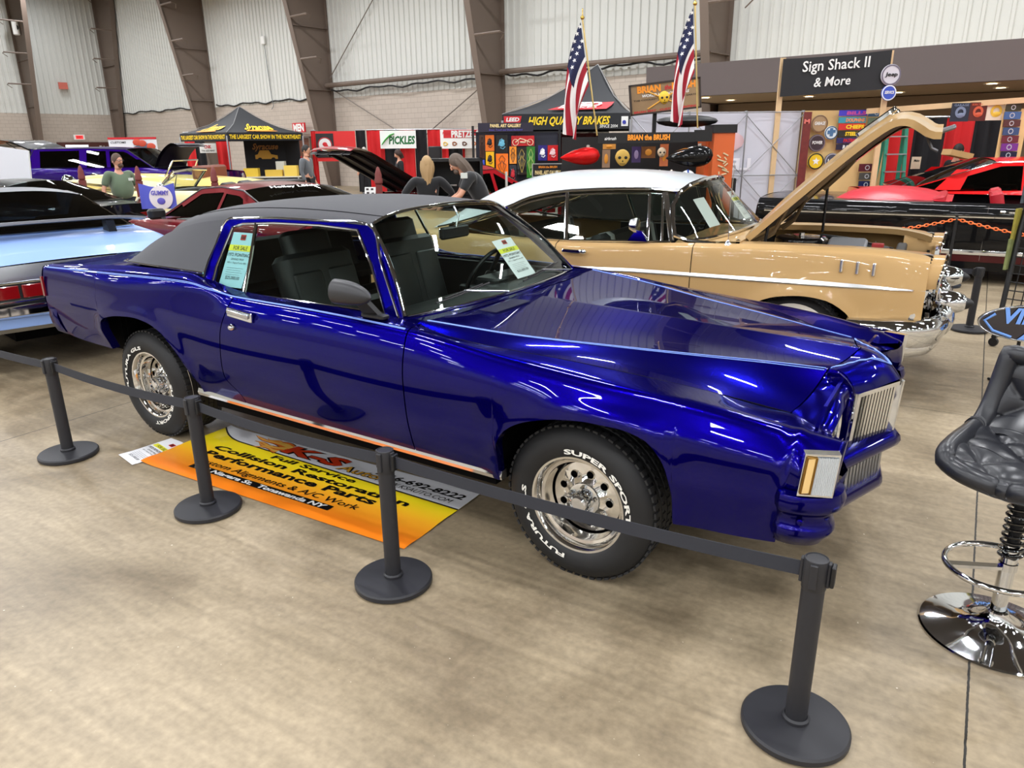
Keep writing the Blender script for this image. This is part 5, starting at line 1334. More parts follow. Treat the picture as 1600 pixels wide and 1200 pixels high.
# roof and pillars
ro = empty('roof', (0, 0, 0)); ro.parent = gold
rx = [(-.93, 1.455), (-1.2, 1.50), (-1.6, 1.522), (-2.0, 1.515), (-2.35, 1.475), (-2.65, 1.39), (-2.95, 1.25), (-3.15, 1.10)]
rzf = pchip([-p[0] for p in rx], [p[1] for p in rx]); rail = pchip([.93, 1.25, 1.85, 2.2, 2.4, 2.7, 3.0, 3.15], [1.385, 1.40, 1.375, 1.315, 1.235, 1.14, 1.06, 1.03]); rw = pchip([.93, 1.3, 1.85, 2.3, 2.7, 3.15], [.60, .635, .655, .70, .745, .76])
rows = []
for x in np.linspace(.93, 3.15, 36):
    zc, zr, w = float(rzf(x)), float(rail(x)), float(rw(x)); rows.append([(-x + .05 * (1 - k * k) * max(0, 1 - (x - .93) / .3), w * math.copysign(abs(k) ** .92, k), zr + (zc - zr) * (1 - abs(k) ** 2.6)) for k in np.linspace(-1, 1, 33)])
m = MB(); m.grid(rows); m.build('roof_skin', CREAMW, ro, smooth=60)
m = MB(); m.grid([[(p[0], p[1] * .96, p[2] - .03) for p in r] for r in rows[1:22]]); m.build('headliner', mat('tan_headliner', (120, 108, 90), .8), ro)
for f in (lambda L: L, mirl):
    rl_ = f([(-x, -float(rw(x)) - .004, float(rail(x)) - .004) for x in np.linspace(.93, 3.1, 30)])
    m = MB(); m.tube(rl_, .013, 8); m.build('drip_moulding', CHROME, gold)
    m = MB(); m.tube([tuple(np.array(p) + (0, .006 if p[1] < 0 else -.006, -.034)) for p in rl_[2:26]], .010, 8); m.build('window_upper_trim', CHROME, gold)
    m = MB(); m.tube(f([(-.93, -.835, 1.025), (-1.3, -.845, 1.012), (-1.75, -.845, .995), (-2.2, -.842, 1.0), (-2.6, -.82, 1.02), (-2.85, -.78, 1.05), (-2.95, -.75, 1.08)]), .010, 8); m.build('belt_moulding', CHROME, gold)
    for a, b_, r_ in (((-.925, -.83, 1.03), (-1.045, -.655, 1.375), .022), ((-1.11, -.84, 1.02), (-1.17, -.66, 1.375), .011), ((-1.80, -.845, .99), (-1.875, -.66, 1.355), .016), ((-2.84, -.77, 1.04), (-2.60, -.735, 1.16), .014), ((-1.0, -.835, 1.03), (-1.065, -.655, 1.375), .010)):
        m = MB(); m.tube(f([a, b_]), r_, 10, sy=.6); m.build('window_pillar', CHROME, gold)
    m = MB(); m.poly(f([(-.93, -.825, 1.02), (-1.05, -.64, 1.375), (-1.85, -.65, 1.36), (-2.35, -.70, 1.24), (-2.8, -.75, 1.08), (-2.3, -.83, 1.0), (-1.8, -.835, .99)])); m.build('side_glass', glass('pale_glass', (222, 232, 226), .06), gold, smooth=0)
    # wrap-round windshield post
    m = MB(); m.tube(f([(-.60, -.80, 1.02), (-.80, -.82, 1.035), (-.905, -.815, 1.07), (-.945, -.76, 1.16), (-.972, -.69, 1.28), (-.955, -.62, 1.37), (-.90, -.52, 1.425), (-.86, -.3, 1.455), (-.84, 0, 1.462)]), .018, 8); m.build('windshield_frame', CHROME, gold)
wsb = curve3([(-.90, -.795, 1.045), (-.72, -.765, 1.045), (-.58, -.60, 1.07), (-.50, -.35, 1.09), (-.47, 0, 1.10), (-.50, .35, 1.09), (-.58, .60, 1.07), (-.72, .765, 1.045), (-.90, .795, 1.045)], 31)
wst = curve3([(-.965, -.64, 1.36), (-.95, -.58, 1.40), (-.90, -.45, 1.43), (-.86, -.25, 1.452), (-.85, 0, 1.458), (-.86, .25, 1.452), (-.90, .45, 1.43), (-.95, .58, 1.40), (-.965, .64, 1.36)], 31)
m = MB(); m.grid([[tuple(wsb[i] * (1 - t) + wst[i] * t) for i in range(31)] for t in np.linspace(0, 1, 6)]); m.build('windshield', glass('pale_glass', (222, 232, 226), .06), gold)
m = MB(); m.tube([tuple(p) for p in wsb[2:-2]], .014, 8); m.build('windshield_base_trim', CHROME, gold)
m = MB(); rows = []
for i in range(31): 
    p = wsb[i]; rows.append([tuple(p + (0, 0, -.012)), (max(-.42, p[0] + .03), p[1] * 1.03, 1.045 + .02 * (1 - abs(p[1])))])
m.grid(rows); m.grid([[(-.42, y, 1.045 + .02 * (1 - abs(y))), (-.44, y, .9)] for y in np.linspace(-.83, .83, 9)]); m.build('cowl', TAN, gold)
an = MB(); an.tube([(-.50, -.845, 1.03), (-.505, -.845, 1.30), (-.50, -.84, 1.60)], .0025, 5); an.build('antenna', SATIN, gold)
an = MB(); an.lathe([(.028, 1.025), (.02, 1.045), (.008, 1.06)], 14, c=(-.50, -.845, 0)); an.build('antenna_base', CHROME, gold)
gm_ = empty('door_mirror', (-1.20, -.875, 1.02)); gm_.parent = gold
m = MB(); m.prism([(-.06, 0, 0), (.10, 0, 0), (.05, 0, .08), (.0, 0, .08)], (0, .04, 0)); m.build('mirror_foot', CHROME, gm_, smooth=0)
m = MB(); m.lathe([(0, -.05), (.04, -.04), (.058, 0.0), (.055, .02), (0, .022)], 20, c=(0, .0, .12), axis='X'); m.build('mirror_head', CHROME, gm_)
m = MB(); m.rbox((-1.70, -.945, .925), (.17, .03, .028), .012); m.ball((-1.60, -.95, .925), (.03, .02, .02), 10, 6); m.build('door_handle', CHROME, gold)
for f in (lambda L: L, mirl):
    for x in (-1.86, -.74): 
        m = MB(); m.tube(f([gside(x, t) for t in np.linspace(.02, 5, 20)]), .0032, 5); m.build('panel_gap', DARK, gold)
GREYV = mat('grey_seat_vinyl', (150, 152, 150), .5); BLKV = mat('black_seat_cloth', (26, 27, 28), .6)
for nm, x, zt in (('front_bench', -1.55, 1.03), ('rear_bench', -2.42, 1.05)):
    s_ = empty(nm, (0, 0, 0)); s_.parent = gold
    m = MB(); M = Matrix.Rotation(R(-14), 3, 'Y'); m.rbox((x, 0, zt - .28), (.16, 1.36, .56), .07, M=M); m.rbox((x + .30, 0, .60), (.55, 1.36, .18), .07); m.build('upholstery', BLKV, s_)
    for y in (-.50, .50):
        m = MB(); m.rbox((x + .012, y, zt - .275), (.165, .14, .565), .07, M=M); m.build('grey_band', GREYV, s_)
    m = MB(); m.rbox((x - .09, 0, zt - .28), (.02, 1.3, .5), .01, M=M); m.build('back_panel', GREYV, s_)
m = MB(); m.rbox((-.80, 0, .96), (.30, 1.45, .12), .05); m.build('dashboard', TAN, gold)
sw2 = empty('steering_wheel', (-1.05, .36, .98)); sw2.parent = gold; sw2.rotation_euler = (0, R(-60), 0)
m = MB(); m.tube([(.20 * math.cos(a), .20 * math.sin(a), 0) for a in np.linspace(0, 2 * PI, 32, endpoint=False)], .010, 8, closed=True); m.rbox((0, 0, 0), (.02, .38, .012), .005); m.rbox((0, 0, 0), (.06, .06, .03), .01); m.build('rim', BLACK, sw2)
for s in (-1, 1):
    m = MB(); m.rbox((-1.35, s * .80, .75), (1.2, .03, .48), .01); m.build('door_card', BLKV, gold)
# sheets shown inside the tan car's and the blue coupe's glass
def car_sheet(c, o, ux, uy, label, base=PAPER, full=True, w=.216, h=.279):
    T = Matrix.Translation(c.location) @ Matrix.Rotation(c.rotation_euler.z, 4, 'Z')
    return sale_sheet('sale_sheet', T @ mframe(o, ux, uy), label, 'sheet of paper', None, base, full, w, h)
PALEBLUE = mat('pale_blue_paper', (176, 222, 236), .5)
car_sheet(hero, (-2.262, -.812, 1.02), (1, .045, .0), (-.035, .47, .88), 'pale blue sale sheet taped inside the blue coupe\'s rear side window', PALEBLUE, True, .185, .31)
car_sheet(hero, (-1.03, .30, .995), (.0, .93, .02), (-.62, .10, .72), 'white sale sheet on the dashboard behind the blue coupe\'s windshield', w=.20, h=.27)
car_sheet(gold, (-.74, -.45, 1.10), (.10, .60, .02), (-.5, .10, .7), 'white show card with pictures inside the tan car\'s windshield, nearer one', PAPER, False, .2, .26)
car_sheet(gold, (-.62, .25, 1.11), (.03, .6, .0), (-.55, .05, .7), 'white sale sheet inside the tan car\'s windshield, farther one', w=.2, h=.28)
car_sheet(gold, (-1.62, .80, 1.06), (1, 0, 0), (0, -.35, .9), 'grey typed sheet hanging in the tan car\'s far side window', mat('grey_paper', (150, 154, 152), .6), False, .28, .26)

# ------------------------------------------------------------------ neighbouring cars
SKY = paint('sky_blue_paint', (146, 178, 238), metal=0, rough=.3); BLKP = paint('black_paint', (10, 10, 12)); MAROON = paint('maroon_paint', (112, 16, 26), metal=.3)
MATTE = mat('matt_dark_grey_roof', (96, 97, 104), .45)
A_B = R(137)
def fwd(a, d, l=0): return (math.cos(a) * d + math.sin(a) * l, math.sin(a) * d - math.cos(a) * l)      # d ahead, l to the right
o = fwd(A_B, 4.05)
blue2, W2, Z2 = simple_car('car', (-3.48 + o[0], 6.04 + o[1], A_B), 'sky blue coupe with grey roof and rear wing, seen from behind', SKY,
    dict(x=(-4.05, .75), hw=.93, wb=2.95, R=.33, mid=.70, zs=[(-4.05, .88), (-3.3, .985), (-2.6, 1.02), (-1, .98), (.75, .90)], gh=[(-.95, .98), (-1.55, 1.29), (-1.9, 1.325), (-2.3, 1.30), (-3.0, 1.03)], roofmat=MATTE, frame=MATTE, gw=(.80, .60), crown=.02, sill=.26, tailmat=mat('argent_panel', (150, 152, 156), .25, 1), bumper=False, wheel='spoke'))
m = MB()
for s in (-1, 1): 
    M = Matrix.Rotation(R(14), 3, 'Y')
    ped = [(-3.26, s * .50 - .05, .985), (-3.10, s * .50 - .05, .985), (-3.17, s * .50 - .03, 1.11), (-3.27, s * .50 - .03, 1.11)]
    w_ = MB(); w_.prism(ped, (0, .07, 0)); w_.rbox((-3.18, s * .50, .99), (.22, .12, .012), .03); w_.build('wing_pedestal', BLACK, blue2)
rows = []
for y in np.linspace(-.80, .80, 25):
    e = .03 * (abs(y) / .8) ** 6; rows.append([(-3.34, y, 1.135 - e), (-3.33, y, 1.155 - e), (-3.22, y, 1.150 - e), (-3.10, y, 1.120 - e), (-3.09, y, 1.110 - e), (-3.22, y, 1.118 - e), (-3.34, y, 1.135 - e)])
m.grid(rows); m.poly(rows[0][:-1]); m.poly(rows[-1][:-1]); m.build('rear_wing', mat('satin_grey_wing', (92, 93, 100), .3), blue2)
m = MB(); m.lathe([(0, -4.11), (.02, -4.11), (.032, -4.10), (.034, -4.085)], 20, c=(0, .0, .845), axis='X'); m.build('trunk_lock', CHROME, blue2)
for s in (-1, 1):
    tl = empty('tail_lamp_unit', (0, 0, 0)); tl.parent = blue2
    m = MB(); m.rbox((-4.115, s * .50, .70), (.05, .50, .15), .03); m.build('lamp_housing', BLACK, tl)
    m = MB(); m.tube([(-4.14, s * .50 + a, .70 + b_) for a, b_ in ((-.24, -.07), (.24, -.07), (.25, 0), (.24, .07), (-.24, .07), (-.25, 0))], .010, 8, closed=True); m.build('lamp_surround', CHROME, tl)
    m = MB(); m.rbox((-4.142, s * .63, .70), (.02, .18, .10), .01); m.rbox((-4.142, s * .45, .70), (.02, .14, .10), .01); m.build('red_lens', mat('red_lens', (120, 10, 14), .2, coat=1), tl)
    m = MB(); m.rbox((-4.145, s * .315, .70), (.02, .09, .09), .01); m.build('backup_lens', mat('clear_ribbed', (220, 214, 204), .2), tl)
m = MB(); pc = curve3([(-3.8, -.94, 0), (-4.08, -.90, 0), (-4.16, -.5, 0), (-4.18, 0, 0), (-4.16, .5, 0), (-4.08, .90, 0), (-3.8, .94, 0)], 30)
m.grid([[(p[0], p[1], .60), (p[0] - .03, p[1], .59), (p[0] - .035, p[1], .53), (p[0], p[1], .505)] for p in pc]); m.build('rear_bumper', CHROME, blue2)
m = MB(); m.grid([[(p[0] + .02, p[1] * .98, .51), (p[0] + .03, p[1] * .97, .42), (p[0] + .10, p[1] * .95, .40)] for p in pc]); m.build('rear_valance', SKY, blue2)

o = (-4.15, 10.1)
must, Wm, Zm = simple_car('car', (o[0], o[1], R(138)), 'maroon hatchback coupe with black windows behind the sky blue car', MAROON,
    dict(x=(-3.55, .92), hw=.87, wb=2.55, R=.32, mid=.55, zs=[(-3.55, 1.0), (-2.7, .99), (-1, .93), (0, .91), (.92, .74)], gh=[(-.55, .95), (-1.25, 1.285), (-1.7, 1.315), (-2.2, 1.29), (-3.15, 1.03)], gw=(.76, .56), pillars=[((-1.80, .955), (-1.83, 1.30), .03, .03), ((-2.55, .96), (-2.25, 1.27), .09, .05)], trim=mat('dark_window_trim', (60, 56, 58), .4), bumpmat=MAROON, roofcrown=.04, crown=.02, wheel='spoke', pw=.05, glass=glass('limo_glass', (30, 32, 34), .7)))
m = MB(); put_text(m, 'Holley LSfest', (-2.42, .36, 1.305), (0, -1, 0), (-.93, 0, -.3) if False else (.93, 0, .34), .62, .052, .03, .1, eps=.012); m.build('window_lettering', WHITE, must, smooth=0)
m = MB(); m.rbox((-.78, .93, 1.0), (.12, .20, .12), .05); m.prism([(-.72, .85, .94), (-.85, .85, .94), (-.82, .87, 1.0), (-.74, .87, 1.0)], (0, .05, 0)); m.build('door_mirror', BLACK, must)

blk, Wb, Zb = simple_car('car', (-5.75 + fwd(R(163), 3.6)[0], 10.95 + fwd(R(163), 3.6)[1], R(163)), 'glossy black coupe beyond the sky blue car, only roof and trunk showing', BLKP,
    dict(x=(-3.6, .95), hw=.90, wb=2.65, R=.32, mid=.6, zs=[(-3.6, .93), (-2.5, .98), (1, .86)], gh=[(-.8, .95), (-1.4, 1.24), (-1.8, 1.27), (-2.3, 1.24), (-3.0, 1.0)], gw=(.78, .58)))

# purple wagon-bodied truck, tailgate up, hood up
PURP = paint('deep_purple_paint', (34, 6, 92), metal=.7, rough=.3)
pw, Wp, Zp = simple_car('truck', (-8.6, 21.0, R(-3)), 'lowered deep purple passenger truck with raised glass tailgate', PURP,
    dict(x=(-4.3, .95), hw=.98, wb=3.3, R=.36, mid=.62, zs=[(-4.3, 1.27), (-1, 1.27), (-.5, 1.22), (.95, 1.10)], gh=[(-.72, 1.25), (-1.45, 1.72), (-2.5, 1.76), (-4.0, 1.75), (-4.22, 1.28)], gw=(.90, .78), pillars=[((-1.95, 1.26), (-1.98, 1.74), .05, .05), ((-2.65, 1.26), (-2.65, 1.75), .10, .10), ((-3.95, 1.26), (-3.95, 1.75), .12, .12)], pw=.05, hood=False, deck=False, bumpmat=PURP, trim=BLACK, roofcrown=.04, glass=glass('limo_glass2', (60, 62, 70), .6), taper=.02, wheel='spoke'), cat='truck')
m = MB(); hp2 = curve3([(-.75, 0, 1.27), (-.55, 0, 1.62), (-.25, 0, 1.86), (-.05, 0, 1.82)], 12)
m.grid([[(p[0], k * .82, p[2]) for k in np.linspace(-1, 1, 7)] for p in hp2]); m.grid([[(p[0] + .05, k * .80, p[2] - .05) for k in np.linspace(-1, 1, 7)] for p in hp2]); m.build('raised_hood', mat('dark_purple_underside', (18, 12, 30), .4), pw)
tg = empty('raised_tailgate', (0, 0, 0)); tg.parent = pw
gate = curve3([(-4.10, 0, 1.76), (-4.5, 0, 1.93), (-4.9, 0, 2.0), (-5.3, 0, 1.94), (-5.42, 0, 1.86)], 16)
m = MB(); m.grid([[(p[0], k * .84, p[2]) for k in np.linspace(-1, 1, 7)] for p in gate]); m.grid([[(p[0] + .01, k * .80, p[2] - .05) for k in np.linspace(-1, 1, 7)] for p in gate])
m.build('tailgate_shell', BLKP, tg)
m = MB(); m.tube([(-4.2, -.7, 1.55), (-4.75, -.7, 1.92)], .012, 6); m.tube([(-4.2, .7, 1.55), (-4.75, .7, 1.92)], .012, 6); m.build('gas_strut', BLACK, tg)
m = MB(); m.grid([[(-4.30 - .05 * math.sin(PI * t), k * .80, .66 + (1.72 - .66) * t) for k in (-1, -.5, 0, .5, 1)] for t in np.linspace(0, 1, 5)]); m.build('cargo_opening', mat('grey_trim', (96, 90, 84), .7), pw)

# pale yellow roadster with big chrome lamps
YEL2 = paint('pale_yellow_paint', (232, 206, 124)); CRM = paint('cream_paint', (240, 228, 176))
ys = empty('car', (-8.2, 17.3, 0), R(172), 'pale yellow open roadster with big round chrome headlamps', 'car')
m = MB(); rows = []
for x, w, zt in ((1.55, .30, 1.13), (1.1, .34, 1.16), (.4, .45, 1.18), (-.2, .62, 1.17), (-.6, .72, 1.15), (-1.6, .78, 1.12), (-2.5, .74, 1.05), (-3.0, .55, .92)):
    rows.append([(x, -w, .50), (x, -w * 1.03, .8), (x, -w * .97, zt - .1), (x, -w * .7, zt - .01), (x, 0, zt + .03), (x, w * .7, zt - .01), (x, w * .97, zt - .1), (x, w * 1.03, .8), (x, w, .50)])
m.grid(rows); m.build('body', YEL2, ys, smooth=60)
for s in (-1, 1):
    m = MB(); rows = []
    for a in np.linspace(-10, 190, 22):
        c_, s_ = math.cos(R(a)), math.sin(R(a)); rows.append([(1.1 + .46 * c_, s * .55, .44 + .44 * s_), (1.1 + .48 * c_, s * .72, .45 + .47 * s_), (1.1 + .46 * c_, s * .88, .44 + .44 * s_)])
    m.grid(rows); m.build('front_wing', YEL2, ys)
    m = MB(); m.lathe([(.0, 1.50), (.08, 1.52), (.14, 1.60), (.165, 1.70), (.16, 1.715)], 28, c=(0, s * .46, 1.04), axis='X'); m.build('headlamp_bowl', CHROME, ys)
    m = MB(); m.lathe([(.155, 1.71), (.08, 1.735), (0, 1.745)], 28, c=(0, s * .46, 1.04), axis='X'); m.build('headlamp_lens', mat('lamp_glass_opaque', (190, 196, 198), .1, spec=.9, coat=1), ys)
    wheel('wheel', .40, .16, .25, ys, 'cap', (1.1, s * .80, .40), s, wall=True); wheel('wheel', .40, .16, .25, ys, 'cap', (-1.9, s * .82, .40), s, wall=True)
m = MB()
for k in range(5): m.prism([(.15 + k * .16, .50, .98), (.27 + k * .16, .50, .98), (.27 + k * .16, .50, 1.08), (.15 + k * .16, .50, 1.08)], (0, .02, 0))
m.build('hood_louvre_panel', BLACK, ys, smooth=0)
m = MB(); m.rbox((-1.5, 0, 1.22), (.22, 1.2, .30), .08); m.build('seat_back', mat('brown_leather', (120, 66, 48), .5), ys)
m = MB()
for a, b_ in (((-.75, -.55, 1.15), (-.95, -.5, 1.48)), ((-.75, .55, 1.15), (-.95, .5, 1.48)), ((-.95, -.5, 1.48), (-.95, .5, 1.48))): m.tube([a, b_], .018, 6)
m.build('windshield_frame', CHROME, ys)
m = MB(); m.box((-.5, 0, .42), (3.6, .9, .12)); m.build('chassis', DARK, ys)

# cream convertible
crm, Wc, Zc = simple_car('car', (-7.6, 15.0, R(176)), 'cream convertible with chrome windshield frame parked beside the yellow roadster', CRM,
    dict(x=(-4.0, .9), hw=.95, wb=2.95, R=.34, mid=.6, zs=[(-4.0, .95), (-1.2, .98), (.9, .95)], gh=[(-.9, .98), (-1.3, 1.3), (-1.5, 1.3), (-3.0, .98)], closed=False, seatmat=mat('black_seat', (24, 24, 26), .5)))
m = MB()
m.tube([(-1.05, -.74, .99), (-1.36, -.66, 1.32), (-1.33, 0, 1.35), (-1.36, .66, 1.32), (-1.05, .74, .99)], .028, 8); m.tube([(-1.05, .82, .99), (-1.5, .80, 1.28), (-1.42, .82, .99)], .014, 6); m.build('windshield_frame', CHROME, crm)
m = MB(); m.grid([[(-1.05, y, .99), (-1.36, y * .9, 1.33)] for y in (-.73, 0, .73)]); m.build('windshield', GLASS, crm)
m = MB(); m.ball((-1.25, .98, 1.08), (.07, .04, .05), 14, 8); m.tube([(-1.25, .9, .98), (-1.25, .97, 1.06)], .012, 6); m.build('door_mirror', CHROME, crm)
m = MB(); m.rbox((-3.0, 0, 1.05), (.8, 1.5, .14), .06); m.build('folded_top', BLACK, crm)
m = MB(); hpc = [(-.75, 1.02), (.2, 1.13), (.75, 1.18)]
m.grid([[(x, k * .78, z) for k in np.linspace(-1, 1, 7)] for x, z in hpc]); m.grid([[(x, k * .78, z - .05) for k in np.linspace(-1, 1, 7)] for x, z in hpc]); m.build('raised_hood', CRM, crm)

# dark red car, black-lined hood wide open
RED1 = paint('dark_red_paint', (150, 22, 30), metal=.1)
rd, Wr, Zr = simple_car('car', (-2.1, 11.7, R(215)), 'dark red car with its hood wide open behind the blue coupe\'s roof', RED1,
    dict(x=(-3.1, .85), hw=.84, wb=2.2, R=.32, mid=.6, zs=[(-3.1, .98), (-1.0, 1.0), (.85, .96)], gh=[(-.85, 1.0), (-1.35, 1.34), (-1.9, 1.36), (-2.5, 1.02)], gw=(.74, .56), hood=False, pillars=[((-1.8, 1.0), (-1.8, 1.35), .03, .03)]))
oh = empty('open_hood', (0, 0, 0)); oh.parent = rd
hpr = curve3([(-.62, 0, 1.08), (-.05, 0, 1.40), (.42, 0, 1.66), (.62, 0, 1.70), (.70, 0, 1.66)], 18)
m = MB(); m.grid([[(p[0] - .02, k * .78, p[2] + .03 * (1 - k * k) + .012) for k in np.linspace(-1, 1, 11)] for p in hpr]); m.build('hood_skin', RED1, oh)
m = MB(); m.grid([[(p[0], k * .77, p[2] - .035) for k in np.linspace(-1, 1, 11)] for p in hpr]); 
for k in (-.5, 0, .5): m.tube([(p[0], k, p[2] - .05) for p in hpr], .03, 6)
m.build('hood_lining', BLACK, oh)
m = MB(); m.tube([(-.55, .7, 1.0), (-.5, .72, 1.15), (-.3, .7, 1.22)], .02, 6); m.build('hood_hinge', BLACK, oh)
m = MB(); m.rbox((0, 0, .86), (.5, .5, .3), .05); m.lathe([(0, 1.06), (.16, 1.06), (.17, 1.02), (.15, .98)], 24); m.build('engine', BLACK, rd)
m = MB(); m.lathe([(0, 1.075), (.12, 1.07), (.14, 1.03)], 24, c=(.1, .1, 0)); m.tube([(-.72, -.7, 1.05), (-.72, .7, 1.05)], .03, 8); m.build('chrome_dress_up', CHROME, rd)

# far right: red coupe and black convertible
REDP = paint('bright_red_paint', (216, 20, 22))
rc, Wx, Zx = simple_car('car', (10.6, 11.5, R(-14)), 'bright red coupe parked behind the black convertible', REDP,
    dict(x=(-4.9, .9), hw=.93, wb=2.95, R=.34, mid=.62, zs=[(-4.9, .96), (-1.2, 1.0), (.9, .95)], gh=[(-.9, 1.0), (-1.5, 1.37), (-2.2, 1.41), (-3.1, 1.40), (-4.35, 1.02)], gw=(.82, .64), pillars=[((-2.75, .99), (-2.72, 1.41), .02, .02), ((-3.78, 1.0), (-3.55, 1.30), .18, .10)]))
bc, Wc2, Zc2 = simple_car('car', (8.35, 8.75, R(-31)), 'long black convertible with red interior behind the orange chain', BLKP,
    dict(x=(-5.1, .9), hw=.98, wb=3.1, R=.34, mid=.64, zs=[(-5.1, .985), (-2.5, .985), (.9, .95)], gh=[(-.9, 1.0), (-1.3, 1.3), (-1.5, 1.3), (-3.1, .98)], closed=False, seatmat=mat('red_vinyl', (176, 26, 40), .45), sill=.17, taper=.04, crown=.01, ww=True))
m = MB(); rows = []
for x in np.linspace(-4.15, -2.75, 14):
    t = (x + 4.15) / 1.4; rows.append([(x, k * (.62 + .1 * math.sin(PI * t)), .99 + .14 * math.sin(PI * min(1, t * 1.05)) ** .6 * (1 - abs(k) ** 3) + .008 * math.sin(k * 14 + x * 9)) for k in np.linspace(-1, 1, 15)])
m.grid(rows); m.build('red_top_cover', mat('red_vinyl_cover', (196, 36, 52), .35), bc)
for s in (-1, 1):
    for z, h, mt in ((.835, .016, CHROME), (.40, .03, CHROME)):
        m = MB(); m.grid([[(x, s * (Wc2(x) + .012 + .012), z + h), (x, s * (Wc2(x) + .03), z), (x, s * (Wc2(x) + .024), z - h)] for x in np.linspace(-5.0, .8, 20)]); m.build('side_moulding', mt, bc)
    m = MB(); m.grid([[(x, s * (Wc2(x) + .012), .37), (x, s * (Wc2(x) - .01), .28)] for x in np.linspace(-5.0, .8, 20)]); m.build('maroon_rocker', mat('maroon_rocker', (70, 12, 18), .3), bc)
    m = MB(); m.rbox((-2.15, s * (Wc2(-2.15) + .03), .895), (.16, .03, .03), .012); m.build('door_handle', CHROME, bc)
    m = MB(); m.tube([(-2.35, s * (Wc2(-2.35) + .0), .97), (-2.35, s * (Wc2(-2.35) + .012), .30)], .003, 4); m.build('door_gap', SATIN, bc)
# orange van at the far left edge
og = empty('van', (-17.6, 23.0, 0), R(20), 'orange vehicle with rounded roof at the far left edge', 'van')
m = MB(); rows = []
for x, zt in ((-2.2, 1.2), (-1.8, 1.9), (-.9, 2.10), (.4, 2.08), (1.1, 1.85), (1.6, 1.25), (2.3, 1.1)):
    rows.append([(x, -.9, .35), (x, -.93, 1.1), (x, -.8, zt - .2), (x, -.5, zt), (x, .5, zt), (x, .8, zt - .2), (x, .93, 1.1), (x, .9, .35)])
m.grid(rows); m.build('body', paint('orange_paint', (232, 116, 30)), og, smooth=60)
m = MB(); m.prism([(-1.7, -.92, 1.15), (1.1, -.92, 1.15), (.9, -.84, 1.75), (-1.5, -.84, 1.75)], (0, -.02, 0)); m.build('side_glass', mat('dark_opaque_glass', (14, 15, 17), .1, coat=1), og, smooth=0)
for x in (-1.5, 1.5):
    wheel('wheel', .33, .2, .2, og, 'cap', (x, -.9, .33), -1)

# ------------------------------------------------------------------ booths along the wall
TENTK = mat('black_tent_fabric', (30, 32, 37), .65); YTXT = mat('yellow_print', (246, 208, 40), .5); OTXT = mat('orange_print', (244, 150, 40), .5); RTXT = mat('red_print', (200, 34, 44), .5)
DRED = mat('red_drape', (206, 34, 38), .8); DBLK = mat('black_drape', (26, 26, 30), .85); PIPE = mat('booth_pipe', (170, 172, 176), .35, .8)
WOOD = mat('pale_pine', (216, 184, 140), .6, noise=(6, .12)); PLY = mat('plywood', (226, 190, 130), .6, noise=(4, .15)); PURPLE = mat('purple_print', (92, 84, 176), .5)
def tent(corners, peak, ztop, drop, label):
    """corners: four (x, y) in order; front edges are 0-1 and 1-2"""
    t = empty('canopy_tent', (corners[1][0], corners[1][1], 0), 0, label, 'tent'); o = Vector((corners[1][0], corners[1][1], 0))
    c = [Vector((x, y, ztop)) - o for x, y in corners]; pk = Vector(peak) - o
    m = MB()
    for i in range(4):
        a, b_ = c[i], c[(i + 1) % 4]; rows = []
        for k in range(9):
            u = k / 8; rows.append([tuple((a.lerp(b_, s_)).lerp(pk, u) - Vector((0, 0, .16 * math.sin(PI * u) + .03 * math.sin(PI * s_) * (1 - u)))) for s_ in np.linspace(0, 1, 9)])
        m.grid(rows)
    m.build('canopy', TENTK, t, smooth=60)
    for i in range(4):
        a, b_ = c[i], c[(i + 1) % 4]; m = MB(); m.grid([[tuple(a.lerp(b_, s_)), tuple(a.lerp(b_, s_) - Vector((0, 0, drop)))] for s_ in np.linspace(0, 1, 5)]); m.build('valance', TENTK, t, smooth=0)
        m = MB(); m.box((a.x, a.y, ztop / 2 - drop * .4), (.045, .045, ztop)); m.build('leg', PIPE, t, smooth=0)
        m = MB(); m.tube([tuple(a), tuple(a.lerp(pk, .5) - Vector((0, 0, .15))), tuple(pk)], .008, 5); m.build('seam_piping', mat('pale_piping', (150, 150, 150), .6), t)
    return t, c, pk
def on_roof(a, b_, pk, s_, u, sag=True): return (a.lerp(b_, s_)).lerp(pk, u) - Vector((0, 0, .16 * math.sin(PI * u) + .03 * math.sin(PI * s_) * (1 - u)))
def vtext(m, s_, a, b_, t0, t1, z0, h, bold=.03, off=.01, shear=0.):
    """text on the vertical plane through a and b (left to right seen from outside)"""
    d = (b_ - a); L = d.length; d.normalize(); n = Vector((d.y, -d.x, 0)); put_text(m, s_, a + d * L * t0 + Vector((0, 0, z0)) + n * off, d, (0, 0, 1), L * (t1 - t0), h, bold, shear)
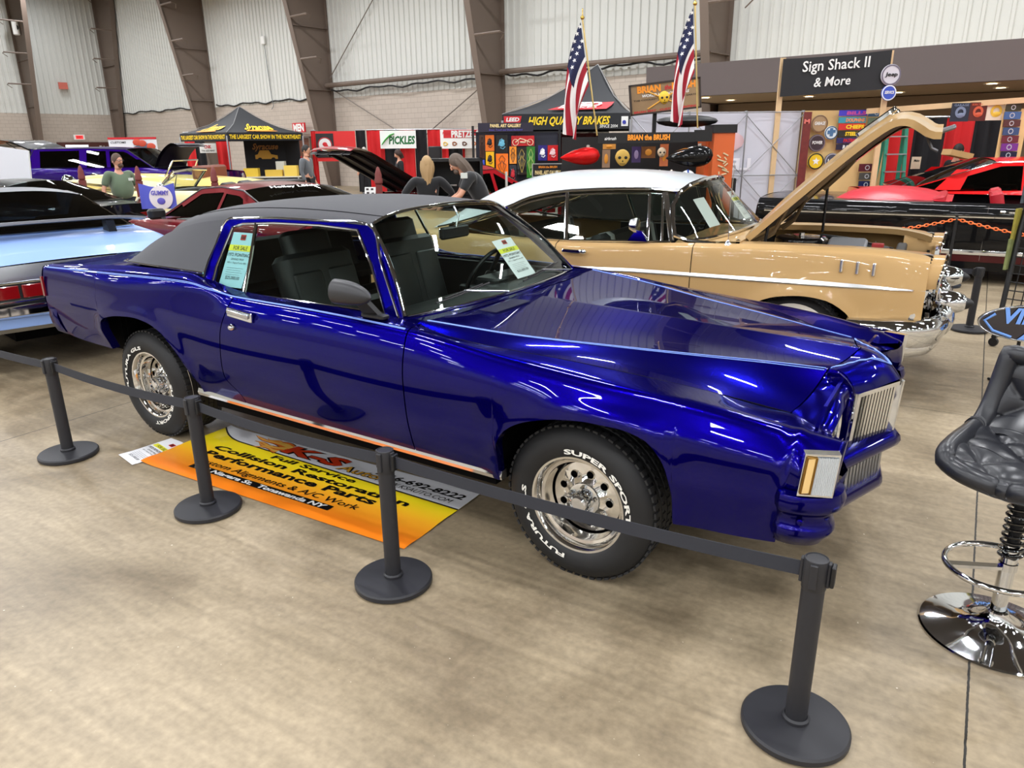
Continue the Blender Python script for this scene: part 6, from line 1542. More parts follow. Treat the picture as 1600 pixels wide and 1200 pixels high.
# left tent, corner towards the camera
cs = [(-11.75, 27.6), (-9.35, 25.6), (-7.45, 27.9), (-9.85, 29.9)]
t1, c, pk = tent(cs, (-9.55, 27.7, 3.12), 2.22, .26, 'black pop-up tent with yellow lettering on its valances, far left')
m = MB(); vtext(m, 'THE LARGEST CAR SHOW IN THE NORTHEAST', c[0] - Vector((0, 0, .2)), c[1] - Vector((0, 0, .2)), .03, .97, 0, .13, .03); vtext(m, 'THE LARGEST CAR SHOW IN THE NORTHEAST', c[1] - Vector((0, 0, .2)), c[2] - Vector((0, 0, .2)), .03, .97, 0, .13, .03); m.build('valance_lettering', YTXT, t1, smooth=0)
for a, b_ in ((c[0], c[1]), (c[1], c[2])):
    m = MB(); put_text(m, 'Syracuse', (0, 0, 0), (1, 0, 0), (0, 1, 0), .5, .3, .04, .3, warp=lambda x, y: tuple(on_roof(a, b_, pk, .24 + x * 1.0, .22 + y * .9) + Vector((0, -.03, .03)))); m.build('roof_logo_lettering', YTXT, t1, smooth=0)
    m = MB(); rows = []
    for k in range(15):
        x = k / 14; rows.append([tuple(on_roof(a, b_, pk, .26 + x * .46, .10 + v * (.02 + .10 * math.sin(PI * x) ** .5)) + Vector((0, -.03, .03))) for v in (0, 1)])
    m.grid(rows); m.build('roof_logo_flame', OTXT, t1)
m = MB(); m.prism([tuple(c[2] - Vector((.12, .1, .26))), tuple(c[3] - Vector((-.1, .3, .26))), tuple(c[3] - Vector((-.1, .3, 2.2))), tuple(c[2] - Vector((.12, .1, 2.2)))], (-.02, -.02, 0)); m.build('back_wall', DBLK, t1, smooth=0)
m = MB()
x0, x1, z0, z1 = (-9.558, -8.376, 1.244, 1.830)
ox, oy = cs[1]
tr_ = [(0, .2), (.0, .55), (.12, .6), (.22, .95), (.62, .95), (.72, .6), (1, .5), (1, .2), (.9, .2), (.85, .32), (.75, .32), (.7, .2), (.3, .2), (.25, .32), (.15, .32), (.1, .2)]
bd = empty('printed_backdrop', ((x0 + x1) / 2, 28.35, 0), 0, 'black backdrop with a golden truck picture under the left tent', 'backdrop'); w_ = x1 - x0
m.box((0, 0, 1.1), (w_ * 1.35, .03, 2.0)); m.build('cloth', DBLK, bd, smooth=0)
m = MB(); m.prism([(-w_ * .35 + w_ * .7 * a, -.03, z0 + (z1 - z0) * .7 * b_) for a, b_ in tr_], (0, -.005, 0)); m.build('truck_picture', mat('gold_print', (190, 140, 40), .5), bd, smooth=0)
m = MB(); put_text(m, 'Syracuse', (-w_ * .42, -.03, z1 - .16), (1, 0, 0), (0, 0, 1), w_ * .8, .20, .03, .3, eps=.01); m.build('lettering', mat('bronze_print', (150, 100, 44), .5), bd, smooth=0)
# drapes: a wavy sheet each
def drape(x0, x1, y0, y1, z0, z1, mt, label, group):
    n = max(8, int(math.hypot(x1 - x0, y1 - y0) / .05)); d = empty('drape', ((x0 + x1) / 2, (y0 + y1) / 2, 0), 0, label, 'drape', group); cx_, cy_ = d.location.x, d.location.y
    m = MB(); rows = []
    for i in range(n + 1):
        t = i / n; w = .045 * math.sin(t * n * 1.1) + .02 * math.sin(t * n * .43 + 1); x = x0 + (x1 - x0) * t - cx_; y = y0 + (y1 - y0) * t - cy_ + w
        rows.append([(x, y, z1 - .02), (x, y, z1 - .5), (x + .01 * math.sin(i), y * 1.0, (z0 + z1) / 2), (x, y, z0)])
    m.grid(rows); m.build('cloth', mt, d); m = MB(); m.tube([(x0 - cx_, y0 - cy_, z1), (x1 - cx_, y1 - cy_, z1)], .022, 6); m.build('rail', PIPE, d); return d
Yd = 30.0
segs = [(486, 494, 'r'), (494, 556, 'r2'), (556, 571, 'b'), (573, 600, 'r'), (600, 624, 'b'), (624, 648, 'r'), (648, 667, 'b'), (668, 700, 'r'), (700, 722, 'b'), (722, 746, 'r')]
XS = {486: (-7.672, 30.000, 2.311)[0], 494: (-7.474, 30.000, 2.309)[0], 556: (-5.939, 30.000, 2.293)[0], 571: (-5.567, 30.000, 2.289)[0], 573: (-5.518, 30.000, 2.289)[0], 600: (-4.849, 30.000, 2.282)[0], 624: (-4.254, 30.000, 2.275)[0], 648: (-3.659, 30.000, 2.269)[0], 667: (-3.189, 30.000, 2.264)[0], 668: (-3.164, 30.000, 2.264)[0], 700: (-2.371, 30.000, 2.256)[0], 722: (-1.825, 30.000, 2.250)[0], 746: (-1.230, 30.000, 2.244)[0]}
for a, b_, k in segs:
    if k == 'r2': continue
    drape(XS[a], XS[b_], Yd - .1, Yd - .1, .02, 2.33, DRED if k == 'r' else DBLK, ('red' if k == 'r' else 'black') + ' pipe-and-drape curtain at the food booths', ('red' if k == 'r' else 'black') + ' drapes at the food booths')
def board(name, rect, Y, mt, label, cat='sign', th=.02, txt=(), tilt=0, border=None, group=None, loose=0):
    """flat rectangular sign; txt: (string, u0, v0, width, cap height, material, bold, shear) in fractions of the board"""
    x0, x1, z0, z1 = rect; w, h = x1 - x0, z1 - z0
    o = empty(name, ((x0 + x1) / 2, Y, (z0 + z1) / 2), 0, label, cat, group); o.rotation_euler = (0, tilt, 0)
    m = MB()
    if loose:
        rows = [[(-w / 2 + w * i / 16, .03 * math.sin(i * 1.3) * loose, -h / 2 + h * j / 4 - .04 * h * math.sin(PI * i / 16) * (j / 4)) for i in range(17)] for j in range(5)]; m.grid(rows); m.build('sheet', mt, o)
    else: m.box((0, 0, 0), (w, th, h)); m.build('panel', mt, o, smooth=0)
    if border:
        m = MB(); b_ = min(w, h) * .06
        for cx_, cz_, dx, dz in ((0, h / 2, w + b_, b_), (0, -h / 2, w + b_, b_), (-w / 2, 0, b_, h), (w / 2, 0, b_, h)): m.box((cx_, -.005, cz_), (dx, th * 1.6, dz))
        m.build('frame', border, o, smooth=0)
    for s_, u, v, tw, th_, mt2, bo, shr in txt:
        m = MB(); put_text(m, s_, (-w / 2 + u * w, -th / 2 - (.03 * loose), -h / 2 + v * h), (1, 0, 0), (0, 0, 1), tw * w, th_ * h, bo, shr, eps=.006); m.build('lettering', mt2, o, smooth=0)
    return o, w, h
rb, w, h = board('banner', (-7.426, -5.901, 1.195, 2.294), 29.6, mat('red_banner', (214, 44, 44), .6), 'red banner with a black emblem poster at the drapes', 'banner')
m = MB(); m.box((-w * .27, -.02, .03), (w * .44, .02, h * .80)); m.build('emblem_poster', mat('charcoal_print', (40, 36, 38), .6), rb, smooth=0)
m = MB(); m.lathe([(0, -.035), (w * .14, -.035), (w * .155, -.033)], 28, c=(-w * .27, 0, .06), axis='Y'); m.build('round_emblem', mat('white_print', (226, 222, 220), .5), rb)
m = MB(); m.lathe([(w * .165, -.034), (w * .18, -.034)], 28, c=(-w * .27, 0, .06), axis='Y'); m.ball((-w * .27, -.04, .08), (w * .06, .01, w * .05), 12, 8); m.ball((-w * .24, -.04, .0), (w * .05, .01, w * .06), 12, 8); m.build('emblem_red', RTXT, rb)
pk_, w, h = board('banner', (-4.917, -3.553, 1.641, 2.288), 29.4, mat('white_banner', (236, 236, 234), .6), 'white banner reading PICKLES in green', 'banner', txt=[('PICKLES', .24, .26, .72, .42, mat('dark_green_print', (16, 104, 50), .5), .04, .1)])
m = MB(); m.tube([(-w * .46, -.03, -h * .28), (-w * .36, -.03, -h * .02), (-w * .22, -.03, h * .24), (-w * .10, -.03, h * .34)], [.05, .085, .09, .06], 10, sy=.3); m.build('pickle_picture', mat('pickle_green', (60, 170, 60), .5), pk_)
pz, w, h = board('banner', (-2.626, -1.115, 1.616, 2.309), 29.4, mat('white_banner', (236, 236, 234), .6), 'white and red banner reading PRETZELS', 'banner')
m = MB(); m.box((.05, -.015, h * .26), (w * .9, .01, h * .42)); m.build('red_band', RTXT, pz, smooth=0)
m = MB(); put_text(m, 'PRETZELS', (-w * .22, -.022, h * .10), (1, 0, 0), (0, 0, 1), w * .70, h * .32, .05, 0, eps=.01); m.build('lettering', WHITE, pz, smooth=0)
m = MB(); put_text(m, 'Hand', (-w * .44, -.022, h * .25), (1, 0, 0), (0, 0, 1), w * .18, h * .12, .03, .2, eps=.01); m.build('lettering', RTXT, pz, smooth=0)
for k, (u, col) in enumerate(((-.38, (228, 190, 90)), (-.15, (150, 84, 40)), (.1, (96, 52, 30)), (.34, (232, 130, 50)))):
    m = MB(); m.tube([(u * w + .07 * math.cos(a) * (1 + .3 * math.cos(3 * a)), -.02, -h * .25 + .06 * math.sin(a)) for a in np.linspace(0, 2 * PI, 14, endpoint=False)], .022, 6, closed=True); m.build('pretzel_picture', mat('pz%d' % k, col, .5), pz)
# MEN sign + door on the wall, exit sign, brown doors
dr = empty('restroom_door', room(20.4, .05), WANG, 'dark wooden restroom door in the block wall under the MEN sign', 'door')
m = MB(); m.box((0, -.03, 1.06), (1.05, .06, 2.12)); m.build('leaf', mat('dark_wood_door', (92, 50, 32), .5), dr, smooth=0); m = MB(); m.box((-.55, -.05, 1.08), (.07, .1, 2.2)); m.box((.55, -.05, 1.08), (.07, .1, 2.2)); m.box((0, -.05, 2.17), (1.17, .1, .08)); m.build('frame', M_STEEL, dr, smooth=0)
ms = empty('men_sign', room(20.6, .4, 2.60), WANG, 'red sign reading MEN above the restroom door', 'sign')
m = MB(); m.box((0, 0, 0), (1.0, .05, .42)); m.build('panel', RTXT, ms, smooth=0); m = MB(); put_text(m, 'MEN', (-.42, -.03, -.15), (1, 0, 0), (0, 0, 1), .84, .30, .05, eps=.005); m.build('lettering', WHITE, ms, smooth=0)
LW = lambda v, o_, z: tuple(Vector(room(o_, v, z)))
lwa = math.atan2(-VA.y, -VA.x)
ex = empty('exit_sign', room(.5, 2.7, 2.45), lwa, 'small lit red EXIT sign on the far left wall', 'exit sign')
m = MB(); m.box((0, 0, 0), (.62, .08, .30)); m.build('housing', WHITE, ex, smooth=0); m = MB(); m.box((0, -.045, 0), (.42, .02, .20)); m.build('lit_panel', mat('exit_red', (232, 60, 60), emit=1.2), ex, smooth=0)
m = MB(); put_text(m, 'EXIT', (-.16, -.058, -.06), (1, 0, 0), (0, 0, 1), .32, .12, .04, eps=.004); m.build('lettering', mat('exit_dark', (120, 10, 14), .5), ex, smooth=0)
ex2 = empty('exit_sign', room(.3, 3.0, 5.4), lwa, 'faded red sign high on the ribbed panels, far left', 'sign')
m = MB(); m.box((0, 0, 0), (.5, .06, .38)); m.build('panel', mat('faded_red', (206, 110, 96), .5), ex2, smooth=0)
do = empty('exit_doors', room(.1, 2.2, 0), lwa, 'brown double exit doors with a bright window in the far left wall', 'door')
m = MB(); m.box((0, -.03, 1.08), (3.4, .08, 2.16)); m.build('leaves', mat('dark_brown_door', (78, 40, 34), .5), do, smooth=0); m = MB(); m.box((-.6, -.09, 1.85), (1.3, .03, .30)); m.build('window', mat('daylight_pane', (240, 246, 255), emit=1.6), do, smooth=0)
m = MB(); put_text(m, 'Tickets', (.7, -.09, 1.78), (1, 0, 0), (0, 0, 1), .6, .16, .03, eps=.01); m.build('lettering', WHITE, do, smooth=0)
# white poster backdrop behind the purple truck
wp, w, h = board('poster_wall', (-12.457, -10.962, 1.288, 2.047), 24, mat('white_vinyl_print', (226, 226, 230), .5), 'white printed backdrop with a dark car picture behind the purple truck', 'backdrop', txt=[('CUSTOMS', .04, .80, .32, .08, INK, .02, .2), ('Detailing', .04, .56, .18, .10, INK, .02, .2), ('(585) 382-8643', .52, .72, .26, .06, INK, .01, 0)])
m = MB(); m.box((0, -.01, h * .5), (w, .04, .06)); m.build('red_header', RTXT, wp, smooth=0)
m = MB(); m.prism([(-w * .05, -.02, 0), (.02, -.02, h * .16), (w * .18, -.02, h * .28), (w * .40, -.02, h * .30), (w * .46, -.02, 0)], (0, -.006, 0)); m.build('car_picture', mat('grey_blue_print', (88, 100, 116), .5), wp, smooth=0)
m = MB()
for a, b_ in ((.2, .3), (.38, .18), (.3, .0), (.1, .34)): m.ball((w * a, -.03, h * b_), (.14, .01, .10), 8, 6)
m.build('red_splashes', mat('splash_red', (196, 74, 50), .5), wp)
wb2 = empty('display_board', (-9.3, 14.1, 0), R(-10), 'tall white display board standing under the raised glass tailgate', 'board')
m = MB(); m.prism([(-.3, 0, .4), (.38, 0, .4), (.55, 0, 1.72), (-.48, 0, 1.86)], (0, .03, 0)); m.build('sheet', mat('board_white', (214, 216, 224), .5), wb2, smooth=0); m = MB(); m.box((-.1, .03, .2), (.04, .04, .42)); m.box((.2, .03, .2), (.04, .04, .42)); m.build('foot', PIPE, wb2, smooth=0)
# left booth drapes under/near the tent
for k, (a, b_, mt, nm) in enumerate((((-12.465, 29.000, 1.546)[0], (-12.079, 29.000, 1.542)[0], DRED, 'red'), ((-12.079, 29.000, 1.542)[0], (-11.693, 29.000, 1.537)[0], DBLK, 'black'), ((-11.259, 29.000, 1.533)[0], (-10.728, 29.000, 1.527)[0], DRED, 'red'))):
    drape(a, b_, 29.6, 29.6, .02, 2.3, mt, nm + ' drape hanging behind the left tent', nm + ' drapes behind the left tent')
board('paper_sign', (-11.625, -11.001, 1.558, 1.900), 28.9, WHITE, 'white paper sign hung on the drapes under the left tent', 'sign', txt=[('CNK', .28, .48, .44, .34, RTXT, .03, 0), ('716-225-NNY', .1, .14, .8, .18, INK, .01, 0)])
tb = empty('merchandise_table', (-8.4, 27.0, 0), R(10), 'table of yellow boxes and picture cards under the left tent', 'table')
m = MB(); m.box((0, 0, .74), (2.0, .7, .04)); m.build('top', mat('table_white', (210, 206, 190), .6), tb, smooth=0)
for x in (-.9, .9):
    for y in (-.3, .3): m = MB(); m.box((x, y, .36), (.04, .04, .72)); m.build('leg', PIPE, tb, smooth=0)
for k, (x, w_, h_, col) in enumerate(((-.7, .5, .28, (226, 190, 60)), (.1, .6, .22, (214, 178, 70)), (.7, .45, .36, (232, 200, 90)), (.3, .3, .5, (190, 190, 180)))):
    b2 = MB(); b2.box((-8.4 + x, 27.0 + (.1 if k == 3 else -.08), .76 + h_ / 2), (w_, .25, h_)); tag(b2.build('box', mat('goods%d' % k, col, .6), smooth=0), ['mustard yellow box at the left of the table under the left tent', 'wide ochre box in the middle of the table under the left tent', 'tall yellow box at the right of the table under the left tent', 'grey framed card standing behind the boxes under the left tent'][k], 'box')

# LEED tent
cs = [(-.14, 16.0), (2.50, 16.0), (3.1, 19.0), (.2, 19.2)]
t2, c, pk = tent([cs[0], cs[1], cs[2], cs[3]], (1.97, 17.5, 3.40), 2.33, .31, 'black pop-up tent with red logo and yellow lettering behind the flags')
a, b_ = c[0], c[1]; zz = Vector((0, 0, .31))
m = MB(); vtext(m, 'HIGH QUALITY BRAKES', a - zz, b_ - zz, .20, .83, .10, .15, .03, .012, .25); m.build('valance_lettering', YTXT, t2, smooth=0)
m = MB(); vtext(m, 'SINCE 2004', a - zz, b_ - zz, .76, .90, .03, .06, .01, .012, .1); m.build('valance_small_lettering', WHITE, t2, smooth=0)
m = MB(); m.prism([(a.x + .03, a.y - .012, a.z - .04), (a.x + .40, a.y - .012, a.z - .04), (a.x + .36, a.y - .012, a.z - .20), (a.x + .26, a.y - .012, a.z - .28), (a.x + .10, a.y - .012, a.z - .28), (a.x + .04, a.y - .012, a.z - .20)], (0, -.004, 0)); m.build('red_shield', RTXT, t2, smooth=0)
m = MB(); vtext(m, 'LEED', a - zz, b_ - zz, .03, .13, .17, .07, .04, .022, .2); vtext(m, 'BRAKES', a - zz, b_ - zz, .04, .12, .10, .035, .01, .022, .2); m.build('shield_lettering', WHITE, t2, smooth=0)
m = MB(); vtext(m, 'e', a - zz, b_ - zz, .935, .965, .10, .10, .04, .03, 0); m.build('maker_mark', mat('blue_print', (50, 60, 170), .5), t2, smooth=0); m = MB(); m.box((a.x + 2.52, a.y - .01, a.z - .16), (.14, .01, .19)); m.build('maker_label', WHITE, t2, smooth=0)
def roof_patch(s0, s1, u0, u1, mt, nm, sk=.0, off=.03):
    m = MB(); rows = []
    for i in range(13):
        s_ = s0 + (s1 - s0) * i / 12; rows.append([tuple(on_roof(a, b_, pk, s_ + sk * v, u0 + (u1 - u0) * v) + Vector((0, -off, off))) for v in (0, .5, 1)])
    m.grid(rows); m.build(nm, mt, t2)
roof_patch(.29, .82, .13, .33, RTXT, 'red_roof_logo', .12)
m = MB(); put_text(m, 'LEED', (0, 0, 0), (1, 0, 0), (0, 1, 0), .40, .105, .05, .4, warp=lambda x, y: tuple(on_roof(a, b_, pk, .37 + x, .21 + y) + Vector((0, -.05, .05)))); put_text(m, 'BRAKES', (0, 0, 0), (1, 0, 0), (0, 1, 0), .36, .04, .02, .2, warp=lambda x, y: tuple(on_roof(a, b_, pk, .37 + x, .15 + y) + Vector((0, -.05, .05)))); m.build('roof_lettering', WHITE, t2, smooth=0)
m = MB(); rows = [[tuple(on_roof(c[1], c[2], pk, s_, u) + Vector((.05, -.02, .04))) for u in (.14, .24, .34)] for s_ in np.linspace(.15, .7, 8)]; m.grid(rows); m.build('side_roof_logo', RTXT, t2)
drape(.0, 2.4, 18.6, 18.6, .02, 2.0, mat('dark_maroon_drape', (70, 22, 28), .85), 'dark maroon drape inside the tent with the red logo', None)

# panel art gallery: black lattice stand with painted panels
YG = 14.6
gl = empty('gallery_stand', (.1, YG + .08, 0), 0, 'black lattice stand carrying the painted panels, left of the brush booth', 'display stand')
gx0, gx1, gz0, gz1 = (-0.689, 0.977, 0.502, 2.078)
m = MB(); m.box(((gx0 + gx1) / 2 - .1, .05, (gz1 - .12) / 2 + .1), (gx1 - gx0 - .1, .03, gz1 - .32)); m.build('backing', mat('gallery_backing', (44, 46, 58), .7), gl, smooth=0)
for x in (gx0 - .1, (gx0 + gx1) / 2 - .1, gx1 - .12): m = MB(); m.box((x, .0, gz1 / 2), (.045, .045, gz1)); m.build('upright', BLACK, gl, smooth=0)
m = MB()
for z in (.4, 1.0, 1.45, gz1 - .12): m.box(((gx0 + gx1) / 2 - .1, -.01, z), (gx1 - gx0, .02, .02))
m.build('cross_rails', BLACK, gl, smooth=0)
board('header_sign', (-0.581, 0.448, 1.965, 2.123), 14.45, mat('dark_header', (38, 34, 52), .6), 'dark header sign reading PANEL ART GALLERY over the painted panels', txt=[('PANEL ART GALLERY', .22, .52, .56, .34, mat('cream_print', (236, 214, 150), .5), .04, 0), ('Enter, Touch and Shoot Backyard', .2, .12, .6, .2, PURPLE, .01, .2)])
PN = [((758,211,772,236), (240,120,30), 'orange painted panel with dark figure, top row of the gallery', 1), ((775,211,793,239), (12,14,18), 'black painted panel with a light blue winged emblem', 2), ((759,237,772,262), (244,190,30), 'yellow painted panel with small dark figure', 1), ((775,240,794,276), (246,120,24), 'tall orange pinstriped panel in the middle of the gallery', 3), ((799,212,835,228), (196,26,34), 'wide red panel with a pale motorcycle outline', 4),
 ((796,229,807,256), (246,150,40), 'narrow orange panel beside the black scroll panel', 3), ((808,230,823,273), (12,12,14), 'tall black panel with gold scroll lines', 3), ((823,229,836,278), (40,120,36), 'tall green panel with a pale vine', 3), ((776,277,793,300), (226,228,232), 'white panel with a small blue car drawing, bottom row', 2), ((759,269,775,291), (14,14,26), 'black panel with a small red car drawing', 5),
 ((749,250,757,267), (70,90,200), 'small blue panel at the left of the gallery', 1), ((749,211,757,248), (70,44,34), 'narrow brown panel at the gallery\'s left edge', 3), ((796,258,807,288), (22,20,34), 'narrow navy panel with a faint figure', 5), ((841,227,855,251), (36,30,120), 'dark blue panel with white scribble right of the green one', 2), ((856,227,872,251), (196,30,34), 'red panel with white figure next to the red tank', 1)]
PR = [(-0.455, -0.287, 1.625, 1.911), (-0.251, -0.034, 1.588, 1.909), (-0.450, -0.292, 1.324, 1.613), (-0.258, -0.027, 1.157, 1.576), (0.039, 0.472, 1.710, 1.893), (-0.000, 0.133, 1.389, 1.701), (0.144, 0.326, 1.188, 1.688), (0.326, 0.484, 1.128, 1.697), (-0.252, -0.043, 0.873, 1.145), (-0.458, -0.262, 0.982, 1.242), (-0.574, -0.476, 1.267, 1.465), (-0.566, -0.469, 1.488, 1.913), (-0.005, 0.130, 1.013, 1.366), (0.544, 0.714, 1.441, 1.718), (0.726, 0.919, 1.439, 1.716)]
MOT = {1: (28, 26, 30), 2: (110, 190, 220), 3: (60, 30, 20), 4: (240, 214, 180), 5: (190, 40, 50)}
for (px_, col, lb_, k), r_ in zip(PN, PR):
    o, w, h = board('small_painting', r_, YG - .03, mat('panel_%d_%d_%d' % col, col, .25, coat=.5), lb_, 'painting', th=.015, group='painted panels on the gallery stand')
    mc = (200, 170, 80) if col == (12, 12, 14) else ((190, 220, 120) if col == (40, 120, 36) else ((250, 250, 250) if col == (36, 30, 120) else ((236, 200, 200) if col == (196, 30, 34) else MOT[k]))); mm = mat('motif_%d_%d_%d' % mc, mc, .4)
    m = MB(); y = -.014
    if k == 3:
        for s_ in (-1, 1):
            m.tube([(s_ * w * .02, y, -h * .42), (s_ * w * .22, y, -h * .15), (s_ * w * .34, y, .0), (s_ * w * .12, y, h * .10), (s_ * w * .25, y, h * .25), (s_ * w * .03, y, h * .42)], .005, 5); m.tube([(s_ * w * .05, y, -h * .2), (s_ * w * .15, y, .03 * h), (0, y, h * .2)], .004, 5)
    elif k == 4:
        for cx_ in (-.32, .32): m.tube([(w * cx_ + .055 * math.cos(a), y, -h * .15 + .055 * math.sin(a)) for a in np.linspace(0, 2 * PI, 16, endpoint=False)], .007, 5, closed=True)
        m.tube([(-w * .32, y, -h * .15), (-w * .12, y, h * .22), (w * .05, y, h * .12), (w * .32, y, -h * .15)], .010, 5); m.tube([(-w * .12, y, -h * .12), (w * .1, y, -h * .15), (w * .12, y, h * .08)], .016, 6)
    else:
        m.ball((0, y, 0), (w * .26, .008, h * .16), 12, 8); m.ball((w * .08, y, h * .16), (w * .16, .008, h * .10), 10, 6); m.tube([(-w * .3, y, -h * .1), (-w * .15, y, h * .22), (w * .05, y, h * .3)], .008, 5); m.tube([(w * .3, y, -h * .15), (w * .1, y, -h * .28), (-w * .15, y, -h * .2)], .008, 5)
    m.build('painted_motif', mm, o)
board('gallery_sign', (0.408, 0.956, 1.184, 1.404), 13.6, mat('sign_black', (22, 22, 24), .5), 'small framed sign reading PANEL ART GALLERY in front of the gallery', txt=[('BRIAN the BRUSH', .2, .68, .6, .16, OTXT, .03, 0), ('PANEL ART GALLERY', .08, .18, .84, .3, mat('cream_print', (236, 214, 150), .5), .04, 0)], border=mat('grey_frame', (170, 170, 168), .5))
# brush booth
YB = 11.7
bb = empty('booth_cabinet', (2.05, YB + .5, 0), 0, 'black and orange display booth full of airbrushed parts', 'booth')
bx0, bx1, bz0, bz1 = (0.859, 3.555, 0.682, 1.732)
m = MB(); m.box(((bx0 + bx1) / 2 - 2.05, .35, .92), (bx1 - bx0, .04, 1.84)); m.build('back_wall', mat('booth_black', (24, 23, 24), .6), bb, smooth=0)
m = MB(); m.box(((bx0 + bx1) / 2 - 2.05, 0, .62), (bx1 - bx0, .6, 1.15)); m.build('counter', mat('booth_black', (24, 23, 24), .6), bb, smooth=0)
ORG = mat('booth_orange', (206, 96, 44), .5)
a0, a1, c0, c1 = (3.095, 3.410, 0.712, 1.923)
m = MB(); m.box(((a0 + a1) / 2 - 2.05, -.30, 1.0), (a1 - a0, .5, 2.0 - .12)); m.build('orange_side_cabinet', ORG, bb, smooth=0)
m = MB(); m.box(((a0 + a1) / 2 - 2.05, -.30, 1.93), (a1 - a0 + .04, .54, .12)); m.build('cabinet_top', BLACK, bb, smooth=0)
m = MB(); rs_ = random.Random(3)
for k in range(14): m.tube([((a0 + a1) / 2 - 2.05 - .10 + .2 * rs_.random(), -.56, 1.15 + .03 * k), ((a0 + a1) / 2 - 2.05 - .10 + .2 * rs_.random(), -.56, 1.19 + .03 * k)], .012, 5)
m.build('scribble_panel', mat('scribble', (210, 190, 150), .5), bb)
m = MB(); m.box((a0 - 2.05 - .02, -.05, 1.55), (.08, .5, .7)); m.build('orange_trim', ORG, bb, smooth=0)
for nm, rr, tx in (('lit_header', (1.340, 2.784, 1.742, 1.888), [('BRIAN the BRUSH', .30, .28, .44, .5, OTXT, .05, 0), ('airbrush', .06, .3, .12, .3, WHITE, .02, .2)]), ('side_header', (2.782, 3.042, 1.751, 1.915), [])):
    x0, x1, z0, z1 = rr; m = MB(); m.box(((x0 + x1) / 2 - 2.05, -.60, (z0 + z1) / 2), (x1 - x0, .06, z1 - z0)); m.build(nm, mat('booth_black', (24, 23, 24), .6), bb, smooth=0)
    for s_, u, v, tw, th_, mt2, bo, shr in tx:
        m = MB(); put_text(m, s_, (x0 + u * (x1 - x0) - 2.05, -.632, z0 + v * (z1 - z0)), (1, 0, 0), (0, 0, 1), tw * (x1 - x0), th_ * (z1 - z0), bo, shr, eps=.006); m.build('header_lettering', mt2, bb, smooth=0)
m = MB(); m.ball((2.75 - 2.05, -.2, 2.05), (.48, .25, .09), 24, 8); m.build('padded_case', BLACK, bb)
def tank(loc, s_, mt, fl, label):
    o = empty('motorcycle_tank', loc, R(4), label, 'motorcycle fuel tank'); m = MB(); rows = []
    for i in range(19):
        t = i / 18; r = .135 * s_ * math.sin(PI * min(1, t * 1.0) ** .62) ** .75 if 0 < t < 1 else .004; rows.append([(s_ * (.30 - .60 * t), r * .8 * math.cos(a), r * .95 * math.sin(a) - .03 * t * s_) for a in np.linspace(0, 2 * PI, 25)])
    m.grid(rows); m.build('shell', mt, o, smooth=60)
    m = MB()
    for k in range(4):
        P = []
        for i in range(11):
            t = i / 10; x = s_ * (.22 - .40 * t); zc = (-.04 + .035 * k + .02 * math.sin(t * 7 + k)) * s_; r = .118 * s_ * math.sin(PI * min(.99, (.30 * s_ - x) / (.6 * s_)) ** .62) ** .75; y = -math.sqrt(max(1e-5, (r * .8) ** 2 * (1 - min(.95, abs(zc + .01) / (r * .95)) ** 2))) - .004; hh = .010 * (1 - t) * s_
            P.append([(x, y, zc + hh), (x, y, zc - hh)])
        m.grid(P)
    m.build('painted_flames', fl, o); m = MB(); m.lathe([(.03, 0), (.03, .03), (0, .035)], 14, c=(.12 * s_, 0, .115 * s_)); m.build('filler_cap', CHROME, o); return o
x0, x1, z0, z1 = (0.806, 1.316, 1.441, 1.698)
tank(((x0 + x1) / 2, 11.5, (z0 + z1) / 2), 1.0, paint('candy_red_tank', (196, 20, 20), .5), mat('silver_flame', (170, 150, 150), .3, .6), 'red teardrop motorcycle tank with silver flames on the brush booth')
x0, x1, z0, z1 = (2.288, 2.886, 1.410, 1.709)
tank(((x0 + x1) / 2, 11.0, (z0 + z1) / 2), 1.15, BLKP, OTXT, 'black motorcycle tank with orange flames on the brush booth')
# small pieces hung on the booth wall
def skull(loc, s_, mt, label, cat='mask'):
    o = empty('painted_mask', loc, 0, label, cat)
    m = MB(); m.ball((0, 0, .02 * s_), (.11 * s_, .04, .12 * s_), 20, 12, lambda p: (p.x * (1 - .25 * max(0, -p.z)), p.y, p.z)); m.build('shell', mt, o)
    m = MB()
    for q in (-1, 1): m.ball((q * .045 * s_, -.034, .02 * s_), (.026 * s_, .012, .022 * s_), 10, 6)
    m.ball((0, -.036, -.03 * s_), (.01 * s_, .01, .014 * s_), 8, 5)
    for q in range(-2, 3): m.box((q * .016 * s_, -.034, -.068 * s_), (.004, .01, .022 * s_))
    m.build('eye_holes', BLACK, o); return o
for rr, mt, lb_ in (((1.648, 1.878, 1.364, 1.642), mat('mask_yellow', (226, 186, 90), .4), 'pale yellow skull-faced mask on the booth wall'), ((2.304, 2.444, 1.473, 1.692), mat('mask_cream', (222, 200, 170), .4), 'cream mask with a stitched face near the black tank')):
    x0, x1, z0, z1 = rr; skull(((x0 + x1) / 2, 11.95, (z0 + z1) / 2), (x1 - x0) / .22, mt, lb_)
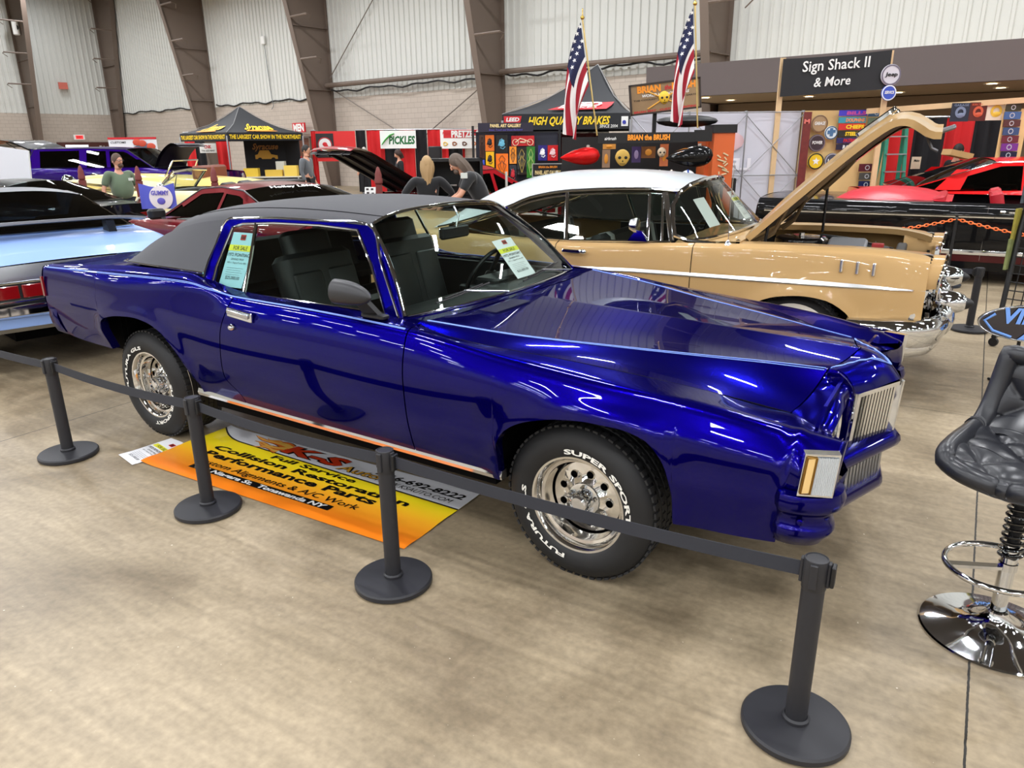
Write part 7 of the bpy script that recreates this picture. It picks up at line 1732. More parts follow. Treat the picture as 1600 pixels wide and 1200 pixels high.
for rr, col, lb_ in (((1.914, 2.054, 1.447, 1.687), (60, 40, 92), 'purple coffin-shaped painted board on the booth wall'), ((2.063, 2.283, 1.513, 1.685), (120, 72, 30), 'dark board with an orange flame design on the booth wall'), ((1.454, 1.575, 1.375, 1.644), (150, 120, 96), 'tan painted face board at the left of the booth wall'), ((1.459, 1.659, 1.653, 1.729), (214, 150, 70), 'small amber plate at the top of the booth wall'), ((2.356, 2.485, 1.388, 1.720), (200, 110, 66), 'orange figurine board beside the black tank')):
    o, w, h = board('painted_board', rr, 12.0, mat('pb_%d' % col[0], col, .4), lb_, 'painting', th=.02)
    m = MB(); m.ball((0, -.014, 0), (w * .25, .008, h * .28), 10, 6); m.build('painted_motif', mat('pbm_%d' % col[0], (226, 150, 50) if col[0] != 60 else (150, 130, 170), .4), o)
def helmet(loc, rz, mt, stripe, label):
    o = empty('helmet', loc, rz, label, 'helmet', None); m = MB(); rows = []
    for i in range(13):
        t = PI * i / 12 * .80; row = []
        for k in range(25):
            a = 2 * PI * k / 24; tt = t * (1 - .30 * max(0, math.cos(a)) ** 3 * (1 if i > 6 else .3)); row.append((.135 * math.sin(tt) * math.cos(a), .118 * math.sin(tt) * math.sin(a), .13 * math.cos(tt)))
        rows.append(row)
    m.grid(rows); m.build('shell', mt, o, smooth=60)
    m = MB(); m.ball((.035, 0, -.02), (.105, .098, .062), 16, 10); m.build('visor', BLKP, o)
    m = MB(); m.tube([(.139 * math.cos(a), 0, .133 * math.sin(a)) for a in np.linspace(.3, 2.8, 12)], .012, 6, sy=.4); m.tube([(.06 + .05 * math.cos(a), -.108, .05 + .04 * math.sin(a)) for a in np.linspace(0, 5, 10)], .01, 5); m.build('painted_stripe', stripe, o); return o
sh = empty('helmet_shelf', (1.75, 10.9, 0), 0, 'dark shelf carrying the painted helmets behind the tan car', 'shelf')
m = MB(); m.box((0, 0, 1.145), (2.6, .42, .03)); m.build('board', mat('booth_black', (24, 23, 24), .6), sh, smooth=0)
for x in (-1.25, 1.25): m = MB(); m.box((x, 0, .56), (.05, .36, 1.14)); m.build('support', mat('booth_black', (24, 23, 24), .6), sh, smooth=0)
for rr, a, b_, lb_ in (((1.775, 10.900, 0.905), (206, 216, 90), (60, 70, 60), 'lime yellow helmet on the shelf, seen through the tan car'), ((1.925, 10.900, 0.867), (60, 90, 190), (230, 220, 60), 'blue and yellow helmet next to the lime one'), ((2.149, 10.900, 0.847), (206, 206, 204), (140, 140, 150), 'grey white helmet in the middle of the shelf'), ((2.552, 10.900, 0.951), (232, 234, 236), (30, 60, 140), 'white helmet with blue swirl seen through the tan car\'s windshield'), ((1.125, 10.900, 0.876), (200, 40, 34), (220, 220, 220), 'red helmet at the left end of the shelf'), ((2.318, 10.900, 0.827), (120, 100, 96), (200, 190, 180), 'small brownish helmet behind the tan car\'s steering wheel')):
    helmet((rr[0], 10.9, 1.235), R(-100), mat('helm_%d_%d' % (a[0], a[1]), a, .2, coat=1), mat('helms_%d_%d' % (b_[0], b_[1]), b_, .3), lb_)
wh = empty('wire_shelf', (-.02, 11.6, 0), 0, 'white metal stand with a small colourful box behind the tan car\'s rear window', 'shelf')
m = MB(); m.box((.35, 0, .98), (.8, .3, .03)); m.box((.35, 0, .70), (.8, .3, .03)); m.build('shelf_board', mat('shelf_white', (200, 198, 190), .5), wh, smooth=0)
for x in (-.03, .73): m = MB(); m.tube([(x, -.14, 0), (x, -.14, 1.35)], .02, 6); m.build('leg', mat('shelf_white', (200, 198, 190), .5), wh)
m = MB(); m.rbox((.30, 11.55, 1.045), (.3, .1, .09), .02); tag(m.build('toy_box', mat('toy_orange', (214, 120, 50), .5)), 'orange and yellow box on the white stand behind the tan car', 'box')
# tilted headquarters board
hq, w, h = board('hanging_sign', (2.015, 3.161, 2.236, 2.691), 13.0, mat('bronze_board', (150, 124, 92), .35, .3, noise=(3, .35)), 'framed bronze sign reading BRIAN THE BRUSH WORLD HEADQUARTERS', txt=[('BRIAN', .10, .72, .34, .22, OTXT, .05, 0), ('the', .49, .74, .10, .16, RTXT, .03, .2), ('BRUSH', .60, .72, .34, .22, OTXT, .05, 0), ('WORLD HEADQUARTERS', .16, .56, .68, .09, WHITE, .03, .2), ('THE COOLEST PAINT SHOP ON EARTH', .04, .44, .92, .055, INK, .01, 0), ('BRIAN MAY . CUSTOM PAINTING', .04, .04, .92, .07, RTXT, .03, 0)], tilt=R(-6), border=mat('dark_frame', (48, 38, 32), .5), th=.05)
sk = skull((0, 0, 0), .85, mat('emblem_yellow', (240, 196, 60), .4), None); sk.parent = hq; sk.location = (-.02, -.03, -.03)
for kk in ('label', 'category'):
    if kk in sk: del sk[kk]
m = MB()
for s_ in (-1, 1): m.tube([(-.02 - s_ * .28, -.035, -.16), (-.02 + s_ * .26, -.035, .10)], .012, 6)
m.build('crossed_brushes', mat('emblem_gold', (220, 160, 60), .4), hq)
# its post
m = MB(); m.box((2.45, 13.1, 1.2), (.06, .06, 2.4)); m.box((2.45, 13.1, .01), (.5, .5, .02)); tag(m.build('sign_post', BLACK, smooth=0), 'black post holding up the bronze headquarters sign', 'post')
# flags
def flag(top, foot, label):
    top = Vector(top); foot = Vector(foot); o = empty('flag_pole', tuple(foot), 0, label, 'flag'); T = top - foot
    m = MB(); m.tube([(0, 0, 0), tuple(T)], .012, 8); m.build('pole', mat('brass_pole', (196, 170, 110), .3, .8), o); m = MB(); m.ball(tuple(T + Vector((0, 0, .02))), (.03, .03, .03), 12, 8); m.tube([tuple(T), tuple(T + Vector((0, 0, .14)))], .008, 6); m.build('finial', mat('gold_finial', (214, 180, 90), .25, 1), o)
    mats = [mat('flag_red', (158, 26, 44), .75), mat('flag_white', (232, 230, 228), .75), mat('flag_navy', (32, 38, 74), .75)]
    nh, ns = 26, 40; d = T.normalized(); rows = []
    for j in range(nh + 1):           # across the hoist, 0 = top
        h = j / nh; row = []
        for i in range(ns + 1):       # along the fly
            s_ = i / ns; hp_ = T - d * (.04 + .86 * h * (1 - .35 * s_)); 
            x = hp_.x - (.03 + .30 * math.sin(min(1, s_ * 1.3) * PI / 2) * (1 - .60 * h) * (1 - .25 * s_)) + .06 * math.sin(h * 9 + s_ * 3) * s_; y = hp_.y + .05 * math.sin(h * 12 + s_ * 2.5) * min(1, s_ * 3) - .02 * s_
            z = hp_.z - 1.50 * s_ ** 1.1 * (.80 + .20 * (1 - h)) + .15 * h * s_
            row.append((x, y, z))
        rows.append(row)
    m = MB(); vs = [p for r_ in rows for p in r_]; fs = []; m.v = [tuple(map(float, p)) for p in vs]
    for j in range(nh):
        for i in range(ns):
            q = (j * (ns + 1) + i, j * (ns + 1) + i + 1, (j + 1) * (ns + 1) + i + 1, (j + 1) * (ns + 1) + i); m.f.append(q); m.mi.append(2 if (j < 14 and i < ns * .42) else (0 if (j // 4) % 2 == 0 else 1))
    m.build('cloth', mats, o, smooth=70)
    st_ = MB()
    for j in range(1, 13, 3):
        for i in range(1, 15, 3):
            p = Vector(rows[j][i + (j // 3) % 2]); a = Vector(rows[j + 1][i]) - p; b2 = Vector(rows[j][i + 1]) - p; n_ = a.cross(b2)
            if n_.length < 1e-7: continue
            n_.normalize(); u_ = b2.normalized(); v_ = n_.cross(u_)
            for sg in (1, -1):
                st_.poly([tuple(p + n_ * .004 * sg + (u_ * math.cos(q) + v_ * math.sin(q)) * (.034 if k % 2 == 0 else .014)) for k, q in enumerate(np.linspace(0, 2 * PI, 10, endpoint=False))])
    st_.build('stars', mats[1], o, smooth=0)
    return o
flag((1.068, 11.600, 3.435), (1.314, 11.550, 1.850), 'left one of the two American flags hanging from slanted poles')
flag((2.673, 11.600, 3.601), (2.810, 11.550, 1.942), 'right one of the two American flags, in front of the bronze sign')
# grey-white pop-up backdrop with aluminium lattice
YW = 14.0; wx = [(2.208, 14.000, 1.557)[0], (3.249, 14.000, 1.546)[0], (4.279, 14.000, 1.535)[0], (5.309, 14.000, 1.524)[0]]
pb = empty('popup_backdrop', (wx[1], YW, 0), 0, 'pale translucent pop-up backdrop with aluminium lattice, beside the brush booth', 'backdrop')
m = MB(); m.grid([[(x - wx[1], .12 + .02 * math.sin(x * 5), z) for z in (.05, 1.2, 2.26)] for x in np.linspace(wx[0], wx[3], 20)]); m.build('fabric', mat('pale_fabric', (206, 206, 216), .8), pb)
m = MB(); m.ball((.55, .09, 1.75), (.5, .01, .22), 16, 8); m.build('faded_print', mat('faded_pink', (222, 186, 190), .8), pb)
m = MB(); put_text(m, 'LEED', (1.2, .10, 1.25), (-1, 0, 0), (0, 0, 1), .9, .2, .03, eps=-.01); m.build('ghost_lettering', mat('ghost_print', (232, 230, 236), .8), pb, smooth=0)
m = MB()
for i in range(4):
    x = wx[i] - wx[1]; m.tube([(x, 0, .02), (x, 0, 2.26)], .014, 6); m.tube([(x, 0, 2.26), (x, .12, 2.26)], .012, 6)
for i in range(3):
    xa, xb_ = wx[i] - wx[1], wx[i + 1] - wx[1]
    for z0_, z1_ in ((.1, 1.15), (1.15, 2.2)):
        m.tube([(xa, .02, z0_), (xb_, .02, z1_)], .008, 5); m.tube([(xa, .03, z1_), (xb_, .03, z0_)], .008, 5)
    m.tube([(xa, 0, 1.15), (xb_, 0, 1.15)], .010, 5); m.tube([(xa, 0, 2.24), (xb_, 0, 2.24)], .010, 5)
m.build('lattice', PIPE, pb)
# sign booth on the right
YS = 14.0
for rr, z1_, lb_ in (((4.857, 14.000, 2.722), 3.14, 'left pine post holding up the black sign banner'), ((6.554, 13.600, 2.675), 3.20, 'right pine post, with two hanging tin signs')):
    m = MB(); m.box((rr[0], rr[1] + .06, z1_ / 2), (.09, .04, z1_)); tag(m.build('wooden_post', WOOD, smooth=0), lb_, 'post')
m = MB(); p0, p1 = Vector((6.351, 13.800, 2.187)), Vector((8.993, 13.000, 2.329)); m.prism([tuple(p0), tuple(p1), tuple(p1 + Vector((0, 0, .09))), tuple(p0 + Vector((0, 0, .09)))], (0, .05, 0)); tag(m.build('wooden_rail', WOOD, smooth=0), 'long pine rail across the top of the sign booth', 'rail')
bnr = empty('booth_banner', (0, 0, 0), 0, 'black banner reading Sign Shack II & More between pine posts', 'banner')
q0, q1 = Vector((4.821, 13.950, 3.114)), Vector((6.517, 13.550, 3.196)); dn = Vector((0, 0, -.62)); m = MB()
m.grid([[tuple(q0.lerp(q1, t) + Vector((0, .02 * math.sin(t * 12), -.02 * math.sin(PI * t) * (1 - v))) + dn * v) for v in (0, .33, .66, 1)] for t in np.linspace(0, 1, 24)]); m.build('sheet', mat('black_banner', (26, 26, 30), .55), bnr)
m = MB(); d_ = (q1 - q0); L_ = d_.length; d_.normalize(); nn_ = Vector((d_.y, -d_.x, 0)).normalized()
put_text(m, 'Sign Shack II', q0 + d_ * L_ * .19 + Vector((0, 0, -.24)) + nn_ * .04, d_, (0, 0, 1), L_ * .62, .17, .012, .0); put_text(m, '& More', q0 + d_ * L_ * .31 + Vector((0, 0, -.50)) + nn_ * .04, d_, (0, 0, 1), L_ * .34, .15, .012, .1); m.build('lettering', WHITE, bnr, smooth=0)
def disc(rr, Y, col, ring, label, txt=None, group=None):
    x0, x1, z0, z1 = rr; r = (x1 - x0 + z1 - z0) / 4; o = empty('round_sign', ((x0 + x1) / 2, Y, (z0 + z1) / 2), 0, label, 'sign', group)
    m = MB(); m.lathe([(0, -.02), (r * .96, -.02), (r, -.012), (r, .0)], 32, axis='Y'); m.build('plate', mat('disc_%d_%d_%d' % col, col, .35), o)
    m = MB(); m.lathe([(r * .82, -.024), (r * .97, -.022)], 32, axis='Y'); m.build('rim_print', mat('ring_%d_%d_%d' % ring, ring, .4), o)
    if txt == 'star': m = MB(); m.poly([(r * .5 * (1 if k % 2 == 0 else .42) * math.sin(k * PI / 5), -.027, r * .5 * (1 if k % 2 == 0 else .42) * math.cos(k * PI / 5)) for k in range(10)]); m.build('star', WHITE, o, smooth=0)
    elif txt == 'bow': m = MB(); m.prism([(-r * .6, -.024, -.02), (-r * .2, -.024, -.02), (-r * .25, -.024, -.06), (r * .25, -.024, -.06), (r * .3, -.024, -.0), (r * .62, -.024, 0), (r * .6, -.024, .05), (r * .2, -.024, .05), (r * .22, -.024, .08), (-r * .22, -.024, .08), (-r * .28, -.024, .04), (-r * .6, -.024, .04)], (0, -.004, 0)); m.build('emblem', mat('blue_grey_print', (70, 110, 150), .5), o, smooth=0)
    elif txt: m = MB(); put_text(m, txt, (-r * .62, -.026, -r * .12), (1, 0, 0), (0, 0, 1), r * 1.24, r * .36, .03, .1, eps=.004); m.build('lettering', WHITE if sum(col) < 420 else INK, o, smooth=0)
    return o
x0_, x1_, z0_, z1_ = (5.323, 6.944, 0.486, 2.262)
m = MB(); m.box(((x0_ + x1_) / 2, YS + .1, z1_ / 2), (x1_ - x0_, .02, z1_)); tag(m.build('plywood_board', PLY, smooth=0), 'plywood sheet covered with round signs and team plates', 'board')
disc((5.429, 5.752, 1.885, 2.179), 13.98, (170, 140, 104), (120, 90, 64), 'bronze round sign at the top of the plywood', 'GARAGE')
disc((5.690, 5.933, 1.763, 1.992), 13.96, (214, 226, 232), (60, 90, 120), 'pale round sign with a blue emblem on the plywood', 'bow')
disc((5.432, 5.735, 1.555, 1.853), 13.98, (60, 44, 52), (110, 96, 104), 'dark round sign with a figure, left on the plywood', 'POWER')
disc((5.446, 5.750, 1.242, 1.533), 13.98, (234, 196, 34), (30, 30, 30), 'yellow round sign with a white star', 'star')
disc((5.761, 6.030, 1.250, 1.530), 13.98, (70, 72, 88), (150, 150, 160), 'grey round sign behind the raised tan hood', 'USA')
disc((6.366, 6.706, 2.627, 2.971), 13.52, (206, 204, 212), (110, 104, 120), 'round tin sign with red stripes reading Jeep 4x4, hung on the pine post', 'Jeep')
disc((6.397, 6.684, 2.401, 2.627), 13.52, (60, 84, 186), (226, 230, 240), 'small blue round tin sign below the Jeep sign', 'SERVICE')
for k, (rr, col, tx) in enumerate((((5.924, 6.430, 2.162, 2.259), (70, 60, 190), 'BILLS'), ((5.928, 6.412, 2.043, 2.140), (60, 150, 170), 'DOLPHINS'), ((5.943, 6.416, 1.923, 2.032), (206, 46, 44), 'CHIEFS'), ((5.947, 6.410, 1.803, 1.912), (40, 38, 30), 'STEELERS'), ((5.938, 6.379, 1.693, 1.792), (40, 40, 96), 'PATRIOTS'), ((5.941, 6.371, 1.582, 1.682), (40, 34, 60), 'RAVENS'))):
    board('team_plate', rr, 13.97, mat('tp_%d' % k, col, .35), 'long tin plate reading ' + tx + ' on the plywood', txt=[(tx, .26, .22, .70, .56, [mat('tpink', (200, 80, 160), .4), mat('tpo', (230, 150, 100), .4), YTXT, YTXT, RTXT, WHITE][k], .05, .1)])
for k, (rr, col) in enumerate((((6.409, 6.703, 1.198, 1.333), (90, 30, 44)), ((6.430, 6.701, 1.051, 1.175), (80, 80, 76)), ((6.439, 6.699, 0.902, 1.028), (24, 40, 84)), ((6.453, 6.729, 2.147, 2.254), (70, 110, 150)), ((6.462, 6.727, 1.995, 2.125), (110, 130, 110)))):
    o, w, h = board('team_plate', rr, 13.97, mat('tq_%d' % k, col, .35), ['dark red plate low on the plywood behind the tan hood', 'grey plate low on the plywood behind the tan hood', 'navy plate lowest on the plywood', 'steel blue plate at the plywood\'s top right corner', 'grey green plate beside the green ladder'][k])
    m = MB(); m.lathe([(h * .22, -.016), (h * .32, -.016)], 20, axis='Y'); m.build('ring_print', mat('pale_ring', (196, 200, 206), .4), o)
# dark narrow poster column at the plywood's left
board('poster_strip', (5.268, 5.408, 0.849, 2.234), 13.9, mat('strip_red', (110, 40, 36), .5, noise=(9, .5)), 'narrow dark red poster strip at the left edge of the plywood', 'poster', txt=[('M', .1, .86, .7, .05, mat('pinky', (226, 120, 110), .4), .05, 0)])
# green step ladder
ld = empty('step_ladder', (6.902, 13.750, 0.842)[:2] + (0,), R(0), 'green fibreglass step ladder in front of the plywood', 'ladder')
LG = mat('ladder_green', (40, 128, 104), .4)
for x, sx, y0_, y1_, nm in ((-.22, -.16, -.22, 0, 'rail'), (.22, .16, -.22, 0, 'rail'), (-.26, -.16, .22, .05, 'rear_rail'), (.26, .16, .22, .05, 'rear_rail')):
    m = MB(); m.prism([(x - .03, y0_, 0), (x + .03, y0_, 0), (sx + .03, y1_, 2.05), (sx - .03, y1_, 2.05)], (0, .04, 0)); m.build(nm, LG, ld, smooth=0)
for k in range(6): m = MB(); m.box((0, -.20 + .035 * k, .3 + .3 * k), (.42 - .015 * k, .08, .02)); m.build('step', PIPE, ld, smooth=0)
m = MB(); m.box((0, .02, 2.07), (.38, .16, .05)); m.build('cap', LG, ld, smooth=0)
# booth curtains
for a, b_, mt, nm in (((7.262, 14.800, 1.729), (7.730, 14.800, 1.725), DRED, 'red'), ((7.730, 14.800, 1.725), (8.371, 14.800, 1.718), DBLK, 'black'), ((8.315, 14.700, 1.718), (8.878, 14.700, 1.712), DRED, 'red'), ((8.878, 14.700, 1.712), (9.527, 14.700, 1.705), DBLK, 'black')):
    drape(a[0], b_[0], 14.8, 14.8, .02, 2.15, mt, {('red', 0): ''}.get((nm, 9), nm + ' curtain closing the back of the sign booth'), nm + ' curtains of the sign booth')
for k, (rr, col) in enumerate((((7.552, 7.859, 2.030, 2.328), (36, 44, 60)), ((7.857, 8.153, 2.037, 2.335), (90, 34, 28)), ((8.151, 8.479, 2.044, 2.342), (224, 212, 190)))):
    o, w, h = board('tin_poster', rr, 13.3, mat('poster_%d' % k, col, .4), ['navy tin poster with a skull ring, hung on the pine rail', 'dark red tin poster, middle of the three on the pine rail', 'cream tin poster with a yellow drawing, right of the three'][k], 'poster')
    m = MB(); m.lathe([(w * .16, -.016), (w * .30, -.016)], 24, axis='Y'); m.ball((w * .05, -.016, -h * .15), (w * .22, .006, h * .12), 12, 6); m.build('picture', mat('posterm_%d' % k, [(120, 134, 160), (200, 90, 60), (226, 190, 70)][k], .4), o)
    m = MB(); put_text(m, ['GARAGE', 'BORN TO RIDE', 'Hot Rod'][k], (-w * .4, -.014, h * .33), (1, 0, 0), (0, 0, 1), w * .8, h * .11, .02, 0, eps=.004); m.build('lettering', mat('posterm_%d' % k, (0, 0, 0)), o, smooth=0)
m = MB(); rr = (8.631, 13.200, 1.603); m.box((rr[0], 13.25, 1.1), (.42, .03, 2.25)); tag(m.build('plywood_strip', PLY, smooth=0), 'narrow plywood strip with a column of plates at the right', 'board')
for k in range(8):
    rr = [(8.415, 8.674, 2.188, 2.299), (8.408, 8.689, 2.056, 2.178), (8.423, 8.705, 1.934, 2.046), (8.438, 8.710, 1.800, 1.924), (8.442, 8.725, 1.676, 1.790), (8.457, 8.741, 1.541, 1.666), (8.472, 8.746, 1.415, 1.531), (8.491, 8.779, 1.034, 1.162)][k]; col = [(60, 56, 40), (70, 100, 150), (90, 50, 50), (60, 80, 120), (110, 40, 54), (120, 50, 140), (34, 34, 60), (196, 180, 60)][k]
    o, w, h = board('team_plate', rr, 13.2, mat('tr_%d' % k, col, .35), ['olive', 'blue', 'brown', 'slate blue', 'crimson', 'violet', 'dark navy', 'mustard'][k] + ' plate in the right-hand column of the sign booth')
    m = MB(); m.lathe([(h * .25, -.016), (h * .36, -.016)], 20, c=(-w * .05, 0, 0), axis='Y'); m.build('ring_print', mat('pale_ring', (196, 200, 206), .4), o)
board('menu_card', (7.532, 7.700, 1.221, 1.440), 14.3, mat('card_cream', (214, 196, 170), .5), 'small cream card leaning on the black curtain', txt=[('Make', .2, .6, .6, .2, INK, .02, .2)])
m = MB(); M_ = Matrix.Rotation(R(12), 3, 'Y'); rr = (8.135, 13.900, 1.484); m.box(rr, (.42, .3, .10), M=M_); tag(m.build('carton', mat('cardboard', (200, 164, 110), .7), smooth=0), 'open cardboard carton behind the red coupe\'s roof', 'box')
# maroon pointed posts with a chrome rail, blue banner
MP = mat('maroon_post', (112, 48, 44), .6)
POSTS = [(-7.141, 12.700, 1.488), (-6.101, 12.500, 1.472), (-4.587, 11.800, 1.465), (-1.797, 10.400, 1.473)]
for k, p in enumerate(POSTS):
    o = empty('fence_post', (p[0], p[1], 0), R(10), ['maroon pointed post left of the person in green', 'maroon pointed post right of the person in green, beside the blue banner', 'maroon pointed post in front of the yellow roadster', 'maroon pointed post in front of the open red hood'][k], 'post'); z = p[2]
    m = MB(); m.box((0, 0, z / 2 - .12), (.09, .09, z - .24)); m.build('shaft', MP, o, smooth=0)
    m = MB(); m.lathe([(.040, z - .24), (.055, z - .22), (.055, z - .17), (.046, z - .15), (.046, z - .10), (.02, z - .02), (0, z)], 12); m.build('turned_tip', MP, o); m = MB(); m.box((0, 0, .02), (.26, .26, .04)); m.build('foot', MP, o, smooth=0)
for a, b_, z, lb_ in ((0, 1, .98, 'white rope slung between the two left maroon posts'), (1, 2, 1.0, 'white rope slung behind the blue banner')):
    p, q = POSTS[a], POSTS[b_]; m = MB(); m.tube([(p[0] + (q[0] - p[0]) * t, p[1] - .06 + (q[1] - p[1]) * t, z - .28 * 4 * t * (1 - t)) for t in np.linspace(.01, .99, 14)], .015, 6); tag(m.build('rope', mat('white_rope', (214, 206, 196), .6)), lb_, 'rope')
m = MB(); rr = (-5.503, -4.987, 0.877, 1.248); x0, x1, z0, z1 = rr
bl = empty('blue_banner', ((x0 + x1) / 2, 11.25, (z0 + z1) / 2), R(4), 'blue cloth banner with a white oval beside the maroon post', 'banner'); w, h = x1 - x0, z1 - z0
m.grid([[(-w / 2 + w * i / 14, .03 * math.sin(i * .9), -h / 2 + h * j / 6 - .05 * math.sin(PI * i / 14) * (j / 6)) for i in range(15)] for j in range(7)]); m.build('cloth', mat('royal_blue_cloth', (86, 92, 190), .7), bl)
m = MB(); m.lathe([(0, -.05), (.15, -.05), (.17, -.046)], 24, c=(.06, 0, -.02), axis='Y'); m.build('white_oval', mat('oval_print', (222, 214, 214), .6), bl)
m = MB(); put_text(m, 'GUMMY', (-.07, -.055, .02), (1, 0, 0), (0, 0, 1), .26, .06, .04, eps=.01); m.ball((.06, -.055, -.07), (.06, .01, .05), 10, 6); m.build('lettering', PURPLE, bl, smooth=0)
cm = empty('motorcycle', (-7.5, 13.5, 0), R(-10), 'chrome motorcycle behind the person in green', 'motorcycle')
for x in (-.7, .7):
    m = MB(); m.tube([(x + .30 * math.cos(a), 0, .33 + .30 * math.sin(a)) for a in np.linspace(0, 2 * PI, 24, endpoint=False)], .045, 8, closed=True); m.build('wheel', RUBBER, cm); m = MB()
    for k in range(10): a = k * PI / 5; m.tube([(x, 0, .33), (x + .27 * math.cos(a), 0, .33 + .27 * math.sin(a))], .006, 4)
    m.build('spokes', CHROME, cm)
m = MB(); m.rbox((0, 0, .45), (.42, .22, .34), .06); m.tube([(.7, 0, .33), (.45, 0, .95)], .03, 8); m.tube([(-.6, .12, .3), (.2, .14, .28)], .04, 8); m.tube([(.42, -.35, 1.05), (.45, 0, 1.0), (.42, .35, 1.05)], .015, 6); m.build('engine_and_forks', CHROME, cm)
m = MB(); m.ball((.12, 0, .82), (.28, .13, .12), 16, 10); m.rbox((-.35, 0, .74), (.5, .22, .10), .04); m.build('tank_and_seat', BLKP, cm)
# black box, speaker and red bin near the bending person
bx = empty('black_cabinet', (-0.776, 10.900, 1.273)[:2] + (0,), R(5), 'tall black open-front cabinet behind the long-haired person', 'cabinet')
m = MB(); 
for c_, d_2 in (((-.36, 0, .78), (.04, .5, 1.56)), ((.36, 0, .78), (.04, .5, 1.56)), ((0, 0, 1.54), (.76, .5, .04)), ((0, .23, .78), (.72, .03, 1.5)), ((0, 0, 1.02), (.70, .46, .03)), ((0, 0, .5), (.70, .46, .03))): m.box(c_, d_2)
m.build('carcass', BLACK, bx, smooth=0); m = MB(); m.box((-.14, -.05, 1.20), (.30, .3, .02)); m.build('steel_shelf', SATIN, bx, smooth=0)
for k, (x, lb_) in enumerate(((-.12, 'left grey binder box in the black cabinet'), (.13, 'right grey binder box in the black cabinet'))): m = MB(); p = bx.location; m.rbox((p.x + x, p.y - .05, .695 + .0), (.2, .3, .36), .02); tag(m.build('binder_box', mat('binder_grey', (70, 72, 76), .6)), lb_, 'box')
pa_ = empty('loudspeaker', (-1.497, 15.500, 1.332)[:2] + (0,), 0, 'small black loudspeaker on a stand in front of the red drapes', 'speaker'); m = MB(); m.rbox((0, 0, 1.52), (.26, .24, .40), .03); m.build('cabinet', BLACK, pa_); m = MB(); m.tube([(0, 0, 0), (0, 0, 1.33)], .02, 8); m.lathe([(0, 0), (.22, .0), (.22, .02), (0, .03)], 20); m.build('stand', BLACK, pa_)
m = MB(); rr = (-0.374, 12.000, 0.985); m.rbox((rr[0], 14.32, .55), (.30, .22, .26), .04); m.rbox((rr[0], 14.32, .21), (.26, .2, .42), .02); tag(m.build('red_cooler', RTXT), 'red box standing under the painted panels', 'box')
m = MB(); rr = (-2.111, -1.953, 1.048, 1.174); x0, x1, z0, z1 = rr; cd = empty('show_card', ((x0 + x1) / 2, 11.0, (z0 + z1) / 2), 0, 'white show card with small pictures on the open red car', 'card'); m.box((0, 0, 0), (x1 - x0, .01, z1 - z0), M=Matrix.Rotation(R(-25), 3, 'X')); m.build('sheet', WHITE, cd, smooth=0); m = MB()
for a, b_ in ((-.04, .03), (.03, .03), (-.03, -.02), (.04, -.03)): m.box((a, -.012 + b_ * .4, b_), (.035, .012, .025), M=Matrix.Rotation(R(-25), 3, 'X'))
m.build('pictures', mat('card_ink', (70, 60, 60), .5), cd, smooth=0)
m = MB(); rr = (-7.519, 27.000, 1.041); m.rbox((rr[0] - .5, 28.8, .6), (.34, .3, 1.2), .05); m.rbox((rr[0] - .5, 28.8, 1.30), (.40, .34, .22), .05); tag(m.build('extinguisher_cabinet', RTXT), 'red box by the restroom door', 'box')
# orange plastic chain on slim black poles
ps = [(5.42, 9.05), (3.1, 11.0), (7.0, 7.9)]
def cpole(p, lb_):
    o = empty('chain_pole', (p[0], p[1], 0), 0, lb_, 'pole', None); m = MB(); m.tube([(0, 0, .03), (0, 0, .80)], .018, 10); m.build('pole', BLACK, o); m = MB(); m.lathe([(0, .0), (.17, .0), (.175, .03), (.14, .045), (0, .05)], 32); m.build('base', mat('bluish_black_base', (44, 50, 60), .4), o)
    m = MB(); m.ball((0, 0, .815), (.025, .025, .025), 10, 6); m.build('cap', BLACK, o)
cpole(ps[0], 'slim black pole carrying the peak of the orange chain'); cpole(ps[2], 'slim black pole hidden behind the wire rack')
ORC = mat('orange_plastic', (250, 120, 56), .4)
def chain(a, b_, sag, lb_):
    o = empty('plastic_chain', a, 0, lb_, 'chain', 'orange chains'); a = Vector(a); b_ = Vector(b_); n = int((b_ - a).length / .044); m = MB()
    pts = [a.lerp(b_, i / n) - a - Vector((0, 0, sag * 4 * (i / n) * (1 - i / n))) for i in range(n + 1)]
    for i in range(n):
        c_ = (pts[i] + pts[i + 1]) / 2; d = (pts[i + 1] - pts[i]).normalized(); up = Vector((0, 0, 1)) if i % 2 else Vector((d.y, -d.x, 0)).normalized(); up = (up - d * up.dot(d)).normalized()
        m.tube([tuple(c_ + d * .030 * math.cos(q) + up * .016 * math.sin(q)) for q in np.linspace(0, 2 * PI, 8, endpoint=False)], .0062, 4, closed=True)
    m.build('links', ORC, o)
chain((5.42, 9.05, .82), (3.6, 9.35, .66), .08, 'orange plastic chain running left from the slim pole, behind the tan car')
chain((5.42, 9.05, .82), (7.0, 7.9, .56), .06, 'orange plastic chain running right from the slim pole to the rack')
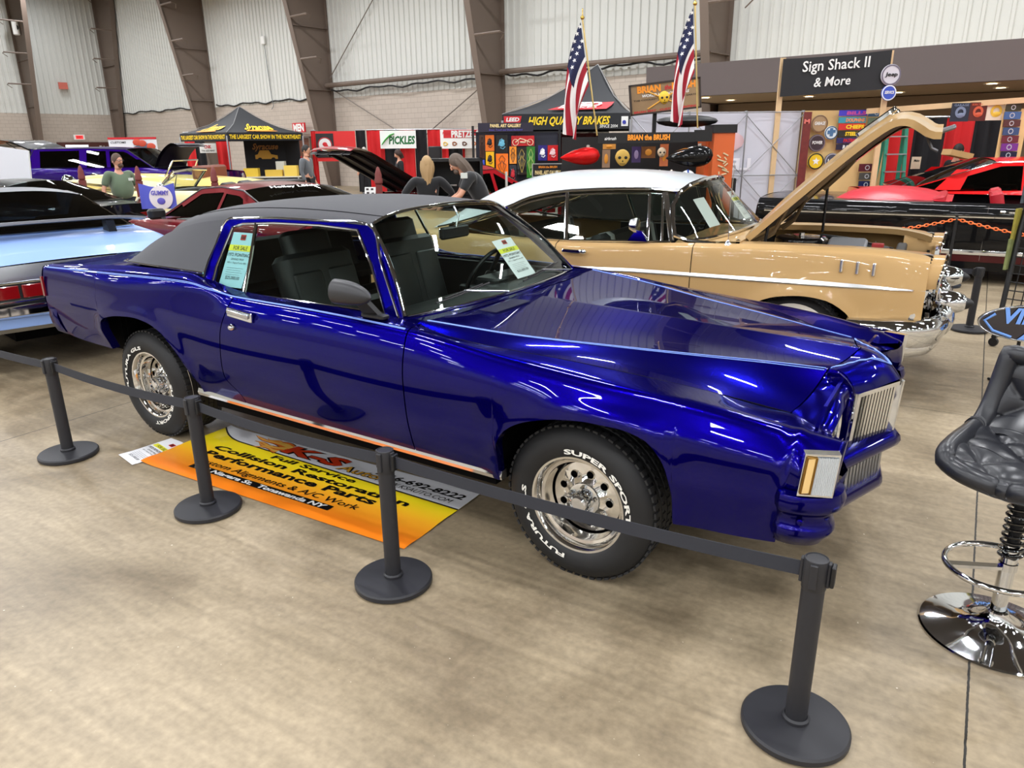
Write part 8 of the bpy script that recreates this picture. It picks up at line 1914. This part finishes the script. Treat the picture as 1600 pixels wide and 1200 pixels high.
# black wire rack and the oval sign at the right edge
rk = empty('wire_rack', (4.50, 6.43, 0), R(-52), 'black wire grid rack with caster wheels at the right edge', 'rack')
m = MB()
for x in (0, 1.1): m.tube([(x, -.30, .10), (x, -.22, 1.0), (x, -.02, 1.75)], .022, 8)
m.build('uprights', BLACK, rk)
m = MB(); 
def rp(x, z): return (x, -.30 + .075 * max(0, (z - .1)) + .16 * max(0, z - 1.0), z)
for k in range(17): m.tube([rp(k * 1.1 / 16, .35), rp(k * 1.1 / 16, 1.0), rp(k * 1.1 / 16, 1.72)], .005, 4)
for k in range(20): m.tube([rp(0, .35 + k * .072), rp(1.1, .35 + k * .072)], .005, 4)
m.build('wire_grid', BLACK, rk)
for x in (0.0, 1.1):
    m = MB(); m.tube([(x, -.34, .09), (x, .30, .09)], .02, 8); m.build('foot', BLACK, rk)
    m = MB(); m.lathe([(0, -.018), (.036, -.018), (.040, 0), (.036, .018), (0, .018)], 20, c=(x, -.32, .04), axis='Y'); m.build('caster', BLACK, rk)
for k, (z, col, lb_) in enumerate(((1.35, (70, 78, 84), 'grey tin sign hung on the rack\'s edge, upper'), (1.05, (150, 140, 60), 'olive yellow tin sign hung on the rack\'s edge, middle'), (.80, (120, 128, 80), 'green yellow tin sign hung on the rack\'s edge, lower'))):
    M_ = Matrix.Rotation(R(-52), 3, 'Z'); p = rk.location + M_ @ Vector((-.03, rp(0, z)[1] - .02, z)); m = MB(); m.box(tuple(p), (.02, .10, .26), rz=R(-52)); tag(m.build('hanging_sign', mat('rk%d' % k, col, .4, noise=(20, .6)), smooth=0), lb_, 'sign')
vs_ = empty('oval_sign', (3.72, 4.98, .50), R(-20), 'oval chrome-blue lettered sign reading VINTAGE AIR at the right edge', 'sign')
m = MB(); m.prism([(.40 * math.cos(a), 0, .135 * math.sin(a)) for a in np.linspace(0, 2 * PI, 48, endpoint=False)], (0, .02, 0)); m.build('plate', mat('oval_black', (22, 16, 30), .2, coat=1), vs_, smooth=40)
m = MB(); m.tube([(.395 * math.cos(a), -.004, .13 * math.sin(a)) for a in np.linspace(0, 2 * PI, 48, endpoint=False)], .006, 6, closed=True); m.build('silver_rim', SATIN, vs_)
BLT = mat('sky_blue_print', (110, 160, 240), .25, coat=1)
m = MB(); put_text(m, 'VINTAGE', (-.27, -.004, .0), (1, 0, 0), (0, 0, 1), .62, .105, .04, .2, eps=.006); put_text(m, 'AIR', (-.14, -.004, -.11), (1, 0, 0), (0, 0, 1), .42, .105, .04, .2, eps=.006); m.tube([(-.30, -.008, .06), (-.36, -.008, .01), (-.30, -.008, -.06), (-.18, -.008, -.10)], .010, 6); m.build('lettering', BLT, vs_, smooth=0)
m = MB(); m.tube([(-.12, .02, 0), (-.10, .05, -.49)], .012, 6); m.tube([(.2, .02, 0), (.2, .05, -.49)], .012, 6); m.tube([(-.2, .25, -.49), (-.1, .05, -.49), (.2, .05, -.49), (.3, .25, -.49)], .01, 6); m.build('stand', BLACK, vs_)

# ------------------------------------------------------------------ people
SKIN = mat('skin', (206, 152, 126), .55); LIP = mat('lip', (150, 84, 76), .5); EYE = mat('eye_white', (228, 226, 220), .3); PUP = mat('pupil', (30, 24, 20), .3)
def skin_mesh(name, chains, mt, parent, sub=1):
    """chains: list of [(point, radius), ...]; equal points are shared so that the surface stays continuous"""
    vid = {}; vs = []; rs = []; es = []
    for ch in chains:
        prev = None
        for p, r in ch:
            k = tuple(round(c, 4) for c in p)
            if k not in vid: vid[k] = len(vs); vs.append(p); rs.append(r)
            if prev is not None and prev != vid[k]: es.append((prev, vid[k]))
            prev = vid[k]
    me = bpy.data.meshes.new(name); me.from_pydata(vs, es, []); me.materials.append(mt)
    o = bpy.data.objects.new(name, me); COL.objects.link(o); o.parent = parent
    sk = o.modifiers.new('skin', 'SKIN'); sk.use_smooth_shade = True
    if not me.skin_vertices: 
        bm = bmesh.new(); bm.from_mesh(me); bm.verts.layers.skin.verify(); bm.to_mesh(me); bm.free()
    for i, r in enumerate(rs):
        rr = r if hasattr(r, '__len__') else (r, r); me.skin_vertices[0].data[i].radius = rr
    me.skin_vertices[0].data[0].use_root = True
    ss = o.modifiers.new('sub', 'SUBSURF'); ss.levels = sub; ss.render_levels = sub
    return o
def person(loc, rz, label, J=None, shirt=(90, 90, 90), pants=(24, 24, 28), hair=(60, 40, 28), longhair=0, belly=0, sleeve='short', glasses=False, beard=False, h=1.75, head_yaw=0, head_pitch=0, shoe=(20, 20, 20), long_hair_back=True):
    s = h / 1.75
    P = empty('person', (loc[0], loc[1], 0), rz, label, 'person')
    j = dict(pel=(0, 0, .95), bel=(.02, 0, 1.10), chest=(0, 0, 1.28), neck=(0, 0, 1.47), hd=(.01, 0, 1.55))
    for sd, n in ((1, 'l'), (-1, 'r')):
        j['sh' + n] = (0, .19 * sd, 1.41); j['el' + n] = (-.02, .25 * sd, 1.13); j['wr' + n] = (.07, .26 * sd, .90)
        j['hip' + n] = (0, .10 * sd, .90); j['kn' + n] = (.02, .12 * sd, .50); j['an' + n] = (0, .13 * sd, .09)
    if J: j.update(J)
    j = {k: Vector(v) * s for k, v in j.items()}
    ch = [[(j['pel'], .12 * s), (j['bel'], .12 * s), (j['chest'], .125 * s), (j['neck'], .055 * s), (j['hd'], .05 * s)]]
    sh = [[(j['pel'], (.145 * s + belly * .6, .125 * s + belly * .5)), (j['bel'], (.15 * s + belly, .13 * s + belly)), (j['chest'], (.165 * s, .13 * s + belly * .4)), (j['chest'].lerp(j['neck'], .75), .085 * s)]]
    pa = [[(j['pel'], (.135 * s + belly * .4, .12 * s))]]
    for n in 'lr':
        S, E, W = j['sh' + n], j['el' + n], j['wr' + n]; H, K, A = j['hip' + n], j['kn' + n], j['an' + n]
        ch.append([(j['chest'], .125 * s), (S, .058 * s), (S.lerp(E, .5), .046 * s), (E, .038 * s), (E.lerp(W, .5), .034 * s), (W, .024 * s)])
        d = (W - E).normalized(); side = Vector((0, 1, 0)) if abs(d.y) < .9 else Vector((1, 0, 0)); side = (side - d * side.dot(d)).normalized(); nrm = d.cross(side)
        palm = W + d * .055 * s; ch[-1].append((palm, (.034 * s, .016 * s)))
        for k in range(4):
            b0 = palm + d * .03 * s + side * (k - 1.5) * .018 * s; L = (.062, .072, .068, .052)[k] * s
            ch.append([(palm, (.034 * s, .016 * s)), (b0, .009 * s), (b0 + d * L * .5 - nrm * .008, .008 * s), (b0 + d * L * .8 - nrm * .025, .0075 * s)])
        tb = W + d * .03 * s + side * .03 * s
        ch.append([(W, .024 * s), (tb, .011 * s), (tb + d * .03 * s + side * .02 * s, .009 * s), (tb + d * .055 * s + side * .018 * s, .008 * s)])
        ch.append([(j['pel'], .12 * s), (H, .085 * s), (K, .055 * s), (A, .038 * s)])
        pa.append([(j['pel'], (.135 * s + belly * .4, .12 * s)), (H, .10 * s), (H.lerp(K, .5), .088 * s), (K, .072 * s), (A + Vector((0, 0, .02)), .062 * s)])
        end = 1.0 if sleeve == 'long' else .78
        arm = [(j['chest'], (.165 * s, .13 * s + belly * .4)), (j['chest'].lerp(S, .6) + Vector((0, 0, .01)), .105 * s), (S, .086 * s), (S.lerp(E, .5), .070 * s)]
        arm += [(S.lerp(E, end), .062 * s if end < 1 else .052 * s)]
        if sleeve == 'long': arm += [(E.lerp(W, .5), .047 * s), (E.lerp(W, .95), .038 * s)]
        sh.append(arm)
        m = MB(); m.rbox((A.x + .06 * s, A.y, .045), (.27 * s, .10 * s, .088), .04); m.build('shoe', mat('shoe_%d_%d_%d' % shoe, shoe, .5), P)
    skin_mesh('body', ch, SKIN, P); skin_mesh('shirt', sh, mat('cloth_%d_%d_%d' % shirt, shirt, .85, sheen=.3), P, 2); skin_mesh('trousers', pa, mat('cloth_%d_%d_%d' % pants, pants, .85), P, 2)
    hd = empty('head', tuple(j['hd'] + Vector((.015, 0, .075)) * s)); hd.parent = P; hd.rotation_euler = (0, head_pitch, head_yaw)
    def hf(p):
        x, y, z = p; k = 1 - .22 * max(0, -z) ** 1.2 * (1 if x < .4 else .6)
        return (x * k + (.06 if x > 0 else 0) * (1 - abs(z)), y * k * .98, z)
    m = MB(); m.ball((0, 0, .005), (.098 * s, .078 * s, .122 * s), 24, 16, hf)
    m.lathe([(.058 * s, -.13 * s), (.056 * s, -.07 * s), (.05 * s, -.03 * s)], 14)
    # nose, ears, brow
    m.ball((.104 * s, 0, -.012 * s), (.016 * s, .013 * s, .026 * s), 10, 8); m.ball((.112 * s, 0, -.024 * s), (.013 * s, .014 * s, .010 * s), 8, 6)
    for sd in (-1, 1): m.ball((-.005 * s, sd * .079 * s, -.008 * s), (.018 * s, .009 * s, .030 * s), 8, 6)
    m.build('face', SKIN, hd)
    m = MB()
    for sd in (-1, 1): m.ball((.088 * s, sd * .030 * s, .010 * s), (.012 * s, .013 * s, .008 * s), 8, 6)
    m.build('eyes', EYE, hd)
    m = MB()
    for sd in (-1, 1): m.ball((.0985 * s, sd * .030 * s, .010 * s), (.003 * s, .005 * s, .005 * s), 8, 6)
    m.build('pupils', PUP, hd)
    m = MB(); m.ball((.096 * s, 0, -.055 * s), (.010 * s, .022 * s, .006 * s), 10, 6); m.build('mouth', LIP, hd)
    HM = mat('hair_%d_%d_%d' % hair, hair, .6)
    m = MB(); rows = []
    for i in range(9):
        t = i / 8 * (.60 if not longhair else .64) * PI; row = []
        for k in range(25):
            a = 2 * PI * k / 24; fr = max(0, math.cos(a)); tt = t * (1 - .42 * fr ** 2)
            row.append(((.106 * math.sin(tt) * math.cos(a) - .006) * s, .087 * math.sin(tt) * math.sin(a) * s, (.008 + .130 * math.cos(tt)) * s))
        rows.append(row)
    m.grid(rows); m.build('hair', HM, hd)
    if longhair:
        m = MB(); rows = []
        for i in range(10):
            t = i / 9; row = []
            for k in range(17):
                a = R(70 + 220 * k / 16); w = .95 + .10 * math.sin(t * 4) + .07 * math.sin(k * 2.3 + t * 3); row.append(((.100 * math.cos(a) * w - .03 * t - .005) * s, .092 * math.sin(a) * w * (1 + .10 * math.sin(t * 6) - .15 * t ** 3) * s, (.06 - longhair * t + .01 * math.sin(k * 1.7) * t) * s))
            rows.append(row)
        m.grid(rows); m.build('long_hair', HM, hd)
    if beard:
        m = MB(); m.ball((.075 * s, 0, -.080 * s), (.040 * s, .048 * s, .042 * s), 12, 8); m.build('beard', HM, hd)
    if glasses:
        m = MB()
        for sd in (-1, 1):
            m.tube([(.112 * s, sd * .034 * s + .024 * s * math.cos(a), .010 * s + .016 * s * math.sin(a)) for a in np.linspace(0, 2 * PI, 14, endpoint=False)], .0025, 5, closed=True); m.tube([(.108 * s, sd * .058 * s, .014 * s), (.0, sd * .084 * s, .012 * s)], .0025, 5)
        m.tube([(.113 * s, -.01 * s, .012 * s), (.113 * s, .01 * s, .012 * s)], .0025, 5); m.build('glasses', BLACK, hd)
    return P
gman = person((-6.72, 13.1), R(-38), 'person in a sage green t-shirt and glasses standing by the maroon posts', dict(bel=(.06, 0, 1.10), ell=(-.02, .31, 1.12), wrl=(.06, .33, .90), elr=(-.02, -.31, 1.12), wrr=(.12, -.30, .90)), shirt=(92, 108, 86), pants=(22, 24, 30), hair=(78, 58, 46), belly=.05, glasses=True, beard=True, h=1.66, head_yaw=R(10))
m = MB(); m.rbox((.215, .09, 1.24), (.01, .085, .045), .004); m.build('chest_print', mat('pale_print', (200, 206, 200), .7), gman)
person((-1.12, 10.35), R(100), 'person with long blonde hair in a black jacket, seen from behind, elbows out', dict(ell=(-.03, .37, 1.20), wrl=(.08, .20, 1.0), elr=(-.03, -.37, 1.20), wrr=(.08, -.20, 1.0)), shirt=(20, 21, 24), hair=(168, 138, 96), longhair=.34, sleeve='long', h=1.60)
lm = person((-.33, 10.15), R(188), 'long-haired person in a black short-sleeved shirt bending over the car', dict(bel=(.06, 0, 1.12), chest=(.16, 0, 1.28), neck=(.30, 0, 1.43), hd=(.36, 0, 1.48), shl=(.22, .18, 1.40), shr=(.22, -.18, 1.40), ell=(.36, .22, 1.14), wrl=(.58, .16, 1.02), elr=(.34, -.22, 1.14), wrr=(.56, -.10, 1.01)), shirt=(30, 31, 34), hair=(96, 82, 72), longhair=.30, h=1.70, head_pitch=R(35), beard=True)
m = MB(); m.rbox((.30, .255, 1.36), (.09, .012, .07), .01); m.build('sleeve_patch', mat('pale_print', (200, 206, 200), .7), lm)
m = MB(); m.lathe([(.032, -.012), (.034, 0), (.032, .012)], 16, c=(.55, .16, 1.03), axis='X'); m.build('white_bracelet', WHITE, lm)
person((-5.05, 19.0), R(-12), 'person in a grey sweater and glasses by the red booth banner', shirt=(88, 92, 98), hair=(24, 20, 18), glasses=True, sleeve='long', h=1.78)
person((-2.95, 20.5), R(200), 'dark-haired person in black in front of the red drapes, beside the open red hood', shirt=(24, 24, 28), hair=(52, 30, 22), longhair=.2, sleeve='long', h=1.64, head_pitch=R(20))
person((-5.2, 27.5), R(-90), 'grey-haired person far off in front of the red drape, mostly hidden', shirt=(120, 60, 60), hair=(190, 184, 176), sleeve='long', h=1.70)
person((8.3, 14.2), R(10), 'dark-haired person in black under the sign booth, behind the red coupe', shirt=(24, 24, 28), hair=(26, 20, 18), sleeve='long', h=1.66)
person((-9.6, 13.2), R(70), 'person in dark navy clothes cut by the left edge of the photo', shirt=(16, 20, 34), hair=(40, 30, 26), sleeve='long', h=1.60)
